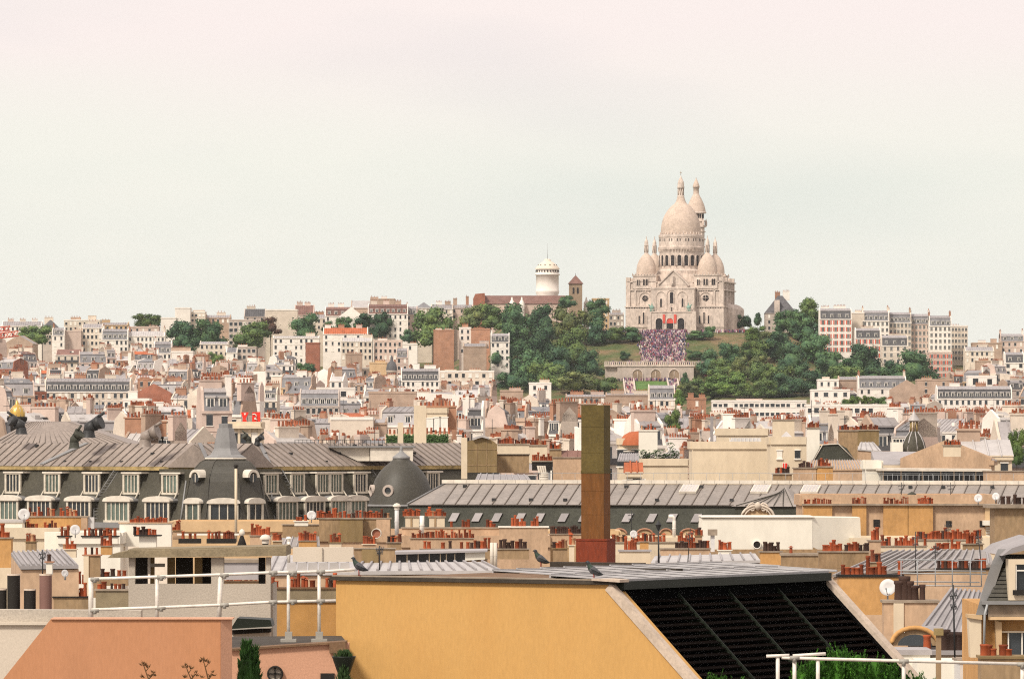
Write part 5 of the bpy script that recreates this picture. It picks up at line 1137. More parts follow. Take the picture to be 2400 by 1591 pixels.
# ------------------------------------------------------------------ the long zinc roof
LM = frame_(955, 402, -13)
lrf = thing('long_roof', 'long building with pale seamed zinc roof above a dark slate slope', 'building', (XX(1600, 400), 398, 8))
zr, zl, zs = ZZ(1133, 404), ZZ(1181, 400), ZZ(1240, 399)
xa, xb = 0.0, 50.0; LRUN = 4.4; cg0 = lx_(LM, 1728, 0); cg1 = lx_(LM, 1884, 0)
mb = MB(LM); mb.hexa([(xa - .5, .8, 8), (xb, .8, 8), (xb, 9, 8), (xa - .5, 9, 8)], [(xa - .5, .8, zs), (xb, .8, zs), (xb, 9, zs), (xa - .5, 9, zs)]); mb.build('wall', 'ochre_wall', lrf)
mb = MB(LM); mb.hexa([(xa - .6, -.5, zs - 1.2), (xb, -.5, zs - 1.2), (xb, 9, zs - 1.2), (xa - .6, 9, zs - 1.2)], [(xa, .15, zl - .03), (xb, .15, zl - .03), (xb, 9, zl - .03), (xa, 9, zl - .03)]); mb.build('slate_slope', 'green_slate', lrf)
mb = MB(LM); mb.hexa([(xa, -.08, zl - .08), (xb, -.08, zl - .08), (xb, 8, zl - .08), (xa, 8, zl - .08)], [(xa + 1.6, LRUN, zr - .03), (xb, LRUN, zr - .03), (xb, LRUN + .6, zr - .03), (xa + 1.6, LRUN + .6, zr - .03)]); mb.build('roof', 'long_zinc', lrf)
ns = 54; w = (xb - xa - 1.7) / ns; ang = math.atan2(zr - zl, LRUN); L = math.hypot(zr - zl, LRUN)
sm = MB(); sm.box(-w / 2 + .04, w / 2 - .04, 0, L, 0, .02); sm.box(w / 2 - .03, w / 2 + .03, 0, L, 0, .08, 1); sm = sm.mesh('zinc_sheet', ['long_zinc', 'seam_dark'])
for i in range(ns):
    o = bpy.data.objects.new('zinc_sheet', sm); COL.objects.link(o); o.parent = lrf
    o.matrix_basis = Matrix.Translation(-Vector(wloc(lrf))) @ LM @ Matrix.Translation((xa + 1.7 + w * (i + .5), -.06, zl - .04)) @ Matrix.Rotation(ang, 4, 'X')
cm_ = MB(); cm_.box(-.44, .44, -.16, .16, -.09, .16); cm_ = cm_.mesh('ridge_cap', 'hood_white')
for i in range(54):
    o = bpy.data.objects.new('ridge_cap', cm_); COL.objects.link(o); o.parent = lrf
    o.matrix_basis = Matrix.Translation(-Vector(wloc(lrf))) @ LM @ Matrix.Translation((xa + 1.9 + .9 * i, LRUN, zr + .1))
mb = MB(LM); mb.tube([(xa, -.05, zl), (xa + 1.65, LRUN, zr)], .07, 5); mb.build('hip_cap', 'lead', lrf)
for i in range(16):
    x = 3 + i * 2.9 + rd.uniform(-.5, .5); f = rd.choice((.15, .8)); mb = MB(LM); mb.box(x - .12, x + .12, LRUN * f - .1, LRUN * f + .2, zl + (zr - zl) * f, zl + (zr - zl) * f + .2); mb.build('roof_vent', 'dark_metal', lrf)
for px in (1066, 1120, 1166, 1221, 1266, 1322, 1370, 1472, 1529, 1577, 1634):
    x = lx_(LM, px, 0); mb = MB(LM); zc = ZZ(1212, 399); yv = lambda z: -.5 + .65 * (z - zs + 1.2) / (zl - zs + 1.2)
    z0, z1 = zc - .3, zc + .28; s = .14; mb.hexa([(x - .3 - s, yv(z0) - .12, z0), (x + .24 - s, yv(z0) - .12, z0), (x + .24 + s, yv(z1) - .12, z1), (x - .3 + s, yv(z1) - .12, z1)], [(x - .3 - s, yv(z0) + .1, z0), (x + .24 - s, yv(z0) + .1, z0), (x + .24 + s, yv(z1) + .1, z1), (x - .3 + s, yv(z1) + .1, z1)]); mb.build('roof_hatch', 'zinc', lrf)
for px in (1612, 1779, 1896):
    x = lx_(LM, px, 2.4); f0, f1 = .52, .88; Ms = LM @ Matrix.Translation((x, LRUN * f0, zl + (zr - zl) * f0)) @ Matrix.Rotation(ang, 4, 'X'); mb = MB(Ms); l = L * (f1 - f0)
    mb.box(-.62, .62, 0, l, .02, .16, 0)
    for k in range(5): xx = -.54 + k * .22; mb.box(xx, xx + .17, .06, l - .06, .14, .175, 1)
    mb.build('skylight', ['hood_white', 'pale_zinc'], lrf)
# cross gable that leans out of the long roof
xm = lx_(LM, 1836, 1); mb = MB(LM)
mb.hexa([(xm - 3.4, -.6, zl - .1), (xm + 1.5, -1.9, zl - .1), (xm + 1.8, 2.9, zl - .1), (xm - 1.0, 2.9, zl - .1)], [(xm - .02, 2.0, zr - .2), (xm + .02, 2.0, zr - .2), (xm + .02, 2.6, zr - .2), (xm - .02, 2.6, zr - .2)]); mb.build('cross_gable', 'long_zinc', lrf)
for i in range(7):
    f = (i + .5) / 7; mb = MB(LM); mb.tube([(xm - 3.4 + 4.9 * f, -.62 - 1.3 * f, zl - .05), (xm - .02, 2.0 - .03, zr - .18)], .035, 4) if False else mb.tube([(xm - 3.4 + 4.9 * f, -.62 - 1.3 * f, zl - .05), (xm - 1.2 + 1.2 * f + .9 * (1 - f), .9 + .6 * f, zl + (zr - zl) * (.55 + .3 * f))], .03, 4); mb.build('roof_seam', 'palace_slate', lrf)
mb = MB(LM); mb.hexa([(xm - 3.2, -.4, zs - 1), (xm + 1.4, -1.7, zs - 1), (xm + 1.6, 1, zs - 1), (xm - 3.2, 1, zs - 1)], [(xm - 3.2, -.4, zl - .12), (xm + 1.4, -1.7, zl - .12), (xm + 1.6, 1, zl - .12), (xm - 3.2, 1, zl - .12)]); mb.build('gable_wall', 'green_slate', lrf)
# ornate scrolled pediment
od = 392; ox = thing('carved_pediment', 'carved stone pediment with scrolls rising behind the big white block', 'pediment', W(1776, 1212, od))
x_ = lambda x: XX(x, od); z_ = lambda y: ZZ(y, od)
mb = MB(); pts = [(x_(1776 + 38 * math.cos(math.pi * k / 12)), od, z_(1212 - 28 * math.sin(math.pi * k / 12))) for k in range(13)]; mb.prism(pts, (0, .5, 0)); mb.build('tympanum', 'ochre_wall', ox)
def curve(mb, pts, r): mb.tube([(x_(x), od - .12, z_(y)) for x, y in pts], r, 7)
for rr, th in ((38, .09), (31, .06)):
    mb = MB(); curve(mb, [(1776 + rr * math.cos(math.pi * k / 14), 1212 - rr * .74 * math.sin(math.pi * k / 14)) for k in range(15)], th); mb.build('arch_moulding', 'cream', ox)
for s in (-1, 1):
    mb = MB(); curve(mb, [(1776 + s * (14 + (10 - .55 * k) * math.cos(-.9 + k * .5)), 1193 - (9 - .5 * k) * math.sin(-.9 + k * .5)) for k in range(16)], .05); mb.build('scroll', 'cream', ox)
    mb = MB(); curve(mb, [(1776 + s * 5, 1184), (1776 + s * 12, 1178), (1776 + s * 20, 1182), (1776 + s * 26, 1190)], .06); mb.build('scroll', 'cream', ox)
mb = MB(); mb.lathe([(.05, z_(1196)), (.22, z_(1190)), (.26, z_(1184)), (.16, z_(1179)), (.02, z_(1175))], 10, (x_(1776), od - .1)); mb.build('shell', 'cream', ox)
# thin safety rail above the long ridge
gr = thing('safety_rail', 'thin grey safety rail along the ridge of the long zinc roof', 'railing', tuple(LM @ Vector((22, LRUN + .5, zr))))
mb = MB(LM); mb.tube([(xa + 8, LRUN + .5, zr + .75), (xb, LRUN + .5, zr + .75)], .014, 4); mb.build('rail', 'grey_metal', gr)
pm = MB(); pm.tube([(0, 0, -.1), (0, 0, .75)], .013, 4); pm = pm.mesh('post', 'grey_metal')
for i in range(44): p = LM @ Vector((xa + 8.2 + i * .95, LRUN + .5, zr)); l = wloc(gr); piece('post', pm, gr, (p.x - l[0], p.y - l[1], p.z - l[2]))
# row of orange segmental dormer gables under the slate slope
for i, (px, wpx) in enumerate(((1452, 34), (1511, 38), (1561, 30), (1614, 40))):
    d = 388; t = thing('dormer_gable', ('first', 'second', 'third', 'last')[i] + ' round topped orange dormer gable counted from the rusty flue', 'gable', W(px, 1262, d), 0, 'orange dormer gables under the slate slope')
    x_ = lambda x: XX(x, d); z_ = lambda y: ZZ(y, d); h = wpx / 2
    mb = MB(); mb.prism([(x_(px - h), d, z_(1275)), (x_(px + h), d, z_(1275))] + [(x_(px + h * math.cos(math.pi * k / 8)), d, z_(1252 - 12 * math.sin(math.pi * k / 8))) for k in range(9)], (0, .8, 0)); mb.build('front', 'ochre_wall', t)
    mb = MB(); mb.tube([(x_(px + h * math.cos(math.pi * k / 10)), d - .05, z_(1252 - 13 * math.sin(math.pi * k / 10))) for k in range(11)], .07, 6); mb.build('hood', 'orange_brick', t)
    mb = MB(); mb.box(x_(px - 5), x_(px + 5), d - .03, d + .1, z_(1272), z_(1257)); mb.build('window', 'glass', t)
# ------------------------------------------------------------------ buildings just behind the long roofs
M('stained_wall', (0.38, 0.26, 0.145), var=.4, scale=.9, fine=.2, fscale=5, streak=.35, col2=(.24, .16, .09))
M('pale_render', (0.66, 0.55, 0.40), var=.10, scale=.6, fine=.06, streak=.4)
M('white_render', (0.78, 0.735, 0.63), var=.06, scale=.5, fine=.04, streak=.4)
M('orange_render', (0.52, 0.285, 0.105), var=.16, scale=.7, fine=.12, fscale=6, streak=.5)
M('rosy_render', (0.49, 0.335, 0.215), var=.18, scale=.8, fine=.12, fscale=6, streak=.5)
M('brown_board', (0.23, 0.16, 0.075), var=.22, scale=.8, fine=.15, streak=.2)
M('soot', (0.02, 0.017, 0.014), var=.3)
M('cap_stone', (0.30, 0.24, 0.18), var=.3, scale=2)
M('dish_grey', (0.62, 0.60, 0.58), rough=.5, var=.06)
M('sign_red', (0.70, 0.035, 0.02), rough=.5, var=.06)
M('foliage_pot', (0.045, 0.085, 0.025), var=.5, scale=3)
rs = random.Random(17)
def pot_row(par, x0, x1, y, d, n, kinds=(0, 0, 0, 1, 2, 3, 4, 5, 6, 6), s=1.0, dd=0.0):
    """pots standing on photo row y between columns x0 and x1"""
    l = wloc(par)
    for i in range(n):
        x = x0 + (x1 - x0) * (i + .5) / n + rs.uniform(-.18, .18) * (x1 - x0) / n
        p = W(x, y, d + dd); k = s * rs.uniform(.56, .82); kz = s * rs.uniform(.42, .80)
        piece('chimney_pot', POT[rs.choice(kinds)], par, (p[0] - l[0], p[1] - l[1], p[2] - l[2]), rs.uniform(0, 3), (k, k, kz))
def stack(label, x0, x1, yt, yb, d, dep=.8, mat='rosy_render', pots=(), cap='cap_stone', capy=3, yaw=0.0, name='chimney_stack', cat='chimney', group=None, bands=(), capo=1.5):
    """chimney wall: shaft, coping and its row of pots; pots = (x0, x1, number[, kinds, scale])"""
    t = thing(name, label, cat, ((XX(x0, d) + XX(x1, d)) / 2, d, ZZ(yb, d)), 0, group)
    c = (XX(x0, d) + XX(x1, d)) / 2; w = (x1 - x0) * d / F / math.cos(R(yaw)); Mx = Matrix.Translation((c, d + dep / 2, 0)) @ Matrix.Rotation(R(yaw), 4, 'Z')
    mb = MB(Mx); mb.box(-w / 2, w / 2, -dep / 2, dep / 2, ZZ(yb, d), ZZ(yt, d)); mb.build('shaft', mat, t)
    if cap:
        o = capo * d / F + .03; mb = MB(Mx); mb.box(-w / 2 - o, w / 2 + o, -dep / 2 - o, dep / 2 + o, ZZ(yt, d), ZZ(yt - capy, d)); mb.build('cap', cap, t)
    for b0, b1, m_ in bands:
        mb = MB(Mx); xx0, xx1 = (b0 - (x0 + x1) / 2) * d / F / math.cos(R(yaw)), (b1 - (x0 + x1) / 2) * d / F / math.cos(R(yaw)); mb.box(xx0, xx1, -dep / 2 - .05, -dep / 2 + .1, ZZ(yb, d), ZZ(yt, d) - .01); mb.build('panel', m_, t)
    for p in pots: pot_row(t, p[0], p[1], yt - (capy if cap else 0), d, p[2], *(p[3:]), dd=dep / 2)
    return t
def slab(t, name, mat, pts, d, dep):
    """a part from a photo outline, given its own distance and thickness"""
    mb = MB(); mb.prism([W(x, y, d) for x, y in pts], (0, dep, 0)); return mb.build(name, mat, t)
def zroof(label, corners, dl, dh, mat='long_zinc', seams=10, name='zinc_roof', th=.12, under=None):
    """seamed metal roof; corners: lower left, lower right, upper right, upper left as photo points; dl, dh distances of the lower and upper edge"""
    a, b = W(*corners[0], dl), W(*corners[1], dl); c, e = W(*corners[2], dh), W(*corners[3], dh)
    t = thing(name, label, 'roof', ((a[0] + b[0]) / 2, dl, min(a[2], b[2]) - .5)); mb = MB(); a, b, c, e = map(Vector, (a, b, c, e)); up = Vector((0, 0, th))
    mb.hexa([a - up, b - up, c - up, e - up], [a, b, c, e]); mb.build('deck', mat, t)
    for i in range(seams):
        f = (i + .5) / seams; p, q = a + (b - a) * f, e + (c - e) * f; mb = MB(); u = (b - a).normalized() * .035; z = Vector((0, 0, .07))
        mb.hexa([p - u, p + u, q + u, q - u], [p - u + z, p + u + z, q + u + z, q - u + z]); mb.build('roof_seam', 'zinc', t)
    if under:
        mb = MB(); mb.hexa([(a.x, dl + .1, a.z - under), (b.x, dl + .1, b.z - under), (c.x, dh, a.z - under), (e.x, dh, a.z - under)], [(a.x, dl + .1, a.z - .15), (b.x, dl + .1, b.z - .15), (c.x, dh, c.z - .15), (e.x, dh, e.z - .15)]); mb.build('wall', 'rosy_render', t)
    return t
def dish(label, x, y, r, d, mat='dish_grey', turn=-.2, post=26):
    t = thing('satellite_dish', label, 'satellite dish', W(x, y + post, d), 0, 'satellite dishes on the roofs'); p = W(x, y, d); rr = r * d / F
    Mx = Matrix.Translation(p) @ Matrix.Rotation(turn, 4, 'Z') @ Matrix.Rotation(R(78), 4, 'X')
    mb = MB(Mx); mb.lathe([(0, -.16 * rr), (rr * .5, -.1 * rr), (rr * .85, .02 * rr), (rr, .1 * rr), (rr * .98, .14 * rr), (rr * .5, -.05 * rr), (0, -.11 * rr)], 24); mb.build('reflector', mat, t)
    mb = MB(Mx); mb.tube([(0, -rr * .9, 0), (0, -rr * .3, rr * .9)], rr * .05, 5); mb.lathe([(rr * .1, rr * .8), (rr * .12, rr), (0, rr * 1.02)], 8, (0, -rr * .3)); mb.build('feed_arm', 'grey_metal', t)
    mb = MB(); mb.tube([(p[0], p[1] + .12, p[2]), (p[0], p[1] + .12, ZZ(y + post, d))], .03, 6); mb.build('post', 'grey_metal', t); return t
def antenna(label, x, yt, yb, d, bars=((.15, 8), (.3, 6)), r=.022, lean=0):
    t = thing('roof_antenna', label, 'antenna', W(x, yb, d), 0, 'aerials on the roofs'); mb = MB(); mb.tube([W(x, yb, d), W(x + lean, yt, d)], r, 5); mb.build('mast', 'dark_metal', t)
    for f, hw in bars:
        y = yt + (yb - yt) * f; mb = MB(); a, b = Vector(W(x + lean * (1 - f) - hw, y + 1, d)), Vector(W(x + lean * (1 - f) + hw, y - 1, d)); mb.tube([a, b], r * .7, 4)
        for k in range(5): p = a + (b - a) * (k / 4); mb.tube([p + Vector((0, -.22, -.06)), p + Vector((0, .22, .06))], r * .5, 4)
        mb.build('crossbar', 'dark_metal', t)
    return t
def pipe(label, x, yt, yb, d, r, mat='hood_white', cap=None, name='flue_pipe', bend=0):
    t = thing(name, label, 'flue pipe', W(x, yb, d)); rr = r * d / F; mb = MB()
    pts = [W(x, yb, d), W(x, yt + (12 if bend else 0), d)]
    if bend: pts += [W(x, yt + 5, d), W(x + bend * .3, yt + 1, d), W(x + bend, yt, d)]
    mb.tube(pts, rr, 10); mb.build('pipe', mat, t)
    if cap: p = W(x, yt, d); mb = MB(); mb.lathe([(rr * 1.9, p[2] - rr * .2), (rr * 1.9, p[2] + rr * .3), (rr * 1.2, p[2] + rr * 1.2), (.02, p[2] + rr * 1.5)], 14, p[:2]); mb.lathe([(rr * 1.2, p[2] - rr * 1.6), (rr * 1.2, p[2])], 12, p[:2]); mb.build('cowl', cap, t)
    mb = MB(); p = W(x, (yt + yb) / 2, d); mb.lathe([(rr * 1.12, p[2] - .04), (rr * 1.12, p[2] + .04)], 10, p[:2]); mb.build('joint', mat, t); return t
B0 = dict(g=6)
# west of the flue
t = thing('gold_dome_turret', 'small gold ribbed dome on a dark base at the western edge', 'turret', W(40, 1000, 540)); p = W(40, 965, 540); k = 540 / F
mb = MB(); mb.lathe([(r * k, ZZ(y, 540)) for r, y in [(19, 977), (19, 968), (16, 958), (10, 951), (5, 948), (4, 944), (1, 938)]], 12, p[:2]); mb.build('dome', 'gold', t)
mb = MB(); mb.lathe([(r * k, ZZ(y, 540)) for r, y in [(14, 1040), (16, 995), (24, 984), (24, 977), (18, 976)]], 12, p[:2]); mb.build('base', 'soot', t)
for i in range(-2, 3): a = i * .55; mb = MB(); mb.tube([(p[0] + r * k * math.sin(a), p[1] - r * k * math.cos(a), ZZ(y, 540)) for r, y in ((19.6, 976), (16.4, 958), (6, 949))], .03, 4); mb.build('rib', 'hood_white', t)
t = hx('cream pilastered rooftop house carrying the big red letters', 537, 611, 1003, 620, dep=8, wall='pale_render', roof='flat', nwin=3, rows=1, ww=1.1, wh=1.3, **B0)
mb = MB(); d = 619.7; x_ = lambda x: XX(x, d); z_ = lambda y: ZZ(y, d)
mb.prism([(x_(533), d - .3, z_(1004)), (x_(615), d - .3, z_(1004)), (x_(612), d - .3, z_(999)), (x_(574), d - .3, z_(996)), (x_(536), d - .3, z_(999))], (0, 8.4, 0)); o = mb.build('pediment', 'pale_render', None); o.parent = t; o.matrix_parent_inverse = Matrix.Translation(t.location).inverted()
for xx in (541, 560, 585, 607): mb = MB(); mb.box(x_(xx - 3) - t.location.x, x_(xx + 3) - t.location.x, -4.15, -3.9, z_(1040) - 6, z_(1004) - 6); mb.build('pilaster', 'pale_render', t, local=True)
sg = thing('rooftop_sign', 'big red rooftop sign of two letter panels above the square corner dome', 'sign', W(588, 997, 622)); d = 622
slab(sg, 'letter', 'sign_red', [(565, 966), (583, 966), (576, 981), (569, 981)][::-1], d, .3); slab(sg, 'letter', 'sign_red', [(569, 981.3), (576, 981.3), (582, 997), (578, 997), (573, 988), (567, 997), (567, 992)][::-1], d, .3)
slab(sg, 'letter_panel', 'sign_red', [(591, 966), (610, 965), (610, 1000), (591, 998)][::-1], d + .1, .3)
for pts in ([(592, 971), (597, 970), (601, 974), (601, 978), (596, 981)], [(596, 981), (602, 983), (602, 990), (597, 994)]):
    mb = MB(); mb.tube([W(x, y, d + .02) for x, y in pts], .06, 5); mb.build('letter_stroke', 'white_paint', sg)
slab(sg, 'letter_gap', 'white_paint', [(571, 968), (577, 968), (574, 973)][::-1], d - .02, .02)
for xx in (568, 580, 594, 608): mb = MB(); mb.tube([W(xx, 1003, d + .4), W(xx, 970, d + .4)], .05, 4); mb.build('support', 'grey_metal', sg)
stack('tall cream square flue tower standing behind the bell dome', 970, 999, 950, 1100, 590, 1.2, 'pale_render', cap=None)
stack('slender cream flue beside the tall cream flue tower', 932, 945, 990, 1075, 580, .6, 'pale_render', cap=None)
hx('dark hedged terrace with cream parapet behind the tall flue tower', 905, 1052, 1040, 640, dep=6, wall='pale_render', roof='flat', nwin=0, chim=((-.4, 0, 4, .9, .8, 8, 'x'), (.5, 0, 4, .9, .8, 8, 'x')), **B0)
t = thing('hedge', 'dark clipped hedge on the terrace behind the tall flue tower', 'hedge', W(978, 1040, 638)); mb = MB(); rr_ = random.Random(2)
a, b = W(906, 1040, 638), W(1050, 1021, 638); mb.box(a[0], b[0], 638, 639.4, a[2], b[2])
for i in range(500): x, z = rr_.uniform(a[0], b[0]), rr_.uniform(a[2], b[2] + .15); q = .12; y = 638 - rr_.uniform(0, .12); mb.poly([(x - q, y, z), (x, y - .1, z - q), (x + q, y, z), (x, y + .1, z + q)])
mb.build('foliage', 'foliage_pot', t, kind='stuff')
hx('cream block with pots behind the terrace hedge', 1000, 1048, 968, 760, dep=10, wall='pale_render', roof='flat', nwin=3, rows=2, chim=((0, 0, 5, .8, .8, 9, 'x'),), **B0)
t = thing('panelled_hut', 'dark tan panelled roof hut with an arched top', 'roof hut', W(1130, 1106, 470)); d = 470
slab(t, 'body', 'brown_board', [(1095, 1107), (1165, 1107), (1165, 1042), (1158, 1035), (1142, 1026), (1130, 1024), (1112, 1030), (1095, 1034)], d, 4)
for x in (1118, 1141): slab(t, 'panel_joint', 'stained_wall', [(x - .6, 1106), (x + .6, 1106), (x + .6, 1027), (x - .6, 1027)], d - .03, .05)
for y in (1053, 1090): slab(t, 'panel_joint', 'stained_wall', [(1096, y + .6), (1164, y + .6), (1164, y - .6), (1096, y - .6)], d - .03, .05)
slab(t, 'roof_edge', 'pale_zinc', [(1108, 1030), (1130, 1024.5), (1146, 1029), (1146, 1025), (1130, 1019), (1108, 1026)], d - .3, 4.5)
stack('slender cream tapering chimney beside the panelled hut', 1081, 1095, 1025, 1122, 462, .5, 'pale_render', cap=None, pots=((1083, 1093, 2, (0, 3), .8),))
stack('low tan wall with a dark pipe beside the panelled hut', 1165, 1240, 1066, 1108, 475, 3, 'stained_wall', cap='soot', capy=2)
stack('cream chimney wall with a long row of pots behind the panelled hut', 1166, 1240, 1042, 1064, 500, .8, 'pale_render', pots=((1166, 1204, 10), (1206, 1240, 8)))
stack('pale chimney wall with pots beside the grey slatted roof', 1212, 1282, 1045, 1085, 510, .8, 'pale_render', pots=((1215, 1280, 14),))
stack('small tan chimney with orange pots near the rusty flue', 1288, 1316, 1054, 1078, 480, .8, 'stained_wall', pots=((1289, 1315, 8),))
stack('dark walled recess under a row of orange pots', 1247, 1295, 1082, 1102, 440, 2, 'soot', cap='cap_stone', pots=((1248, 1294, 8, (0, 1)),))
stack('pale peeling parapet wall next to the rusty flue', 1296, 1372, 1073, 1134, 432, 1, 'rosy_render', capy=2)
t = thing('vent_fan', 'white slatted fan shaped vent hood beside the peeling wall', 'roof vent', W(1275, 1132, 425)); d = 425
for i in range(4): slab(t, 'vane', 'hood_white', [(1262 + 5 * i, 1108), (1266 + 5 * i, 1108), (1263 + 5.2 * i, 1091), (1258 + 5.2 * i, 1091)], d + .1 * i, .3)
for i in range(4): mb = MB(); p = W(1275, 1130 - 6 * i, d); mb.lathe([(.34, p[2]), (.36, p[2] + .1), (.3, p[2] + .17)], 12, (p[0], d + .3)); mb.build('louvre_ring', 'hood_white', t)
mb = MB(); mb.lathe([(.28, ZZ(1134, d)), (.28, ZZ(1108, d))], 12, (W(1275, 1130, d)[0], d + .3)); mb.build('drum', 'hood_white', t)
zroof('low grey roof strip behind the ridge beside the panelled hut', [(1110, 1132), (1250, 1132), (1235, 1112), (1120, 1110)], 415, 430, 'zinc', 8)
# east of the flue
t = hx('cream house under the red half dome roof', 1450, 1498, 1042, 610, dep=8, wall='pale_render', roof='flat', nwin=3, rows=1, **B0)
t = thing('half_dome_roof', 'red tiled half dome roof against a white chimney wall', 'roof', W(1478, 1042, 609)); p = W(1498, 1042, 609); k = 609 / F
mb = MB(); mb.lathe([(47 * k, ZZ(1043, 609)), (44 * k, ZZ(1032, 609)), (36 * k, ZZ(1020, 609)), (22 * k, ZZ(1012, 609)), (3 * k, ZZ(1010, 609))], 20, (p[0], 611), R(180), arc=R(180)); mb.lathe([(47 * k, ZZ(1043, 609)), (44 * k, ZZ(1032, 609)), (36 * k, ZZ(1020, 609)), (22 * k, ZZ(1012, 609)), (3 * k, ZZ(1010, 609))], 20, (p[0], 611), R(-90), arc=R(90)); mb.build('tiles', 'red_tile', t)
stack('broad white chimney wall beside the red half dome roof', 1498, 1541, 1010, 1068, 606, 2.5, 'white_render', cap='white_render', pots=((1502, 1538, 7),))
zroof('striped grey awning roof below the half dome house', [(1447, 1079), (1502, 1079), (1498, 1062), (1452, 1062)], 590, 596, 'zinc', 9)
t = hx('cream parapet terrace with potted plants', 1504, 1612, 1091, 560, dep=6, wall='pale_render', roof='flat', nwin=0, **B0)
for i, x in enumerate((1510, 1522, 1540, 1556, 1572, 1582)):
    tp = thing('potted_plant', ('spiky', 'small', 'bushy', 'low', 'tall', 'dark')[i] + ' green potted plant on the cream parapet terrace', 'potted plant', W(x, 1089, 561), 0, 'plants on the cream parapet terrace'); mb = MB(); p = W(x, 1089, 561)
    mb.lathe([(.2, p[2]), (.28, p[2] + .4)], 10, p[:2]); mb.build('pot', 'terracotta', tp); mb = MB(); hh = (1.0, .7, 1.0, .6, 1.7, .9)[i]
    for j in range(90): v = Vector((rr_.gauss(0, .25), rr_.gauss(0, .2), p[2] + .4 + hh * rr_.random())); q = .12; v += Vector((p[0], p[1], 0)); mb.poly([v + Vector((-q, 0, 0)), v + Vector((0, -q, q * .4)), v + Vector((q, 0, q)), v + Vector((0, q, q))])
    mb.build('leaves', 'foliage_pot', tp)
stack('long beam shelter over the potted plant terrace', 1508, 1600, 1064, 1069, 563, 3, 'pale_zinc', cap=None, name='shelter', cat='shelter')
t = hx('small red tiled roof with a skylight beside the rusty flue', 1468, 1504, 1109, 470, dep=5, wall='pale_render', roof='gable', rmat='red_tile', rh=.9, nwin=3, rows=1, wh=.7, party=False, **B0)
t = hx('wide blank cream house with a shouldered top and pots', 1622, 1806, 1052, 540, dep=10, wall='pale_render', roof='flat', nwin=0, **B0)
pot_row(t, 1625, 1680, 1046, 540, 9); pot_row(t, 1712, 1805, 1046, 540, 9, (3, 0, 3)); 
t = hx('cream chimney block behind the wide blank house', 1680, 1800, 1020, 575, dep=2, wall='pale_render', roof='flat', nwin=0, **B0); pot_row(t, 1682, 1800, 1014, 575, 24)
t = thing('greenhouse', 'small white glazed rooftop greenhouse behind the blank cream house', 'greenhouse', W(1746, 1047, 556)); d = 556
slab(t, 'glazing', 'dish_grey', [(1706, 1048), (1786, 1048), (1783, 1026), (1716, 1026)], d, 2)
for i in range(9): x = 1710 + i * 9; slab(t, 'bar', 'white_paint', [(x - .6, 1048), (x + .6, 1048), (x + .6, 1026), (x - .6, 1026)], d - .05, .06)
stack('thin grey flue pipe block beside the greenhouse', 1665, 1672, 975, 1050, 570, .4, 'zinc', cap=None)
t = hx('cream house with two small windows under a flared grey roof', 1806, 1890, 1041, 530, dep=8, wall='pale_render', roof='flat', nwin=2, rows=1, ww=.55, wh=.75, **B0)
mb = MB(); p = W(1846, 1041, 530); hwq = 45 * 530 / F
prof = [(1.32, 1040), (1.0, 1036), (.62, 1030), (.3, 1021), (.12, 1014), (.02, 1011)]
mb.lathe([(r * hwq * 1.05, ZZ(y, 530) - 6) for r, y in prof], 4, (0, 0), math.pi / 4, sm=False); mb.build('roof', 'pale_zinc', t, local=True)
mb = MB(); slab_ = [(1834, 1100), (1846, 1100), (1846, 1084), (1834, 1084)]; d = 529.9
tsg = thing('wall_sign', 'small red and white sign on the cream two windowed house', 'sign', W(1840, 1100, 529.8)); slab(tsg, 'board', 'white_paint', slab_, 529.8, .06); slab(tsg, 'mark', 'sign_red', [(1835, 1099), (1838, 1099), (1838, 1085), (1835, 1085)], 529.75, .05); slab(tsg, 'mark', 'sign_red', [(1840, 1099), (1845, 1099), (1845, 1085), (1840, 1085)], 529.75, .05)
stack('tall white chimney with bright pots beside the flared roof', 1892, 1921, 1004, 1082, 526, 1, 'white_render', pots=((1893, 1920, 8),))
stack('cream chimney block with two round pots left of the flared roof house behind', 1812, 1862, 985, 1038, 620, 2, 'pale_render', pots=((1814, 1830, 3), (1842, 1856, 3))).__setitem__('label', 'cream chimney block with pots rising behind the flared grey roof')
t = thing('dark_roof', 'dark sloping roof with thin white edge rails beside the white chimney', 'roof', W(1955, 1078, 525)); d = 525
slab(t, 'slope', 'green_slate', [(1906, 1078), (2004, 1078), (1985, 1050), (1965, 1040), (1925, 1044)], d, 4); mb = MB(); mb.tube([W(1908, 1077, d - .1), W(1928, 1042, d - .1), W(1965, 1040, d - .1), W(2003, 1077, d - .1)], .05, 5); mb.build('edge_rail', 'hood_white', t)
stack('stained tan gable wall with pots behind the dark sloping roof', 1966, 2010, 1010, 1080, 545, 1, 'stained_wall', pots=((1968, 2008, 9),))
stack('dark brown wall with pots beside the stained tan gable wall', 2006, 2060, 1009, 1045, 552, 1, 'brown_board', pots=((2006, 2058, 12),))
zroof('small grey tent roof below the dark brown wall', [(2010, 1052), (2066, 1056), (2048, 1036), (2016, 1036)], 530, 536, 'pale_zinc', 4, under=2)
zroof('pinkish seamed roof in front of the dark sloping roof', [(1894, 1099), (2030, 1099), (2018, 1078), (1900, 1078)], 490, 500, 'rosy_render', 20, under=4)
stack('rosy brick chimney wall with dark pots behind the ridge', 1860, 1913, 1098, 1134, 440, .8, 'rosy_render', pots=((1872, 1904, 6, (3, 3, 0)),))
stack('orange brick chimney wall with bright pots behind the ridge', 1914, 1952, 1095, 1134, 440, .8, 'orange_render', pots=((1918, 1945, 6),))
stack('ochre chimney with dark slots at the end of the ridge wall', 1812, 1856, 1112, 1134, 435, .8, 'stained_wall', pots=((1816, 1850, 6, (3, 0, 1)),))
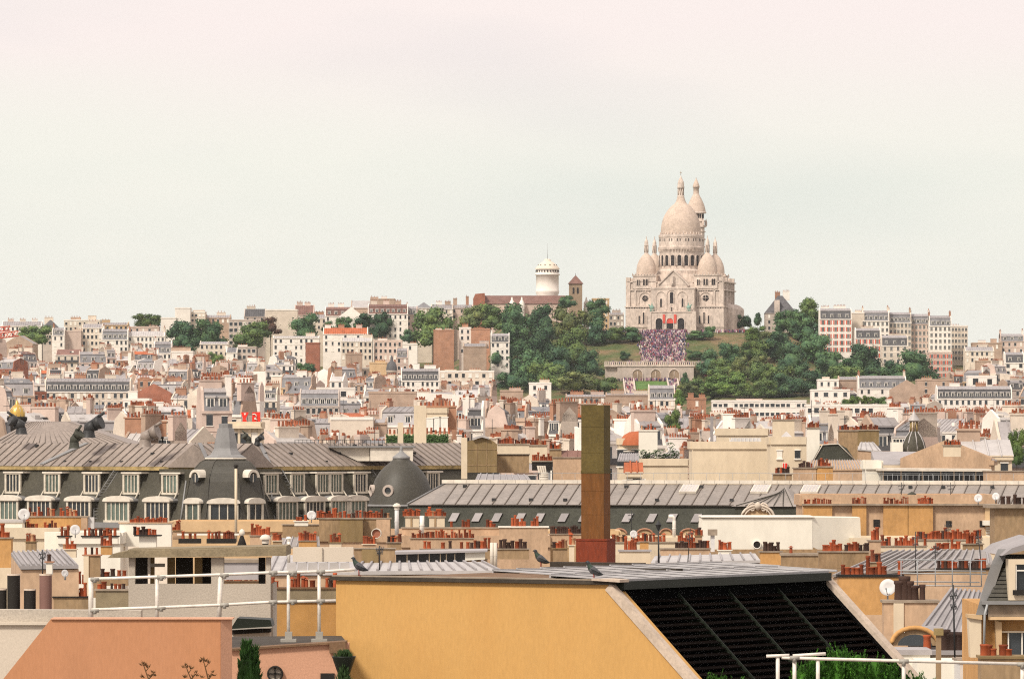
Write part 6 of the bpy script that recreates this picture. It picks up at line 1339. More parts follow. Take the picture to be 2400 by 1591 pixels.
hx('white rendered block beside the long glass fronted storey', 2028, 2066, 1099, 450, dep=4, wall='white_render', roof='flat', nwin=0, **B0)
t = thing('glazed_storey', 'long dark glass fronted top storey with a thin white roof', 'building', W(2188, 1140, 448)); d = 448
slab(t, 'glazing', 'glass', [(2066, 1133), (2312, 1133), (2312, 1103), (2066, 1103)], d, 5); slab(t, 'roof', 'hood_white', [(2058, 1103), (2324, 1105), (2324, 1099), (2058, 1097)], d - .8, 7)
for x in (2070, 2112, 2162, 2205, 2236, 2258, 2287, 2310): slab(t, 'post', 'pale_render', [(x - 1.5, 1133), (x + 1.5, 1133), (x + 1.5, 1103), (x - 1.5, 1103)], d - .12, .12)
slab(t, 'wall', 'pale_render', [(2058, 1150), (2324, 1150), (2324, 1133), (2058, 1133)], d - .1, 5)
for x in range(2068, 2312, 12): slab(t, 'rail_post', 'grey_metal', [(x - .5, 1133), (x + .5, 1133), (x + .5, 1112), (x - .5, 1112)], d - .6, .04)
slab(t, 'rail', 'grey_metal', [(2066, 1113), (2312, 1113), (2312, 1112), (2066, 1112)], d - .62, .04)
t = hx('low zinc roofed house with a tan skylight panel under the ribbed cupola', 2056, 2200, 1093, 500, dep=6, wall='pale_render', roof='shed', rmat='zinc', rh=1.3, nwin=0, party=False, **B0); 
t = hx('tan gable house with grey roof slope east of the cupola', 2196, 2262, 1082, 495, dep=8, wall='rosy_render', roof='gable', rmat='zinc', rh=1.5, nwin=0, yaw=78, **B0)
t = hx('cream house with dark windows and long zinc roof near the edge tree', 2262, 2372, 1070, 505, dep=8, wall='pale_render', roof='gable', rmat='pale_zinc', rh=1.5, nwin=3, rows=1, wh=.9, ww=.7, party=False, chim=((-.7, 0, 2, .8, .8, 4, 'x'),), **B0)
stack('cream chimney with bright orange pots on the tan gable house', 2212, 2252, 1045, 1070, 492, .8, 'pale_render', pots=((2213, 2251, 12),))
cp = thing('ribbed_cupola', 'grey ribbed cupola with open lantern and pale cap among the roofs', 'cupola', W(2142, 1075, 515)); p = W(2142, 1058, 515); k = 515 / F; zc_ = lambda y: ZZ(y, 515)
mb = MB(); mb.lathe([(31 * k, zc_(1085)), (31 * k, zc_(1060)), (29 * k, zc_(1058))], 16, p[:2]); mb.build('drum', 'pale_render', cp)
cprof = [(28, 1058), (28, 1048), (25, 1036), (19, 1024), (13, 1016), (10, 1011)]
mb = MB(); mb.lathe([(r * k, zc_(y)) for r, y in cprof], 16, p[:2]); mb.build('dome', 'palace_slate', cp)
for i in range(8): a = 2 * math.pi * i / 8 + .2; mb = MB(); mb.tube([(p[0] + r * k * math.sin(a), p[1] - r * k * math.cos(a), zc_(y)) for r, y in cprof], .05, 5); mb.build('rib', 'pale_zinc', cp)
for i in range(8): a = 2 * math.pi * i / 8; mb = MB(); mb.tube([(p[0] + 8.5 * k * math.sin(a), p[1] - 8.5 * k * math.cos(a), zc_(y)) for y in (1012, 988)], .05, 5); mb.build('lantern_post', 'mossy_cornice', cp)
mb = MB(); mb.lathe([(14 * k, zc_(985)), (13 * k, zc_(983)), (8 * k, zc_(976)), (4 * k, zc_(970)), (1 * k, zc_(962)), (.3 * k, zc_(956))], 16, p[:2]); mb.lathe([(11 * k, zc_(988)), (14 * k, zc_(985))], 16, p[:2]); mb.build('cap', 'pale_zinc', cp)
stack('white rendered box beside the ribbed cupola', 2090, 2116, 1036, 1062, 512, 2, 'white_render', cap=None)
stack('pale end block at the eastern edge of the ridge', 2312, 2400, 1105, 1140, 440, 3, 'rosy_render', capy=2)
# ------------------------------------------------------------------ chimneys and roofs between the palace and the near roof
T_, S_ = (0, 0, 1, 2, 4, 6), (3, 3, 3, 0)
G6 = dict(g=2)
# masses that carry them
for lab, x0, x1, y, d, wl, rf in (
    ('cream party wall house under the western satellite dish', -20, 140, 1262, 360, 'pale_render', 'flat'), ('white gutter edged house below the palace, west of the concrete pergola', 136, 282, 1274, 345, 'white_render', 'flat'),
    ('ochre cornice house standing below the corner dome', 400, 760, 1246, 372, 'ochre_wall', 'flat'), ('tan house below the bell dome', 740, 960, 1268, 365, 'rosy_render', 'flat'),
    ('rosy house under the long rows of orange pots', 940, 1290, 1282, 345, 'rosy_render', 'flat'), ('ochre house beside the rusty flue', 1286, 1450, 1270, 352, 'ochre_wall', 'flat'),
    ('cream house with pots west of the big white block', 1430, 1660, 1286, 345, 'pale_render', 'flat'), ('tan house under the big white block', 1650, 2030, 1322, 318, 'stained_wall', 'flat'),
    ('pale house behind the pots below the orange party wall', 2000, 2340, 1288, 330, 'pale_render', 'flat')):
    hx(lab, x0, x1, y, d, dep=7, wall=wl, roof=rf, nwin=0, **G6)
zroof('grey zinc roof strip behind the concrete pergola', [(620, 1340), (850, 1340), (850, 1300), (640, 1300)], 215, 232, 'pale_zinc', 9, under=6)
zroof('striped grey zinc roof with a clear edge near the western pots', [(48, 1326), (184, 1324), (150, 1289), (26, 1294)], 205, 216, 'zinc', 11, under=5)
zroof('long pale zinc roof behind the pigeons', [(820, 1338), (1180, 1336), (1140, 1316), (840, 1318)], 190, 205, 'pale_zinc', 14, under=5)
zroof('small seamed zinc roof under the stained wall', [(640, 1282), (750, 1278), (748, 1256), (652, 1260)], 350, 357, 'long_zinc', 7)
zroof('pale zinc strip roof in front of the big white block', [(1525, 1318), (1782, 1312), (1770, 1296), (1535, 1302)], 260, 272, 'pale_zinc', 10, under=5)
zroof('broad seamed zinc roof below the orange party wall', [(1950, 1346), (2330, 1322), (2318, 1288), (2082, 1290)], 262, 280, 'long_zinc', 16, under=5)
# the long orange party wall
ow = hx('long rosy party wall building with orange panels at the eastern side', 1880, 2332, 1184, 372, dep=8, wall='rosy_render', roof='flat', nwin=0, **G6)
def onw(nm, x0, x1, y0, y1, m_, e=.1, d=372): mb = MB(); a, b = W(x0, y1, d), W(x1, y0, d); mb.box(a[0], b[0], d - e, d + .1, a[2], b[2]); l = ow.location; o = mb.build(nm, m_, None); o.parent = ow; o.matrix_parent_inverse = Matrix.Translation(l).inverted(); return o
for x0, x1, m_ in ((1883, 1950, 'orange_render'), (1997, 2030, 'orange_render'), (2070, 2127, 'orange_render'), (2128.5, 2186, 'orange_render'), (2308, 2331, 'ochre_wall')): onw('panel', x0, x1, 1184, 1330, m_, .25 if x1 < 2300 else .12)
onw('coping', 1880, 2332, 1180, 1184, 'cap_stone', .4)
for x0, x1 in ((2047, 2062), (2217, 2230), (2296, 2308)): onw('window', x0, x1, 1217 if x0 < 2100 else 1220, 1234, 'soot', .06)
onw('air_conditioner', 2302, 2328, 1219, 1230, 'white_render', 1.0)
for i in range(7): onw('shutter_slat', 2310, 2326, 1234 + i * 6, 1238 + i * 6, 'hood_white' if i % 1 == 0 else 'soot', .16)
for x0, x1, n in ((1884, 1898, 3), (1904, 1948, 9), (1997, 2030, 8), (2070, 2130, 13), (2150, 2186, 9)): pot_row(ow, x0, x1, 1180, 372, n, T_, .85, -.1)
stack('tall ochre stone chimney block with dark pots at the eastern edge', 2331, 2420, 1190, 1300, 300, 3, 'stained_wall', pots=((2346, 2420, 6, (3,), 1.15),), capy=8, capo=14)
t = thing('stone_dormer', 'dark little chimney with green cowl on the orange party wall', 'chimney', W(2136, 1180, 374)); d = 374; slab(t, 'shaft', 'green_slate', [(2129, 1182), (2146, 1182), (2143, 1158), (2132, 1158)], d, .6); mb = MB(); mb.lathe([(.3, ZZ(1160, d)), (.3, ZZ(1157, d)), (.02, ZZ(1152, d))], 10, (W(2138, 1160, d)[0], d + .3)); mb.build('cowl', 'green_slate', t)
# west: stacks, left to right
stack('tan chimney wall behind the large pale satellite dish', 55, 205, 1212, 1250, 366, .8, 'orange_render', pots=((66, 100, 5), (110, 128, 3), (140, 150, 2), (155, 180, 6)), bands=((190, 205, 'rosy_render'),))
stack('bluish rendered pilaster beside the tan chimney wall', 205, 220, 1212, 1258, 366.2, .6, 'dish_grey', cap=None)
stack('low ledge with two groups of orange pots on the tan chimney wall', 54, 136, 1241, 1246, 364, .5, 'stained_wall', pots=((56, 88, 5), (102, 132, 5)), capy=2)
stack('white block with grey flat top at the western edge', -10, 52, 1224, 1260, 362, 2, 'white_render', cap='pale_zinc', capy=6)
stack('short ochre chimney with leaning orange pots at the western edge', -8, 26, 1262, 1330, 280, 1, 'orange_render', pots=((-6, 20, 3, (1, 2), 1.2),), capy=3)
stack('cream panel wall with iron rungs below the tan chimney', 104, 136, 1246, 1288, 350, .6, 'white_render', cap=None)
stack('dark ledge with three mixed pots beside the small pale dish', 136, 165, 1258, 1274, 340, .7, 'white_render', pots=((141, 164, 3, (0, 3, 1)),), capy=3, cap='soot')
stack('dark ledge carrying nine mixed pots next to the small pale dish', 192, 276, 1258, 1274, 340, .7, 'white_render', pots=((195, 274, 9, (0, 3, 1, 0)),), capy=3, cap='soot')
stack('big white chimney block with a band of pots under the dormers', 280, 401, 1226, 1280, 348, 1.2, 'white_render', pots=((304, 392, 15, (2, 2, 0), .8),), cap='rosy_render', capy=2)
stack('narrow white stand with a shelf of pots in front of the white block', 326, 366, 1256, 1296, 335, .8, 'white_render', pots=((312, 368, 8, (0, 3, 0)),), capy=3, cap='soot', capo=10)
for i, (x0, x1) in enumerate(((418, 470), (484, 520), (520, 552))):
    stack(('western', 'middle', 'eastern')[i] + ' dark planter trough with orange pots below the corner dome', x0, x1, 1262, 1273, 330, .8, 'soot', pots=((x0 + 3, x1 - 3, 3 + i, T_, .9),), cap=None, name='planter_trough', cat='planter')
stack('white rail parapet behind the dark planter troughs', 415, 560, 1250, 1254, 334, .3, 'white_paint', cap=None, name='parapet', cat='wall')
stack('cluster of short orange pots on a tan block beside the white mushroom vent', 586, 634, 1256, 1284, 325, 1, 'rosy_render', pots=((588, 632, 8, (1, 0), 1.1),), capy=2)
stack('stained cream and brown chimney wall with a row of orange pots', 748, 796, 1216, 1268, 358, 1.1, 'stained_wall', pots=((744, 800, 11),), capy=3)
stack('brown stained chimney wall between two cream ones', 796, 850, 1216, 1270, 357, .9, 'brown_board', pots=((804, 850, 5),), capy=3)
stack('pale stained chimney block with sparse pots by the metal flue', 850, 915, 1216, 1270, 358, 1.1, 'stained_wall', pots=((852, 912, 9),), capy=3, bands=((882, 914, 'rosy_render'),))
t = thing('round_vent', 'round dark red vent opening with white rim on the stained wall', 'vent', W(882, 1262, 356)); Mx = Matrix.Translation(W(882, 1250, 356)) @ Matrix.Rotation(R(90), 4, 'X'); mb = MB(Mx); mb.lathe([(.32, -1.0), (.32, .1), (.27, .1), (.27, -.1), (.01, -.12)], 20); mb.build('ring', 'hood_white', t); mb = MB(Mx); mb.lathe([(.26, -.02), (.01, -.02)], 20); mb.build('throat', 'brick', t)
stack('low stained ledge wall in front of the ochre cornice', 662, 748, 1230, 1262, 362, .6, 'stained_wall', cap='cap_stone', capy=2)
stack('small white stand with two red pots next to the grey dish', 690, 722, 1222, 1232, 360, .6, 'white_render', pots=((692, 720, 3, (2, 0), 1.0),), capy=2, cap='white_render')
stack('cream chimney box with a comb of orange pots beside the metal flue', 950, 982, 1212, 1238, 352, .8, 'pale_render', pots=((946, 984, 9),), bands=((962, 966, 'stained_wall'),))
stack('cream chimney box with a comb of orange pots east of the white post', 1006, 1042, 1212, 1238, 352, .8, 'pale_render', pots=((998, 1042, 12),), bands=((1018, 1022, 'stained_wall'),))
stack('long tan ledge wall with a lower row of orange pots', 942, 1175, 1238, 1262, 350, .5, 'rosy_render', pots=((1055, 1062, 1), (1082, 1102, 3), (1140, 1160, 3)), capy=3)
stack('dense row of small orange pots along the tan ledge', 962, 1110, 1262, 1290, 340, .6, 'rosy_render', pots=((964, 1110, 24, T_, .8),), capy=2)
stack('smooth tan chimney wall with white coping beside the rusty flue', 1170, 1284, 1236, 1310, 338, 1.2, 'rosy_render', pots=((1198, 1232, 6, (0, 1)), (1244, 1262, 3, (0, 1))), cap='white_render', capy=3)
stack('mixed pots on a shelf below the smooth tan wall', 1090, 1240, 1287, 1310, 300, .8, 'stained_wall', pots=((1094, 1150, 7, (0, 3, 1)), (1160, 1236, 8, (3, 0, 3))), capy=2)
stack('scattered pots on the roof edge west of the white twin pipe', 985, 1088, 1287, 1298, 305, .6, 'rosy_render', pots=((990, 1010, 2, (1,)), (1030, 1060, 2, (0, 3)), (1076, 1090, 1, (0,))), capy=2)
t = thing('attic_window_band', 'low dark window band under a flat edge beside a white panel', 'attic', W(1030, 1320, 262)); d = 262
slab(t, 'glazing', 'glass', [(928, 1318), (1092, 1316), (1092, 1296), (928, 1299)], d, 3); slab(t, 'roof', 'zinc', [(924, 1299), (1142, 1293), (1142, 1289), (924, 1293)], d - .3, 4); slab(t, 'panel', 'white_render', [(1090, 1313), (1137, 1310), (1137, 1292), (1090, 1294)], d - .1, .3)
for x in (954, 980, 1006, 1032, 1046, 1066): slab(t, 'post', 'pale_render', [(x - 1, 1318), (x + 1, 1318), (x + 1, 1297), (x - 1, 1297)], d - .06, .08)
slab(t, 'wall', 'stained_wall', [(924, 1335), (1142, 1331), (1142, 1312), (924, 1317)], d + .05, 3)
for x in (1153, 1161): pipe(('western' if x < 1158 else 'eastern') + ' one of the white twin pipes behind the near roof', x, 1271, 1330, 210, 4.5)
pipe('ribbed metal flue with a pale domed cowl beside the bell dome', 930, 1186, 1258, 345, 5, 'dish_grey', 'hood_white')
pipe('white square topped post in front of the orange pots', 989, 1208, 1252, 345, 5.5, 'white_paint')
t = pipe('white mushroom shaped vent near the dark planters', 622, 1262, 1284, 315, 7, 'soot', 'hood_white')
pipe('tall pale banded pole standing before the corner dome', 553, 1092, 1270, 340, 3.2, 'pale_render', 'soot')
pipe('white curved vent pipe in front of the slate slope', 1580, 1209, 1266, 345, 4.2, 'white_paint', bend=-13)
for x, y, r, d, lab in ((56, 1205, 14, 358, 'large pale dish on the tan chimney wall at the west'), (176, 1241, 12, 332, 'pale dish between the two dark pot ledges'), (730, 1207, 11, 352, 'grey dish next to the stained chimney wall'),
    (1485, 1251, 9, 338, 'small white dish in front of the orange dormer gables'), (2293, 1167, 10, 310, 'white dish against the long zinc roof near the eastern edge'), (2334, 1163, 9, 296, 'white dish beside the dark pots of the ochre block'), (2081, 1376, 20, 200, 'biggest white dish beside the black pots and iron frames')):
    dish(lab, x, y, r, d, turn=-.3 if x > 2000 else .15, post=1.6 * r)
dish('pale oval dish among pots west of the concrete pergola', 152, 1343, 9, 170, turn=.5, post=16)
# centre and east
stack('cream chimney wall with a full row of pots beside the rusty flue', 1440, 1640, 1272, 1300, 342, .6, 'pale_render', pots=((1436, 1470, 6), (1480, 1500, 3), (1520, 1560, 5), (1590, 1640, 9)), capy=3)
stack('small dark pot row between rusty flue and tan wall', 1288, 1366, 1252, 1276, 345, .6, 'rosy_render', pots=((1290, 1364, 14, (0, 3, 3)),), capy=2)
stack('cream box chimney with three orange pots next to the rusty flue', 1452, 1524, 1292, 1330, 270, 1, 'pale_render', pots=((1464, 1492, 4, (1, 0), 1.0),), cap='zinc', capy=4)
stack('tan ledge with a row of mixed pots and an aerial', 1548, 1664, 1287, 1306, 300, .7, 'rosy_render', pots=((1582, 1662, 13, (0, 3, 3, 1), .95),), capy=3)
bw = thing('white_block', 'big blank white rendered block with a round vent below the long roof', 'building', W(1770, 1312, 330)); d = 330
Mx = Matrix.Translation((XX(1904, d), d, 0)); x_ = lambda x: XX(x, d) - XX(1904, d)
mb = MB(Mx); mb.prism([(x_(1638), 0, ZZ(1330, d)), (0, 0, ZZ(1330, d)), (0, 0, ZZ(1211, d)), (x_(1645), 0, ZZ(1214, d))], (0, 5, 0)); mb.build('wall', 'white_render', bw)
mb = MB(Mx); mb.hexa([(0, .02, ZZ(1330, d)), (x_(2024), 1.6, ZZ(1330, d)), (x_(2024), 5, ZZ(1330, d)), (0, 5, ZZ(1330, d))], [(0, .02, ZZ(1211.5, d)), (x_(2020), 1.6, ZZ(1213, d)), (x_(2020), 5, ZZ(1213, d)), (0, 5, ZZ(1211.5, d))]); mb.build('side_wall', 'white_render', bw)
mb = MB(Mx); mb.box(x_(1643), .1, -.12, 5, ZZ(1212, d), ZZ(1209.5, d)); mb.build('coping', 'white_paint', bw)
Mr = Matrix.Translation(W(1774, 1276, 329.9)) @ Matrix.Rotation(R(90), 4, 'X'); mb = MB(Mr); mb.lathe([(.25, -.3), (.25, .06), (.2, .06), (.2, -.2)], 18); mb.build('vent_ring', 'white_paint', bw); mb = MB(Mr); mb.lathe([(.2, .02), (.01, .02)], 18); mb.build('vent_throat', 'soot', bw)
slab(bw, 'corner_gusset', 'stained_wall', [(1906, 1282), (1924, 1290), (1906, 1290)], 329.5, .3)  # small brown triangular piece at the wall corner
stack('grey boxed vent hood in front of the big white block', 1666, 1675, 1254, 1298, 318, .5, 'dish_grey', cap='cap_stone', capy=14, capo=5, name='vent_hood', cat='vent')
stack('white shelf with a clump of orange pots before the big white block', 1684, 1714, 1290, 1300, 315, .6, 'white_render', pots=((1685, 1702, 4, (1, 2)), (1705, 1714, 2, (1,))), cap='white_render', capy=2)
stack('ochre chimney wall with five slim black pots before the big white block', 1782, 1832, 1294, 1330, 290, .8, 'orange_render', pots=((1788, 1828, 5, (3,)),), capy=3)
stack('stained brick wall with a capped iron vent before the big white block', 1832, 1925, 1302, 1335, 285, .8, 'stained_wall', pots=((1850, 1856, 1, (4,)),), capy=6)
stack('orange pots in a tight clump on the stained wall by the white block', 1920, 1975, 1294, 1330, 280, .8, 'stained_wall', pots=((1930, 1972, 8, (0, 1, 2), 1.0),), capy=3)
stack('mixed orange and black pots on the stained brown wall below the white block', 1976, 2036, 1294, 1335, 278, .8, 'stained_wall', pots=((1980, 2020, 6, (0, 3)), (2024, 2034, 2, (3,))), capy=3)
stack('tan pillar chimney with two orange pots on the seamed roof', 2036, 2064, 1268, 1308, 290, .7, 'rosy_render', pots=((2044, 2058, 3, (1, 0)),), capy=3)
stack('white ledge with a long row of orange pots below the party wall', 2064, 2172, 1280, 1292, 305, .6, 'pale_render', pots=((2066, 2086, 4), (2098, 2150, 9, (1, 0)), (2164, 2172, 1, (1,))), capy=2)
stack('upper white ledge with alternating orange and black pots', 2148, 2300, 1266, 1285, 312, .6, 'pale_render', pots=((2150, 2300, 26, (1, 3, 0)),), capy=3)
stack('stub chimney with two orange pots beside the slatted shutter', 2258, 2304, 1276, 1292, 302, .6, 'stained_wall', pots=((2264, 2290, 3, (1,)),), capy=3)
stack('sagging orange pots on the seamed roof ridge', 2196, 2250, 1288, 1296, 296, .5, 'brown_board', pots=((2198, 2222, 5, (2,)), (2228, 2248, 3, (1, 2), 1.1)), capy=2)
stack('brown party wall with a row of orange pots beside the louvred roof', 1966, 2116, 1352, 1440, 215, 1, 'orange_render', pots=((1970, 2026, 5, (0, 2), .9), (2030, 2076, 5, (1, 0), 1.1), (2106, 2114, 1, (1,))), capy=6, cap='soot')
stack('cream chimney with four thick black pots beside the biggest dish', 2072, 2198, 1412, 1490, 185, 1, 'rosy_render', pots=((2102, 2150, 4, (3,), 1.55), (2158, 2168, 1, (3,), 1.0)), cap='cap_stone', capy=6, capo=2, bands=((2094, 2118, 'pale_render'),))
stack('iron framed ledge with small orange pots on the roof terrace', 2194, 2318, 1334, 1346, 225, .5, 'stained_wall', pots=((2196, 2310, 14, (0, 3, 2), .8),), capy=3, cap='soot')
tr = thing('iron_frame', 'tangle of thin iron terrace frames in front of the seamed zinc roof', 'frame', W(2200, 1372, 212)); d = 212
for y, a, b in ((1311, 2104, 2310), (1336, 2104, 2310), (1343, 2110, 2312), (1362, 2090, 2296), (1371, 2120, 2300)): mb = MB(); mb.tube([W(a, y, d), W(b, y + 2, d)], .022, 4); mb.build('bar', 'grey_metal', tr)
for x in (2112, 2150, 2192, 2232, 2274, 2300): mb = MB(); mb.tube([W(x, 1311, d), W(x, 1374, d)], .022, 4); mb.build('post', 'grey_metal', tr)
zroof('steep grey seamed roof beside the slate mansard corner', [(2128, 1506), (2290, 1530), (2310, 1388), (2226, 1380)], 170, 182, 'zinc', 8, under=4)
ad = thing('arched_dormer', 'round topped dormer with an ochre arch beside the louvred roof', 'dormer', W(2144, 1530, 168)); d = 168
mb = MB(); arc = [W(2144 + 56 * math.cos(math.pi * k / 12), 1512 - 42 * math.sin(math.pi * k / 12), d) for k in range(13)]; mb.prism(arc, (0, .3, 0)); mb.build('front', 'stained_wall', ad)
mb = MB(); mb.tube([(p[0], d - .05, p[2]) for p in arc], .075, 6); mb.build('arch', 'orange_render', ad)
mb = MB(); mb.prism([(p[0] + .05, d + .35, p[2] + .02) for p in arc], (.8, 4, -.1)); mb.build('vault', 'zinc', ad)
mb = MB(); mb.prism([W(2144 + 40 * math.cos(math.pi * k / 10), 1512 - 26 * math.sin(math.pi * k / 10), d - .06) for k in range(11)], (0, .08, 0)); mb.build('window', 'glass', ad)
stack('white low parapet block under the arched dormer', 2108, 2180, 1534, 1600, 150, 2, 'white_render', cap='zinc', capy=12)
stack('soot black pots on a grey ledge beside the arched dormer', 2160, 2288, 1534, 1548, 152, .8, 'cap_stone', pots=((2206, 2226, 2, (3,), 1.5), (2230, 2252, 2, (3,), 1.7), (2164, 2178, 1, (0,), 1.0)), cap='zinc', capy=10)
stack('white rendered lower wall under the black pots', 2150, 2250, 1548, 1600, 148, 2, 'white_render', cap=None)
stack('shingled grey wall at the bottom corner', 2250, 2420, 1552, 1610, 146, 2, 'dish_grey', cap='cap_stone', capy=6)
stack('peeling wooden post rising in front of the seamed roof', 2194, 2206, 1488, 1600, 120, .1, 'stained_wall', cap='mossy_cornice', capy=16, name='post', cat='post')
# slate mansard corner with its dormer
ms = thing('mansard_corner', 'slate mansard corner house with lead edge and cream dormer window at the eastern edge', 'house', W(2350, 1600, 140)); d = 140
slab(ms, 'wall', 'orange_render', [(2300, 1620), (2440, 1620), (2440, 1418), (2300, 1418)], d + .3, 6)
mb = MB(); mb.hexa([W(2312, 1410, d), W(2440, 1410, d), W(2440, 1410, d + 6), W(2312, 1410, d + 6)], [W(2358, 1298, d + 1.0), W(2440, 1298, d + 1.0), W(2440, 1298, d + 6), W(2358, 1298, d + 6)]); mb.build('slate_slope', 'soot', ms)
for i in range(11):
    y0 = 1408 - 10 * i; f = 10 * i / 112; x0 = 2314 + 46 * f; dd = d + f * 1.0
    mb = MB(); mb.hexa([W(x0, y0, dd - .05), W(2440, y0, dd - .05), W(2440, y0, dd + .1), W(x0, y0, dd + .1)], [W(x0 + 3, y0 - 8, dd + .02), W(2440, y0 - 8, dd + .02), W(2440, y0 - 8, dd + .16), W(x0 + 3, y0 - 8, dd + .16)]); mb.build('slate_course', 'dome_slate', ms)
lead = [(2352, 1286), (2336, 1322), (2318, 1376), (2300, 1440)]
for i, ((x0, y0), (x1, y1)) in enumerate(zip(lead, lead[1:])):
    wd = 26; mb = MB(); mb.hexa([W(x0 - wd / 2, y0, d - .15 + .9 - .3 * i), W(x0 + wd / 2, y0, d - .05 + .9 - .3 * i), W(x1 + wd / 2, y1, d - .35 + .9 - .3 * i), W(x1 - wd / 2, y1, d - .45 + .9 - .3 * i)], [W(x0 - wd / 2, y0, d + 1.6), W(x0 + wd / 2, y0, d + 1.6), W(x1 + wd / 2, y1, d + 1.6), W(x1 - wd / 2, y1, d + 1.6)]); mb.build('lead_flashing', 'lead', ms)
slab(ms, 'roof', 'zinc', [(2348, 1302), (2440, 1280), (2440, 1262), (2372, 1284)], d - .2, 6)
slab(ms, 'gutter', 'lead', [(2302, 1416), (2440, 1416), (2440, 1408), (2302, 1408)], d - .25, .6)
slab(ms, 'frieze', 'cap_stone', [(2316, 1444), (2440, 1444), (2440, 1417), (2316, 1417)], d - .05, .5); slab(ms, 'cornice', 'ochre_wall', [(2318, 1452), (2440, 1452), (2440, 1445), (2318, 1445)], d - .2, .6)
dw = MB(); 
for x0, x1, y0, y1 in ((2364, 2380, 1310, 1406), (2380, 2440, 1310, 1322), (2380, 2440, 1395, 1406)): a, b = W(x0, y1, d - .2), W(x1, y0, d - .2); dw.box(a[0], b[0], d - .2, d + .8, a[2], b[2])
dw.build('dormer_frame', 'pale_render', ms); slab(ms, 'pane', 'glass', [(2380, 1396), (2440, 1396), (2440, 1322), (2380, 1322)], d - .1, .1); slab(ms, 'window_bar', 'white_paint', [(2378, 1338), (2440, 1338), (2440, 1335), (2378, 1335)], d - .16, .05); slab(ms, 'window_bar', 'white_paint', [(2378, 1397), (2383, 1397), (2383, 1322), (2378, 1322)], d - .17, .05)
slab(ms, 'balcony_rail', 'soot', [(2374, 1394), (2440, 1394), (2440, 1382), (2374, 1382)], d - .3, .05)
slab(ms, 'pilaster', 'pale_render', [(2275, 1540), (2300, 1540), (2300, 1452), (2270, 1446)], d - .1, .6); slab(ms, 'pilaster_cap', 'ochre_wall', [(2268, 1447), (2302, 1452), (2302, 1441), (2268, 1439)], d - .18, .7)
slab(ms, 'window_surround', 'ochre_wall', [(2336, 1540), (2348, 1540), (2348, 1458), (2332, 1452)], d, .4); slab(ms, 'lintel', 'pale_render', [(2348, 1482), (2440, 1482), (2440, 1478), (2348, 1478)], d + .1, .3)
slab(ms, 'pane', 'glass', [(2362, 1540), (2440, 1540), (2440, 1482), (2362, 1482)], d + .22, .1)
for x in (2362, 2394): slab(ms, 'window_bar', 'white_paint', [(x, 1540), (x + 3, 1540), (x + 3, 1482), (x, 1482)], d + .15, .05)
mb = MB(); mb.tube([W(2314, 1416, d - .3), W(2308, 1440, d - .3), W(2306, 1520, d - .3)], .03, 6); mb.build('drain_pipe', 'grey_metal', ms)
stack('brown edged terrace ledge with small red pots under the ochre window', 2300, 2420, 1543, 1600, 136, 1, 'stained_wall', pots=((2302, 2330, 3, (2,), .8), (2348, 2366, 2, (2,), .8)), cap='brown_board', capy=6)
# aerials and lamp
for a in ((1612, 1238, 1318, 250, 'crooked aerial on the zinc strip before the big white block', 6), (1480, 1196, 1262, 340, 'thin aerial beside the small white dish', 0), (2146, 1245, 1345, 255, 'aerial in front of the seamed eastern roof', 0), (2192, 1272, 1345, 250, 'taller aerial pole on the seamed eastern roof', 0),
          (2222, 1220, 1290, 300, 'lantern topped aerial before the orange party wall', 0), (2300, 1246, 1330, 240, 'leaning aerial beside the slatted shutter', -8), (2238, 1370, 1540, 130, 'long thin pole in front of the steep seamed roof', -4), (2113, 1130, 1182, 374, 'thin aerial above the orange party wall', 0), (2228, 1130, 1182, 374, 'second thin aerial above the orange party wall', 0),
          (100, 1288, 1350, 190, 'aerial rising from the striped grey roof', 0), (890, 1278, 1335, 180, 'thin aerial behind the first pigeon', 0)): antenna(a[4], a[0], a[1], a[2], a[3], lean=a[5])
lp = thing('roof_lantern', 'old black lantern post standing before the orange dormer gables', 'lamp', W(1544, 1320, 255)); d = 255; mb = MB(); mb.tube([W(1544, 1320, d), W(1543, 1240, d)], .045, 6, r1=.03); mb.build('post', 'dark_metal', lp); p = W(1543, 1232, d)
mb = MB(); mb.lathe([(.06, ZZ(1241, d)), (.15, ZZ(1230, d)), (.17, ZZ(1229, d)), (.05, ZZ(1222, d)), (.01, ZZ(1218, d))], 6, p[:2], sm=False); mb.build('lantern', 'dark_metal', lp)
# ------------------------------------------------------------------ the near roofs
M('yellow_render', (0.565, 0.325, 0.108), var=.07, scale=1.1, fine=.055, fscale=30, bump=.004, streak=.28, col2=(.51, .285, .092))
M('salmon_render', (0.53, 0.252, 0.128), var=.11, scale=1.3, fine=.06, fscale=30, bump=.004, streak=.25, col2=(.46, .215, .105))
M('salmon_edge', (0.55, 0.30, 0.19), var=.08, fine=.12, fscale=40)
M('grit_concrete', (0.45, 0.395, 0.325), var=.10, scale=.8, fine=.16, fscale=40, bump=.008)
M('mossy_concrete', (0.25, 0.20, 0.125), var=.22, scale=2, fine=.2, fscale=30, bump=.01)
M('coping_stone', (0.52, 0.42, 0.33), var=.16, scale=2, fine=.14, fscale=20)
M('bitumen', (0.05, 0.04, 0.03), var=.3, scale=2, fine=.2, fscale=20)
M('roof_brown', (0.17, 0.10, 0.055), var=.3, scale=3, fine=.2, fscale=20)
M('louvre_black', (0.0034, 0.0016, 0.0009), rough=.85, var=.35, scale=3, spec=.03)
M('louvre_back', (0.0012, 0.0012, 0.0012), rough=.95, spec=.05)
M('gutter_green', (0.010, 0.014, 0.008), rough=.5, var=.2)
M('rust_olive', (0.100, 0.072, 0.020), rough=.75, var=.2, scale=2, fine=.2, fscale=25, rnd=.04)
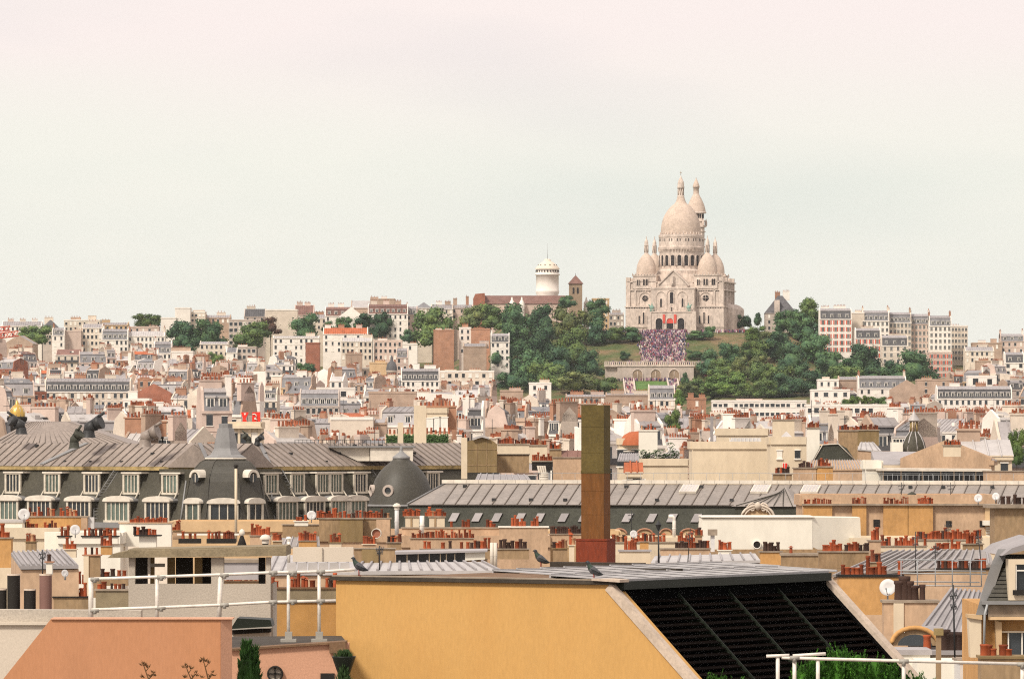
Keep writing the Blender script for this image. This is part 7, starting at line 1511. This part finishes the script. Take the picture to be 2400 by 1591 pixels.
M('rust_orange', (0.185, 0.070, 0.016), rough=.75, var=.25, scale=2.5, fine=.22, fscale=25, streak=.2, col2=(.115, .05, .013))
M('rust_red', (0.21, 0.040, 0.014), rough=.75, var=.28, scale=3, fine=.22, fscale=25, streak=.3, col2=(.16, .03, .012))
M('rail_white', (0.72, 0.66, 0.58), rough=.45, var=.14, scale=3, fine=.12, fscale=20, spec=.5)
M('rail_joint', (0.33, 0.31, 0.27), rough=.5, var=.2)
M('near_zinc', (0.36, 0.345, 0.34), rough=.4, var=.16, scale=3, fine=.1, fscale=15, spec=.5)
M('cream_wall', (0.60, 0.52, 0.42), var=.08, fine=.08, fscale=30)
M('amber_wall', (0.42, 0.23, 0.075), var=.14, scale=1.2, fine=.16, fscale=30)
M('pine_green', (0.045, 0.14, 0.012), var=.5, scale=5, fine=.3, fscale=20, rnd=.1)
M('cypress_green', (0.03, 0.085, 0.015), var=.4, scale=8, fine=.3)
M('twig_brown', (0.14, 0.075, 0.03), var=.3, scale=8)
M('pigeon_grey', (0.085, 0.085, 0.09), rough=.6, var=.25, scale=20); M('pigeon_dark', (0.025, 0.028, 0.03), rough=.45, var=.3, scale=20); M('pigeon_green', (0.035, 0.055, 0.04), rough=.35, var=.2, scale=20); M('pigeon_leg', (0.35, 0.07, 0.05))
ZT = -2.06 + ZC                                   # top of the near roof
Apt = Vector((1.397, 81.0, 0)); wv = Vector((.85, -.53, 0)).normalized(); rv = Vector((.53, .85, 0)).normalized()
def near(s, t, z): """s along the gable wall (positive = downslope side), t along the ridge, z above the roof edge"""; p = Apt + wv * s + rv * t; return (p.x, p.y, ZT + z)
def nbox(mb, s0, s1, t0, t1, z0, z1, mi=0): mb.hexa([near(s0, t0, z0), near(s1, t0, z0), near(s1, t1, z0), near(s0, t1, z0)], [near(s0, t0, z1), near(s1, t0, z1), near(s1, t1, z1), near(s0, t1, z1)], mi)
RL = 6.4; SL = 2.6
yb = thing('yellow_house', 'yellow rendered roof house with a sloping black louvred side', 'building', near(-1, 2, -6))
mb = MB(); mb.prism([near(-4.69, 0, -6), near(SL, 0, -6), near(SL, 0, -SL * .96 - .06), near(0, 0, -.06), near(-4.69, 0, -.06)], tuple(rv * .25)); mb.build('gable_wall', 'yellow_render', yb)
mb = MB(); nbox(mb, -4.68, -4.43, .26, RL, -6, -.06); nbox(mb, -4.4, 0, RL - .2, RL, -6, -.06); mb.build('wall', 'yellow_render', yb)
mb = MB(); nbox(mb, -4.66, -.1, .2, RL, -.10, -.03); mb.build('roof', 'roof_brown', yb)
mb = MB(); nbox(mb, -4.76, .06, -.06, .22, -.055, 0); mb.build('roof_edge', 'bitumen', yb)
mb = MB(); nbox(mb, -4.74, .04, -.03, .2, .0005, .018); mb.build('edge_flashing', 'cap_stone', yb)
mb = MB(); nbox(mb, -3.2, -.9, 3.4, 3.6, -.03, .09); mb.build('upstand', 'bitumen', yb)
mb = MB(); nbox(mb, -4.2, -2.6, 5.2, 5.4, -.03, .12); mb.build('upstand', 'bitumen', yb)
def slope_pt(s, t, h):
    """point h above the sloping louvred side"""
    n = (wv * .96 + Vector((0, 0, 1))).normalized(); p = Apt + wv * s + rv * t + Vector((0, 0, ZT - .10 - s * .96)) + n * h; return tuple(p)
def sbox(mb, s0, s1, t0, t1, h0, h1, mi=0): mb.hexa([slope_pt(s0, t0, h0), slope_pt(s1, t0, h0), slope_pt(s1, t1, h0), slope_pt(s0, t1, h0)], [slope_pt(s0, t0, h1), slope_pt(s1, t0, h1), slope_pt(s1, t1, h1), slope_pt(s0, t1, h1)], mi)
for a, b, lo_ in ((-.03, .105, -.07), (RL - .17, RL + .02, -.36)):
    for k in range(4):
        mb = MB(); sbox(mb, -.02 + k * SL / 4, (k + 1) * SL / 4 - .02, a, b, lo_, .055); mb.build('coping', 'coping_stone', yb)
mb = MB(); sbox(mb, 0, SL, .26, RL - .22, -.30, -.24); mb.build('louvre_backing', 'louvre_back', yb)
mb = MB(); nbox(mb, -.05, .17, .1, RL - .16, -.13, -.012); mb.build('gutter', 'gutter_green', yb)
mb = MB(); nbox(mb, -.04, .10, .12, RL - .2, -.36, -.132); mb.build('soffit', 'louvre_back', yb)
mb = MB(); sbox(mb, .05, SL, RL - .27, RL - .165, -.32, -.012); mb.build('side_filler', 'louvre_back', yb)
bays = 4; bw_ = (RL - .5) / bays; NL = 27
for k in range(bays):
    t0 = .27 + k * bw_
    lm = MB(); 
    a0, b0 = slope_pt(0, t0 + .03, 0), slope_pt(0, t0 + bw_ - .03, 0)
    for i in range(NL):
        s = .16 + (SL - .2) * i / NL; p0, p1 = Vector(slope_pt(s, t0 + .03, -.06)), Vector(slope_pt(s, t0 + bw_ - .03, -.06)); q0, q1 = Vector(slope_pt(s + .062, t0 + .03, -.02)), Vector(slope_pt(s + .062, t0 + bw_ - .03, -.02))
        z = Vector((0, 0, .012)); m_ = MB(); m_.hexa([p0, p1, q1, q0], [p0 + z, p1 + z, q1 + z, q0 + z]); m_.build('louvre_slat', 'louvre_black', yb)
    if k: mb = MB(); sbox(mb, .05, SL, t0 - .006, t0 + .006, -.2, .0); mb.build('louvre_bar', 'gutter_green', yb)
# lapped zinc sheets along the ridge
zm = MB(); zm.box(-.02, 1.02, -.36, .36, 0, .012); zm.box(-.03, -.005, -.36, .36, -.03, .03); zm.box(-.02, 1.02, .345, .375, .012, .035); zm = zm.mesh('ridge_sheet', 'near_zinc')
for row in range(2):
    for i in range(10):
        o = bpy.data.objects.new('ridge_sheet', zm); COL.objects.link(o); o.parent = yb
        p = near(-1.16 * row - .98 - row * .0, .35 + i * .66 + .3 * row, .045 + .05 * row); yaw = math.atan2(wv.y, wv.x)
        o.matrix_basis = Matrix.Translation(Vector(p) - Vector(wloc(yb))) @ Matrix.Rotation(yaw, 4, 'Z') @ Matrix.Rotation(R(2.6), 4, 'Y') @ Matrix.Rotation(R(-1.6), 4, 'X')
mb = MB(); nbox(mb, -.02, .10, .12, RL - .12, -.02, .02); mb.build('ridge_flashing', 'near_zinc', yb)
mb = MB(); mb.hexa([near(-.25, -.10, .0), near(.22, -.10, -.02), near(.22, .16, -.02), near(-.05, .2, .0)], [near(-.25, -.10, .03), near(.22, -.10, .02), near(.22, .16, .02), near(-.05, .2, .03)]); mb.build('corner_flashing', 'coping_stone', yb)
# rusty flue
fd = 90.0; fk = fd / F; fp = W(1397, 1316, fd)
fl = thing('rusty_flue', 'tall square rusty metal flue, olive above and orange below', 'flue', (fp[0], fd, fp[2] - 3))
FM = Matrix.Translation((fp[0], fd + .3, 0)) @ Matrix.Rotation(R(-17), 4, 'Z'); a = .186
zf = lambda y: ZZ(y, fd)
mb = MB(FM); mb.box(-a, a, -a, a, zf(1104), zf(949)); mb.build('upper_duct', 'rust_olive', fl)
mb = MB(FM); e = .004; mb.box(-a - .006, a + .006, -a - .006, a + .006, zf(1109), zf(1103)); mb.build('joint_collar', 'rust_olive', fl)
mb = MB(FM); mb.box(-a, a, -a, a, zf(1270), zf(1108)); mb.build('lower_duct', 'rust_orange', fl)
mb = MB(FM); b = a * 1.36; mb.box(-b, b, -b, b, zf(1330) - 1.5, zf(1264)); mb.build('base_box', 'rust_red', fl)
mb = MB(FM); mb.box(-b - .01, b + .01, -b - .01, b + .01, zf(1266.5), zf(1262.5)); mb.build('base_lid', 'rust_red', fl)
for y in (1000, 1060, 1150, 1205): mb = MB(FM); mb.box(-a - .003, a + .003, -a - .003, a + .003, zf(y + .8), zf(y)); mb.build('seam', 'rust_olive' if y < 1100 else 'rust_orange', fl)
# salmon wall
sd_ = 76.0; sw = thing('salmon_wall', 'salmon rendered gable wall with a sloping western edge', 'wall', W(330, 1640, sd_))
slab(sw, 'wall', 'salmon_render', [(-20, 1625), (517, 1625), (517, 1450), (119, 1450)], sd_, .35)
mb = MB(); mb.hexa([W(517.2, 1625, sd_ - .01), W(544, 1625, sd_ + .12), W(544, 1625, sd_ + .6), W(517.2, 1625, sd_ + .4)], [W(517.2, 1450, sd_ - .01), W(544, 1450, sd_ + .12), W(544, 1450, sd_ + .6), W(517.2, 1450, sd_ + .4)]); mb.build('wall_end', 'salmon_edge', sw)
for x0, x1 in ((119, 220), (220.5, 330), (330.5, 440), (440.5, 545)): slab(sw, 'edge_tile', 'salmon_edge', [(x0, 1451), (x1, 1451), (x1, 1448.5), (x0, 1448.5)], sd_ - .03, .55)
gw = thing('cream_parapet', 'cream parapet wall with a rounded ledge behind the salmon wall', 'wall', W(60, 1640, 82)); d = 82
slab(gw, 'wall', 'cream_wall', [(-30, 1640), (240, 1640), (240, 1464), (-30, 1464)], d, .3); slab(gw, 'ledge', 'cream_wall', [(-30, 1464), (240, 1464), (240, 1458), (-30, 1458)], d - .05, .4); slab(gw, 'upper_wall', 'grit_concrete', [(-30, 1458), (330, 1458), (330, 1430), (-30, 1428)], d + .06, .4)
# big dark flue pipes at the western edge
for i, (x, w, y0, y1, lab) in enumerate(((32, 30, 1346, 1432, 'thick tall black flue pipe with a pale rim, western edge'), (70, 28, 1381, 1432, 'short thick black flue pipe between two taller ones'), (107, 29, 1346, 1432, 'thick tall dark brown flue pipe beside the short black one'), (4, 24, 1380, 1432, 'short black flue pipe cut by the western edge'))):
    d = 92; t = thing('flue_pipe', lab, 'flue pipe', W(x, y1, d), 0, 'thick dark flue pipes at the western edge'); p = W(x, y0, d); rr = w / 2 * d / F
    mb = MB(); mb.lathe([(rr, ZZ(y1, d) - .2), (rr, p[2] - .02), (rr * 1.02, p[2]), (rr * .86, p[2]), (rr * .86, p[2] - .3)], 20, p[:2]); mb.build('pipe', 'brown_tile' if i == 2 else 'soot', t); mb = MB(); mb.lathe([(rr * 1.03, p[2] - .015), (rr * 1.03, p[2] + .012), (rr * .84, p[2] + .012)], 20, p[:2]); mb.build('rim', 'coping_stone', t)
stack('low brown masonry block between dark pipes and concrete pergola', 126, 210, 1400, 1440, 205, .6, 'stained_wall', pots=((140, 172, 3, (2, 3), .75), (176, 206, 3, (1, 0), .75)), cap='soot', capy=3)
stack('mossy brown wall with a dark slot beside the concrete pergola', 224, 302, 1384, 1440, 200, .6, 'mossy_concrete', pots=((226, 250, 2, (2,), .8), (256, 296, 4, (2, 3), .55)), cap='cap_stone', capy=4)
stack('slim ochre brick chimney with three pots beside the concrete pergola', 196, 234, 1302, 1400, 220, .5, 'stained_wall', pots=((198, 206, 1, (0,), .6), (210, 220, 1, (3,), .6), (224, 232, 1, (1,), .5)), cap='orange_brick', capy=3, bands=((196, 208, 'pale_render'),))
stack('row of small red pots behind the western rail', 218, 300, 1352, 1372, 230, .5, 'stained_wall', pots=((222, 296, 6, (0, 2, 3), .85),), cap='soot', capy=2)
stack('white boxes among red pots below the striped roof', 130, 166, 1368, 1398, 225, .6, 'white_render', pots=((142, 200, 6, (0, 3, 1), .8),), cap=None)
stack('dark iron chimney with a white pointed cap before the striped roof', 108, 122, 1318, 1346, 180, .4, 'white_render', cap='orange_brick', capy=3, pots=((113, 117, 1, (3,), .7),))
stack('pots on a dark ledge at the foot of the striped roof', 58, 100, 1366, 1380, 225, .5, 'orange_render', pots=((60, 98, 4, (2, 0, 3), .8),), cap='soot', capy=2)
# concrete pergola
pd = 94.0; cpg = thing('concrete_pergola', 'pale concrete stair head with open bays under a mossy beam', 'stair head', W(468, 1470, pd))
slab(cpg, 'front_wall', 'grit_concrete', [(301, 1500), (634, 1500), (634, 1368), (301, 1368)], pd, .25)
for x0, x1 in ((301, 316), (495, 524), (623, 634)): slab(cpg, 'pillar', 'grit_concrete', [(x0, 1368), (x1, 1368), (x1, 1306), (x0, 1306)], pd, .25)
for x0, x1 in ((301, 322), (470, 496)): slab(cpg, 'rear_pillar', 'grit_concrete', [(x0, 1400), (x1, 1400), (x1, 1306), (x0, 1306)], pd + 1.5, .25)
slab(cpg, 'beam', 'mossy_concrete', [(252, 1307), (671, 1302), (671, 1283), (300, 1290), (262, 1298)], pd - .12, 2.0)
slab(cpg, 'beam_lip', 'mossy_concrete', [(300, 1290.2), (671, 1283.2), (671, 1279), (300, 1287)], pd + .1, 1.6)
for x0, x1, m_ in ((316, 346, 'soot'), (352, 362, 'brown_board'), (392, 410, 'brown_board'), (412, 452, 'soot'), (456, 474, 'brown_board'), (474, 494, 'soot'), (606, 622, 'soot')): slab(cpg, 'dark_board', m_, [(x0, 1372), (x1, 1372), (x1, 1306), (x0, 1306)], pd + 1.2 + (x0 % 5) * .05, .06)
slab(cpg, 'white_post', 'rail_white', [(346, 1345), (352, 1345), (352, 1306), (346, 1306)], pd + 1.1, .1); slab(cpg, 'small_frame', 'rail_joint', [(352, 1328), (386, 1328), (386, 1320), (352, 1320)], pd + 1.0, .1)
slab(cpg, 'side_wall', 'grit_concrete', [(634.5, 1500), (640, 1500), (640, 1368), (634.5, 1368)], pd + .2, 1.5)
stack('red pots on a shelf seen through the open concrete bay', 524, 606, 1362, 1380, 210, .5, 'stained_wall', pots=((530, 566, 4, (0, 2), .62), (572, 604, 3, (2, 0), .5)), cap='roof_brown', capy=2)
stack('grey panelled roof box seen through the open concrete bay', 524, 604, 1318, 1358, 135, 1, 'zinc', cap='cap_stone', capy=8)
# terrace behind the rail east of the pergola
stack('long shelf of terracotta pots between pergola and yellow house', 634, 790, 1380, 1412, 200, .7, 'mossy_concrete', pots=((636, 652, 2, (1, 0), .75), (680, 722, 5, (1, 4), .78), (728, 738, 1, (2,), .8), (762, 788, 3, (1, 3), .8)), cap='roof_brown', capy=4)
stack('amber wall below the shelf of terracotta pots', 634, 800, 1412, 1500, 199, .6, 'amber_wall', cap='soot', capy=2)
stack('pale panel screen with a centre joint behind the rail', 686, 828, 1282, 1316, 150, .3, 'cream_wall', cap=None, bands=((754.5, 756, 'grit_concrete'),), name='screen', cat='screen')
stack('tan rubble block with a brown panel behind the first pigeon', 830, 925, 1286, 1318, 205, .6, 'stained_wall', cap='cap_stone', capy=2, bands=((848, 886, 'brown_board'),))
t = thing('skylight_row', 'row of tilted grey roof lights behind the white rail', 'skylight', W(740, 1340, 140)); d = 140
for i in range(6): x = 672 + i * 25; slab(t, 'pane', 'pale_zinc', [(x, 1338), (x + 23, 1338), (x + 21, 1318), (x + 1, 1318)], d + .05 * i, .06)
slab(t, 'frame', 'hood_white', [(668, 1342), (830, 1340), (830, 1337), (668, 1339)], d - .05, .3)
pipe('white slim chimney post with square head behind the rail', 677, 1262, 1320, 160, 3.5, 'white_paint', 'white_paint')
# white tube rails
def rail(label, segs, posts, d, r=.021, joints=()):
    t = thing('guard_rail', label, 'railing', W(posts[0][0], posts[0][2], d))
    for s in segs: mb = MB(); mb.tube([W(x, y, d + (z[0] if z else 0)) for x, y, *z in s], r, 8); mb.build('rail', 'rail_white', t)
    for x, y0, y1, *w in posts: mb = MB(); mb.tube([W(x, y0, d + .02), W(x + (w[1] if len(w) > 1 else 0), y1, d + .02)], (w[0] if w else r), 8); mb.build('post', 'rail_white', t)
    for x, y in joints: mb = MB(); p = Vector(W(x, y, d)); mb.tube([p - Vector((.06, 0, 0)), p + Vector((.06, 0, 0))], r * 1.35, 8); mb.tube([p - Vector((0, 0, .05)), p + Vector((0, 0, .02))], r * 1.3, 8); mb.build('joint', 'rail_joint', t)
    return t
rail('white tube guard rail running from the salmon wall to the yellow house', [[(214, 1356), (368, 1351), (517, 1346), (636, 1341), (705, 1340), (770, 1338), (832, 1334)], [(214, 1428), (368, 1423), (517, 1417), (636, 1410), (700, 1409), (787, 1407)]],
     [(213, 1353, 1460, .036), (368, 1352, 1460, .026), (517, 1347, 1460, .034, -4), (676, 1341, 1494, .024), (748, 1339, 1494, .024)], 80.0, joints=((222, 1357), (222, 1430), (378, 1352), (378, 1424), (526, 1347), (526, 1417), (640, 1341), (640, 1410), (686, 1341), (686, 1409), (752, 1339), (752, 1408)))
for x in (676, 748):
    t = thing('rail_foot', ('western' if x < 700 else 'eastern') + ' cast bracket holding a rail post on the dark flat roof', 'bracket', W(x, 1500, 79.8)); p = W(x, 1497, 79.8)
    mb = MB(); mb.box(p[0] - .05, p[0] + .05, 79.8, 79.95, p[2] - .02, p[2] + .10); mb.box(p[0] - .11, p[0] + .11, 79.75, 80, p[2] - .04, p[2]); mb.build('bracket', 'rail_joint', t)
rail('white tube guard rail with short posts in front of the green pine', [[(1832, 1540), (1918, 1543), (2118, 1548), (2420, 1556)], [(1796, 1537), (1850, 1535)], [(1858, 1536), (1935, 1531)]],
     [(1823, 1540, 1640, .024), (1862, 1542, 1640, .024), (1917, 1544, 1640, .024), (2118, 1548, 1640, .024), (2396, 1556, 1640, .024)], 70.0, r=.020, joints=((1862, 1541), (2118, 1549), (2396, 1556)))
# small hut roof and lower salmon wall
hv_ = thing('vent_house', 'small dark roofed vent house beside the salmon wall', 'vent', W(590, 1500, 86)); d = 86
slab(hv_, 'base', 'grit_concrete', [(544, 1520), (632, 1520), (632, 1476), (544, 1476)], d, .6); slab(hv_, 'slot', 'soot', [(544, 1486), (634, 1481), (634, 1473), (544, 1474)], d - .05, .3); slab(hv_, 'roof', 'gutter_green', [(540, 1474), (638, 1468), (634, 1452), (556, 1448)], d - .25, .9)
slab(hv_, 'roof_edge', 'rail_joint', [(540, 1476), (638, 1470), (638, 1467.5), (540, 1473.5)], d - .28, .08)
lw = thing('lower_salmon_wall', 'lower salmon wall with dark coping and a round window', 'wall', W(680, 1640, 79)); d = 79
slab(lw, 'wall', 'salmon_edge', [(540, 1640), (818, 1640), (818, 1506), (540, 1524)], d, .3); slab(lw, 'coping', 'roof_brown', [(538, 1524.5), (812, 1506.5), (812, 1502), (538, 1520)], d - .06, .5)
mb = MB(); mb.hexa([W(544, 1521, d + .44), W(812, 1504, d + .44), W(800, 1490, d + 4.5), W(544, 1492, d + 4.5)], [W(544, 1520, d + .44), W(812, 1503, d + .44), W(800, 1489, d + 4.5), W(544, 1491, d + 4.5)]); mb.build('flat_roof', 'bitumen', lw)
slab(lw, 'end_block', 'roof_brown', [(772, 1530), (810, 1530), (810, 1503), (772, 1506)], d - .1, .3)
mb = MB(Matrix.Translation(W(645, 1578, d)) @ Matrix.Rotation(R(90), 4, 'X')); r_ = 19 * d / F; mb.lathe([(r_, -.05), (r_, .06), (r_ * .8, .07), (r_ * .8, -.05)], 24, mi=0); mb.lathe([(r_ * .82, .01), (.001, .01)], 24, mi=1); mb.box(-r_ * .08, r_ * .08, -r_ * .9, r_ * .9, 0, .05, 0); mb.box(-r_ * .9, r_ * .9, -r_ * .08, r_ * .08, 0, .05, 0); mb.build('round_window', ['soot', 'cream_wall'], lw)
slab(lw, 'window', 'soot', [(751, 1610), (784, 1610), (784, 1577), (751, 1577)], d - .02, .1)
# cypress, planter and twigs
def blades(mb, c, n, spread, hgt, r, size=.05, up=1.0, mi=0):
    for i in range(n):
        a = r.uniform(0, 6.283); f = r.random(); rad = spread * math.sqrt(r.random()) * (1 - f * .75); p = Vector((c[0] + rad * math.cos(a), c[1] + rad * math.sin(a), c[2] + hgt * f))
        t = Vector((math.cos(a) * .35 + r.gauss(0, .2), math.sin(a) * .35 + r.gauss(0, .2), up)).normalized(); l = size * r.uniform(.8, 1.6); u = t.cross(Vector((r.gauss(0, 1), r.gauss(0, 1), .2))).normalized() * l * .16
        mb.poly([p - u, p + u, p + t * l], mi)
rg = random.Random(9)
cy = thing('cypress', 'narrow bright green cypress in front of the lower salmon wall', 'shrub', W(580, 1640, 77)); mb = MB(); p = W(578, 1625, 77); mb.lathe([(.10, p[2]), (.13, p[2] + .2), (.09, p[2] + .45), (.01, p[2] + .6)], 10, p[:2]); p2 = W(597, 1625, 77); mb.lathe([(.06, p2[2]), (.08, p2[2] + .2), (.01, p2[2] + .5)], 8, p2[:2])
blades(mb, p, 1500, .15, .66, rg, .08); blades(mb, p2, 600, .1, .60, rg, .07); mb.build('foliage', 'cypress_green', cy, kind='stuff')
bp = thing('plant_basket', 'dark green hanging planter basket on the corner of the yellow wall', 'planter', W(805, 1600, 77.5)); p = W(806, 1560, 77.5); zq = lambda y: ZZ(y, 77.5)
mb = MB(); mb.lathe([(.05, zq(1591)), (.10, zq(1570)), (.16, zq(1540)), (.165, zq(1537)), (.14, zq(1537))], 16, p[:2]); mb.build('basket', 'pine_green' if False else 'gutter_green', bp)
mb = MB(); blades(mb, (p[0], p[1], zq(1540)), 260, .15, .06, rg, .05); blades(mb, (p[0], p[1] - .1, zq(1600)), 300, .12, .2, rg, .06); mb.build('leaves', 'foliage_pot', bp, kind='stuff')
for i, (x, y, lab) in enumerate(((338, 1556, 'dry flowering twig in front of the salmon wall, western one'), (438, 1560, 'short dry twig with buds in front of the salmon wall'), (478, 1546, 'taller dry twig with a forked tip in front of the salmon wall'))):
    t = thing('twig', lab, 'plant', W(x + 12, 1640, 74), 0, 'dry twigs before the salmon wall'); mb = MB()
    mb.tube([W(x + 14, 1640, 74), W(x + 10, 1590, 74), W(x + 2, y + 12, 74), W(x - 2, y, 74)], .012, 5, r1=.006); mb.tube([W(x + 10, 1592, 74), W(x + 20, 1578, 74)], .008, 4); mb.tube([W(x + 4, y + 16, 74), W(x + 10, y + 8, 74)], .006, 4); mb.build('stem', 'twig_brown', t)
    mb = MB()
    for xx, yy in ((x - 2, y), (x + 4, y + 4), (x - 6, y + 5), (x + 20, 1577), (x + 14, 1586), (x + 10, y + 8), (x - 3, 1588), (x + 24, 1584)):
        c = W(xx, yy, 74); blades(mb, c, 14, .02, .02, rg, .035, .4)
    mb.build('leaves', 'twig_brown', t, kind='stuff')
# pine shrubs with upright candles
def pine(label, spots, d, base=1660):
    x0 = sum(s[0] for s in spots) / len(spots); t = thing('pine_shrub', label, 'shrub', W(x0, base, d)); mb = MB(); br = MB()
    for x, y, w in spots:
        k = d / F; c = W(x, y, d); rad = w * k / 2; bz = ZZ(base, d); hh = c[2] - bz
        mb.lathe([(rad * .75, bz), (rad * .8, c[2] - hh * .5), (rad * .5, c[2] - .14), (.02, c[2] - .05)], 9, (c[0], c[1]))
        n = int(w * 1.5)
        for j in range(n):
            a = rg.uniform(0, 6.283); rr = rad * math.sqrt(rg.random()); z = c[2] - (rr / rad) ** 2 * hh * .35 - rg.random() ** 2 * hh * .8; p = (c[0] + rr * math.cos(a), c[1] + rr * math.sin(a) * .8 - .1, z - .10)
            lean = Vector((math.cos(a) * .35, math.sin(a) * .35, 1)).normalized(); L_ = rg.uniform(.09, .19)
            for q in range(24):
                f = rg.random(); b = Vector(p) + lean * L_ * f; aa = rg.uniform(0, 6.283); tdir = (lean * 1.0 + Vector((math.cos(aa), math.sin(aa), 0)) * .75).normalized(); l = .05 * (1.1 - f * .5); u = tdir.cross(lean).normalized() * .006; mb.poly([b - u, b + u, b + tdir * l])
    mb.build('foliage', 'pine_green', t, kind='stuff'); br.tube([W(x0, base, d), W(x0, base - 60, d)], .03, 6); br.build('trunk', 'bark', t); return t
pine('bushy bright green pine shrub behind the white rail', [(1965, 1512, 62), (1925, 1536, 56), (2010, 1524, 62), (2050, 1534, 60), (1880, 1548, 50), (2085, 1548, 48), (1905, 1528, 26), (2120, 1578, 40), (1985, 1520, 40)], 72.5)
pine('low green pine tip in front of the louvred slope', [(1680, 1578, 44), (1650, 1586, 36), (1725, 1586, 40)], 71)
pine('small green pine clump at the foot of the white rail', [(2150, 1575, 34), (2175, 1588, 30)], 71.5)
# pigeons
def pigeon(label, x, y, d, s=1.0, face=-1, lean=.9, group='pigeons on the near roof edge'):
    """y is the row of its feet; face -1 looks west"""
    p = Vector(W(x, y, d)); t = thing('pigeon', label, 'pigeon', tuple(p), 0, group)
    mb = MB(); f = -face
    sp = [(.150, .095, .006), (.115, .100, .022), (.075, .112, .040), (.03, .135, .056), (-.015, .165, .062), (-.05, .200, .052), (-.072, .235, .036), (-.084, .262, .029), (-.092, .285, .031), (-.108, .296, .024), (-.124, .292, .012), (-.142, .286, .003)]
    rows = []
    for j, (u, z, r_) in enumerate(sp):
        d0 = Vector(sp[min(j + 1, len(sp) - 1)][:2]) - Vector(sp[max(j - 1, 0)][:2]); d0.normalize(); nrm = Vector((-d0.y, d0.x))
        rows.append(mb.addv([(p.x - f * -1 * (u + nrm.x * r_ * math.cos(a)) * s * -1 * -1, p.y + r_ * .9 * s * math.sin(a), p.z + (z + nrm.y * r_ * math.cos(a)) * s) for a in [2 * math.pi * k / 10 for k in range(10)]]))
    for j, (a, b) in enumerate(zip(rows, rows[1:])):
        for k in range(10): mb.face((a + k, a + (k + 1) % 10, b + (k + 1) % 10, b + k), 1 if j < 2 or j >= 7 else (2 if 5 <= j < 7 else 0), True)
    mb.build('body', ['pigeon_grey', 'pigeon_dark', 'pigeon_green'], t)
    for q in (-.02, .025): mb = MB(); X = p.x + (0.0 + q * .4) * s; mb.tube([(X, p.y + q * s, p.z + .12 * s), (X - .005, p.y + q * s, p.z)], .006 * s, 5); mb.tube([(X, p.y + q * s, p.z + .004), (X + f * .03, p.y + q * s, p.z + .003)], .005 * s, 4); mb.build('leg', 'pigeon_leg', t)
    mb = MB()
    for sy in (-1, 1): mb.hexa([(p.x - f * .05 * s, p.y + sy * .058 * s, p.z + .19 * s), (p.x + f * -.02 * s, p.y + sy * .066 * s, p.z + .13 * s), (p.x - f * -.13 * s, p.y + sy * .03 * s, p.z + .085 * s), (p.x - f * -.08 * s, p.y + sy * .05 * s, p.z + .13 * s)], [(p.x - f * .05 * s, p.y + sy * .064 * s, p.z + .19 * s), (p.x + f * -.02 * s, p.y + sy * .072 * s, p.z + .13 * s), (p.x - f * -.13 * s, p.y + sy * .036 * s, p.z + .085 * s), (p.x - f * -.08 * s, p.y + sy * .056 * s, p.z + .13 * s)])
    mb.build('wing', 'pigeon_dark', t)
    return t
pigeon('pigeon perched at the western corner of the yellow house roof', 842, 1349, 83.2, .88)
pigeon('pigeon standing on the roof west of the rusty flue', 1268, 1331, 88.0, .92)
pigeon('pigeon at the louvred corner of the yellow house, dipping its head', 1392, 1360, 81.2, .9)
vp = thing('vent_cowl', 'dark conical vent cowl with a pale cap above the concrete pergola beam', 'vent', W(567, 1292, 120)); p = W(567, 1282, 120); mb = MB(); mb.lathe([(.05, ZZ(1292, 120)), (.06, ZZ(1284, 120)), (.11, ZZ(1279, 120)), (.07, ZZ(1266, 120)), (.03, ZZ(1254, 120))], 10, p[:2]); mb.build('cone', 'soot', vp)
mb = MB(); mb.lathe([(.03, ZZ(1255, 120)), (.07, ZZ(1250, 120)), (.05, ZZ(1242, 120)), (.01, ZZ(1239, 120))], 10, p[:2]); mb.build('cap', 'hood_white', vp)
# lesser chimneys that fill the band behind the rails
for i, (x0, x1, yt, yb, d, m_, np_, lab) in enumerate(((2, 20, 1278, 1300, 300, 'rosy_render', 3, 'small rosy chimney in the gap under the white edge block'), (60, 84, 1270, 1290, 330, 'stained_wall', 4, 'small stained chimney on the cream party wall house'), (148, 178, 1288, 1306, 310, 'pale_render', 5, 'pale stub chimney beside the striped roof ridge'), (236, 262, 1280, 1300, 300, 'orange_render', 4, 'small orange chimney behind the pergola eave end'),
    (405, 424, 1244, 1264, 350, 'rosy_render', 4, 'small rosy chimney beside the western planter trough'), (640, 660, 1268, 1284, 335, 'stained_wall', 4, 'squat stained chimney beside the tilted roof lights'), (700, 742, 1268, 1290, 330, 'orange_render', 7, 'low orange chimney behind the pale panel screen'), (772, 800, 1272, 1292, 325, 'pale_render', 4, 'small pale chimney at the end of the pale panel screen'),
    (850, 880, 1276, 1294, 320, 'rosy_render', 5, 'low rosy chimney under the pale stained block'), (908, 940, 1272, 1300, 318, 'stained_wall', 6, 'stained chimney beside the dark window band'), (1296, 1330, 1286, 1318, 280, 'stained_wall', 5, 'stained chimney just west of the rusty flue'), (1334, 1346, 1278, 1318, 275, 'pale_render', 2, 'narrow pale chimney touching the rusty flue base'),
    (1500, 1520, 1270, 1290, 325, 'orange_render', 4, 'small orange chimney under the small white dish'), (1630, 1646, 1256, 1290, 322, 'rosy_render', 3, 'narrow rosy chimney at the western edge of the big white block'), (2180, 2206, 1300, 1318, 285, 'rosy_render', 4, 'rosy stub chimney sunk in the broad seamed roof'), (2040, 2064, 1318, 1340, 262, 'stained_wall', 4, 'stained stub chimney at the western end of the broad seamed roof'))):
    stack(lab, x0, x1, yt, yb, d, .6, m_, pots=((x0 + 1, x1 - 1, np_),), capy=2, cap=('cap_stone', 'brown_board', 'pale_render')[i % 3])
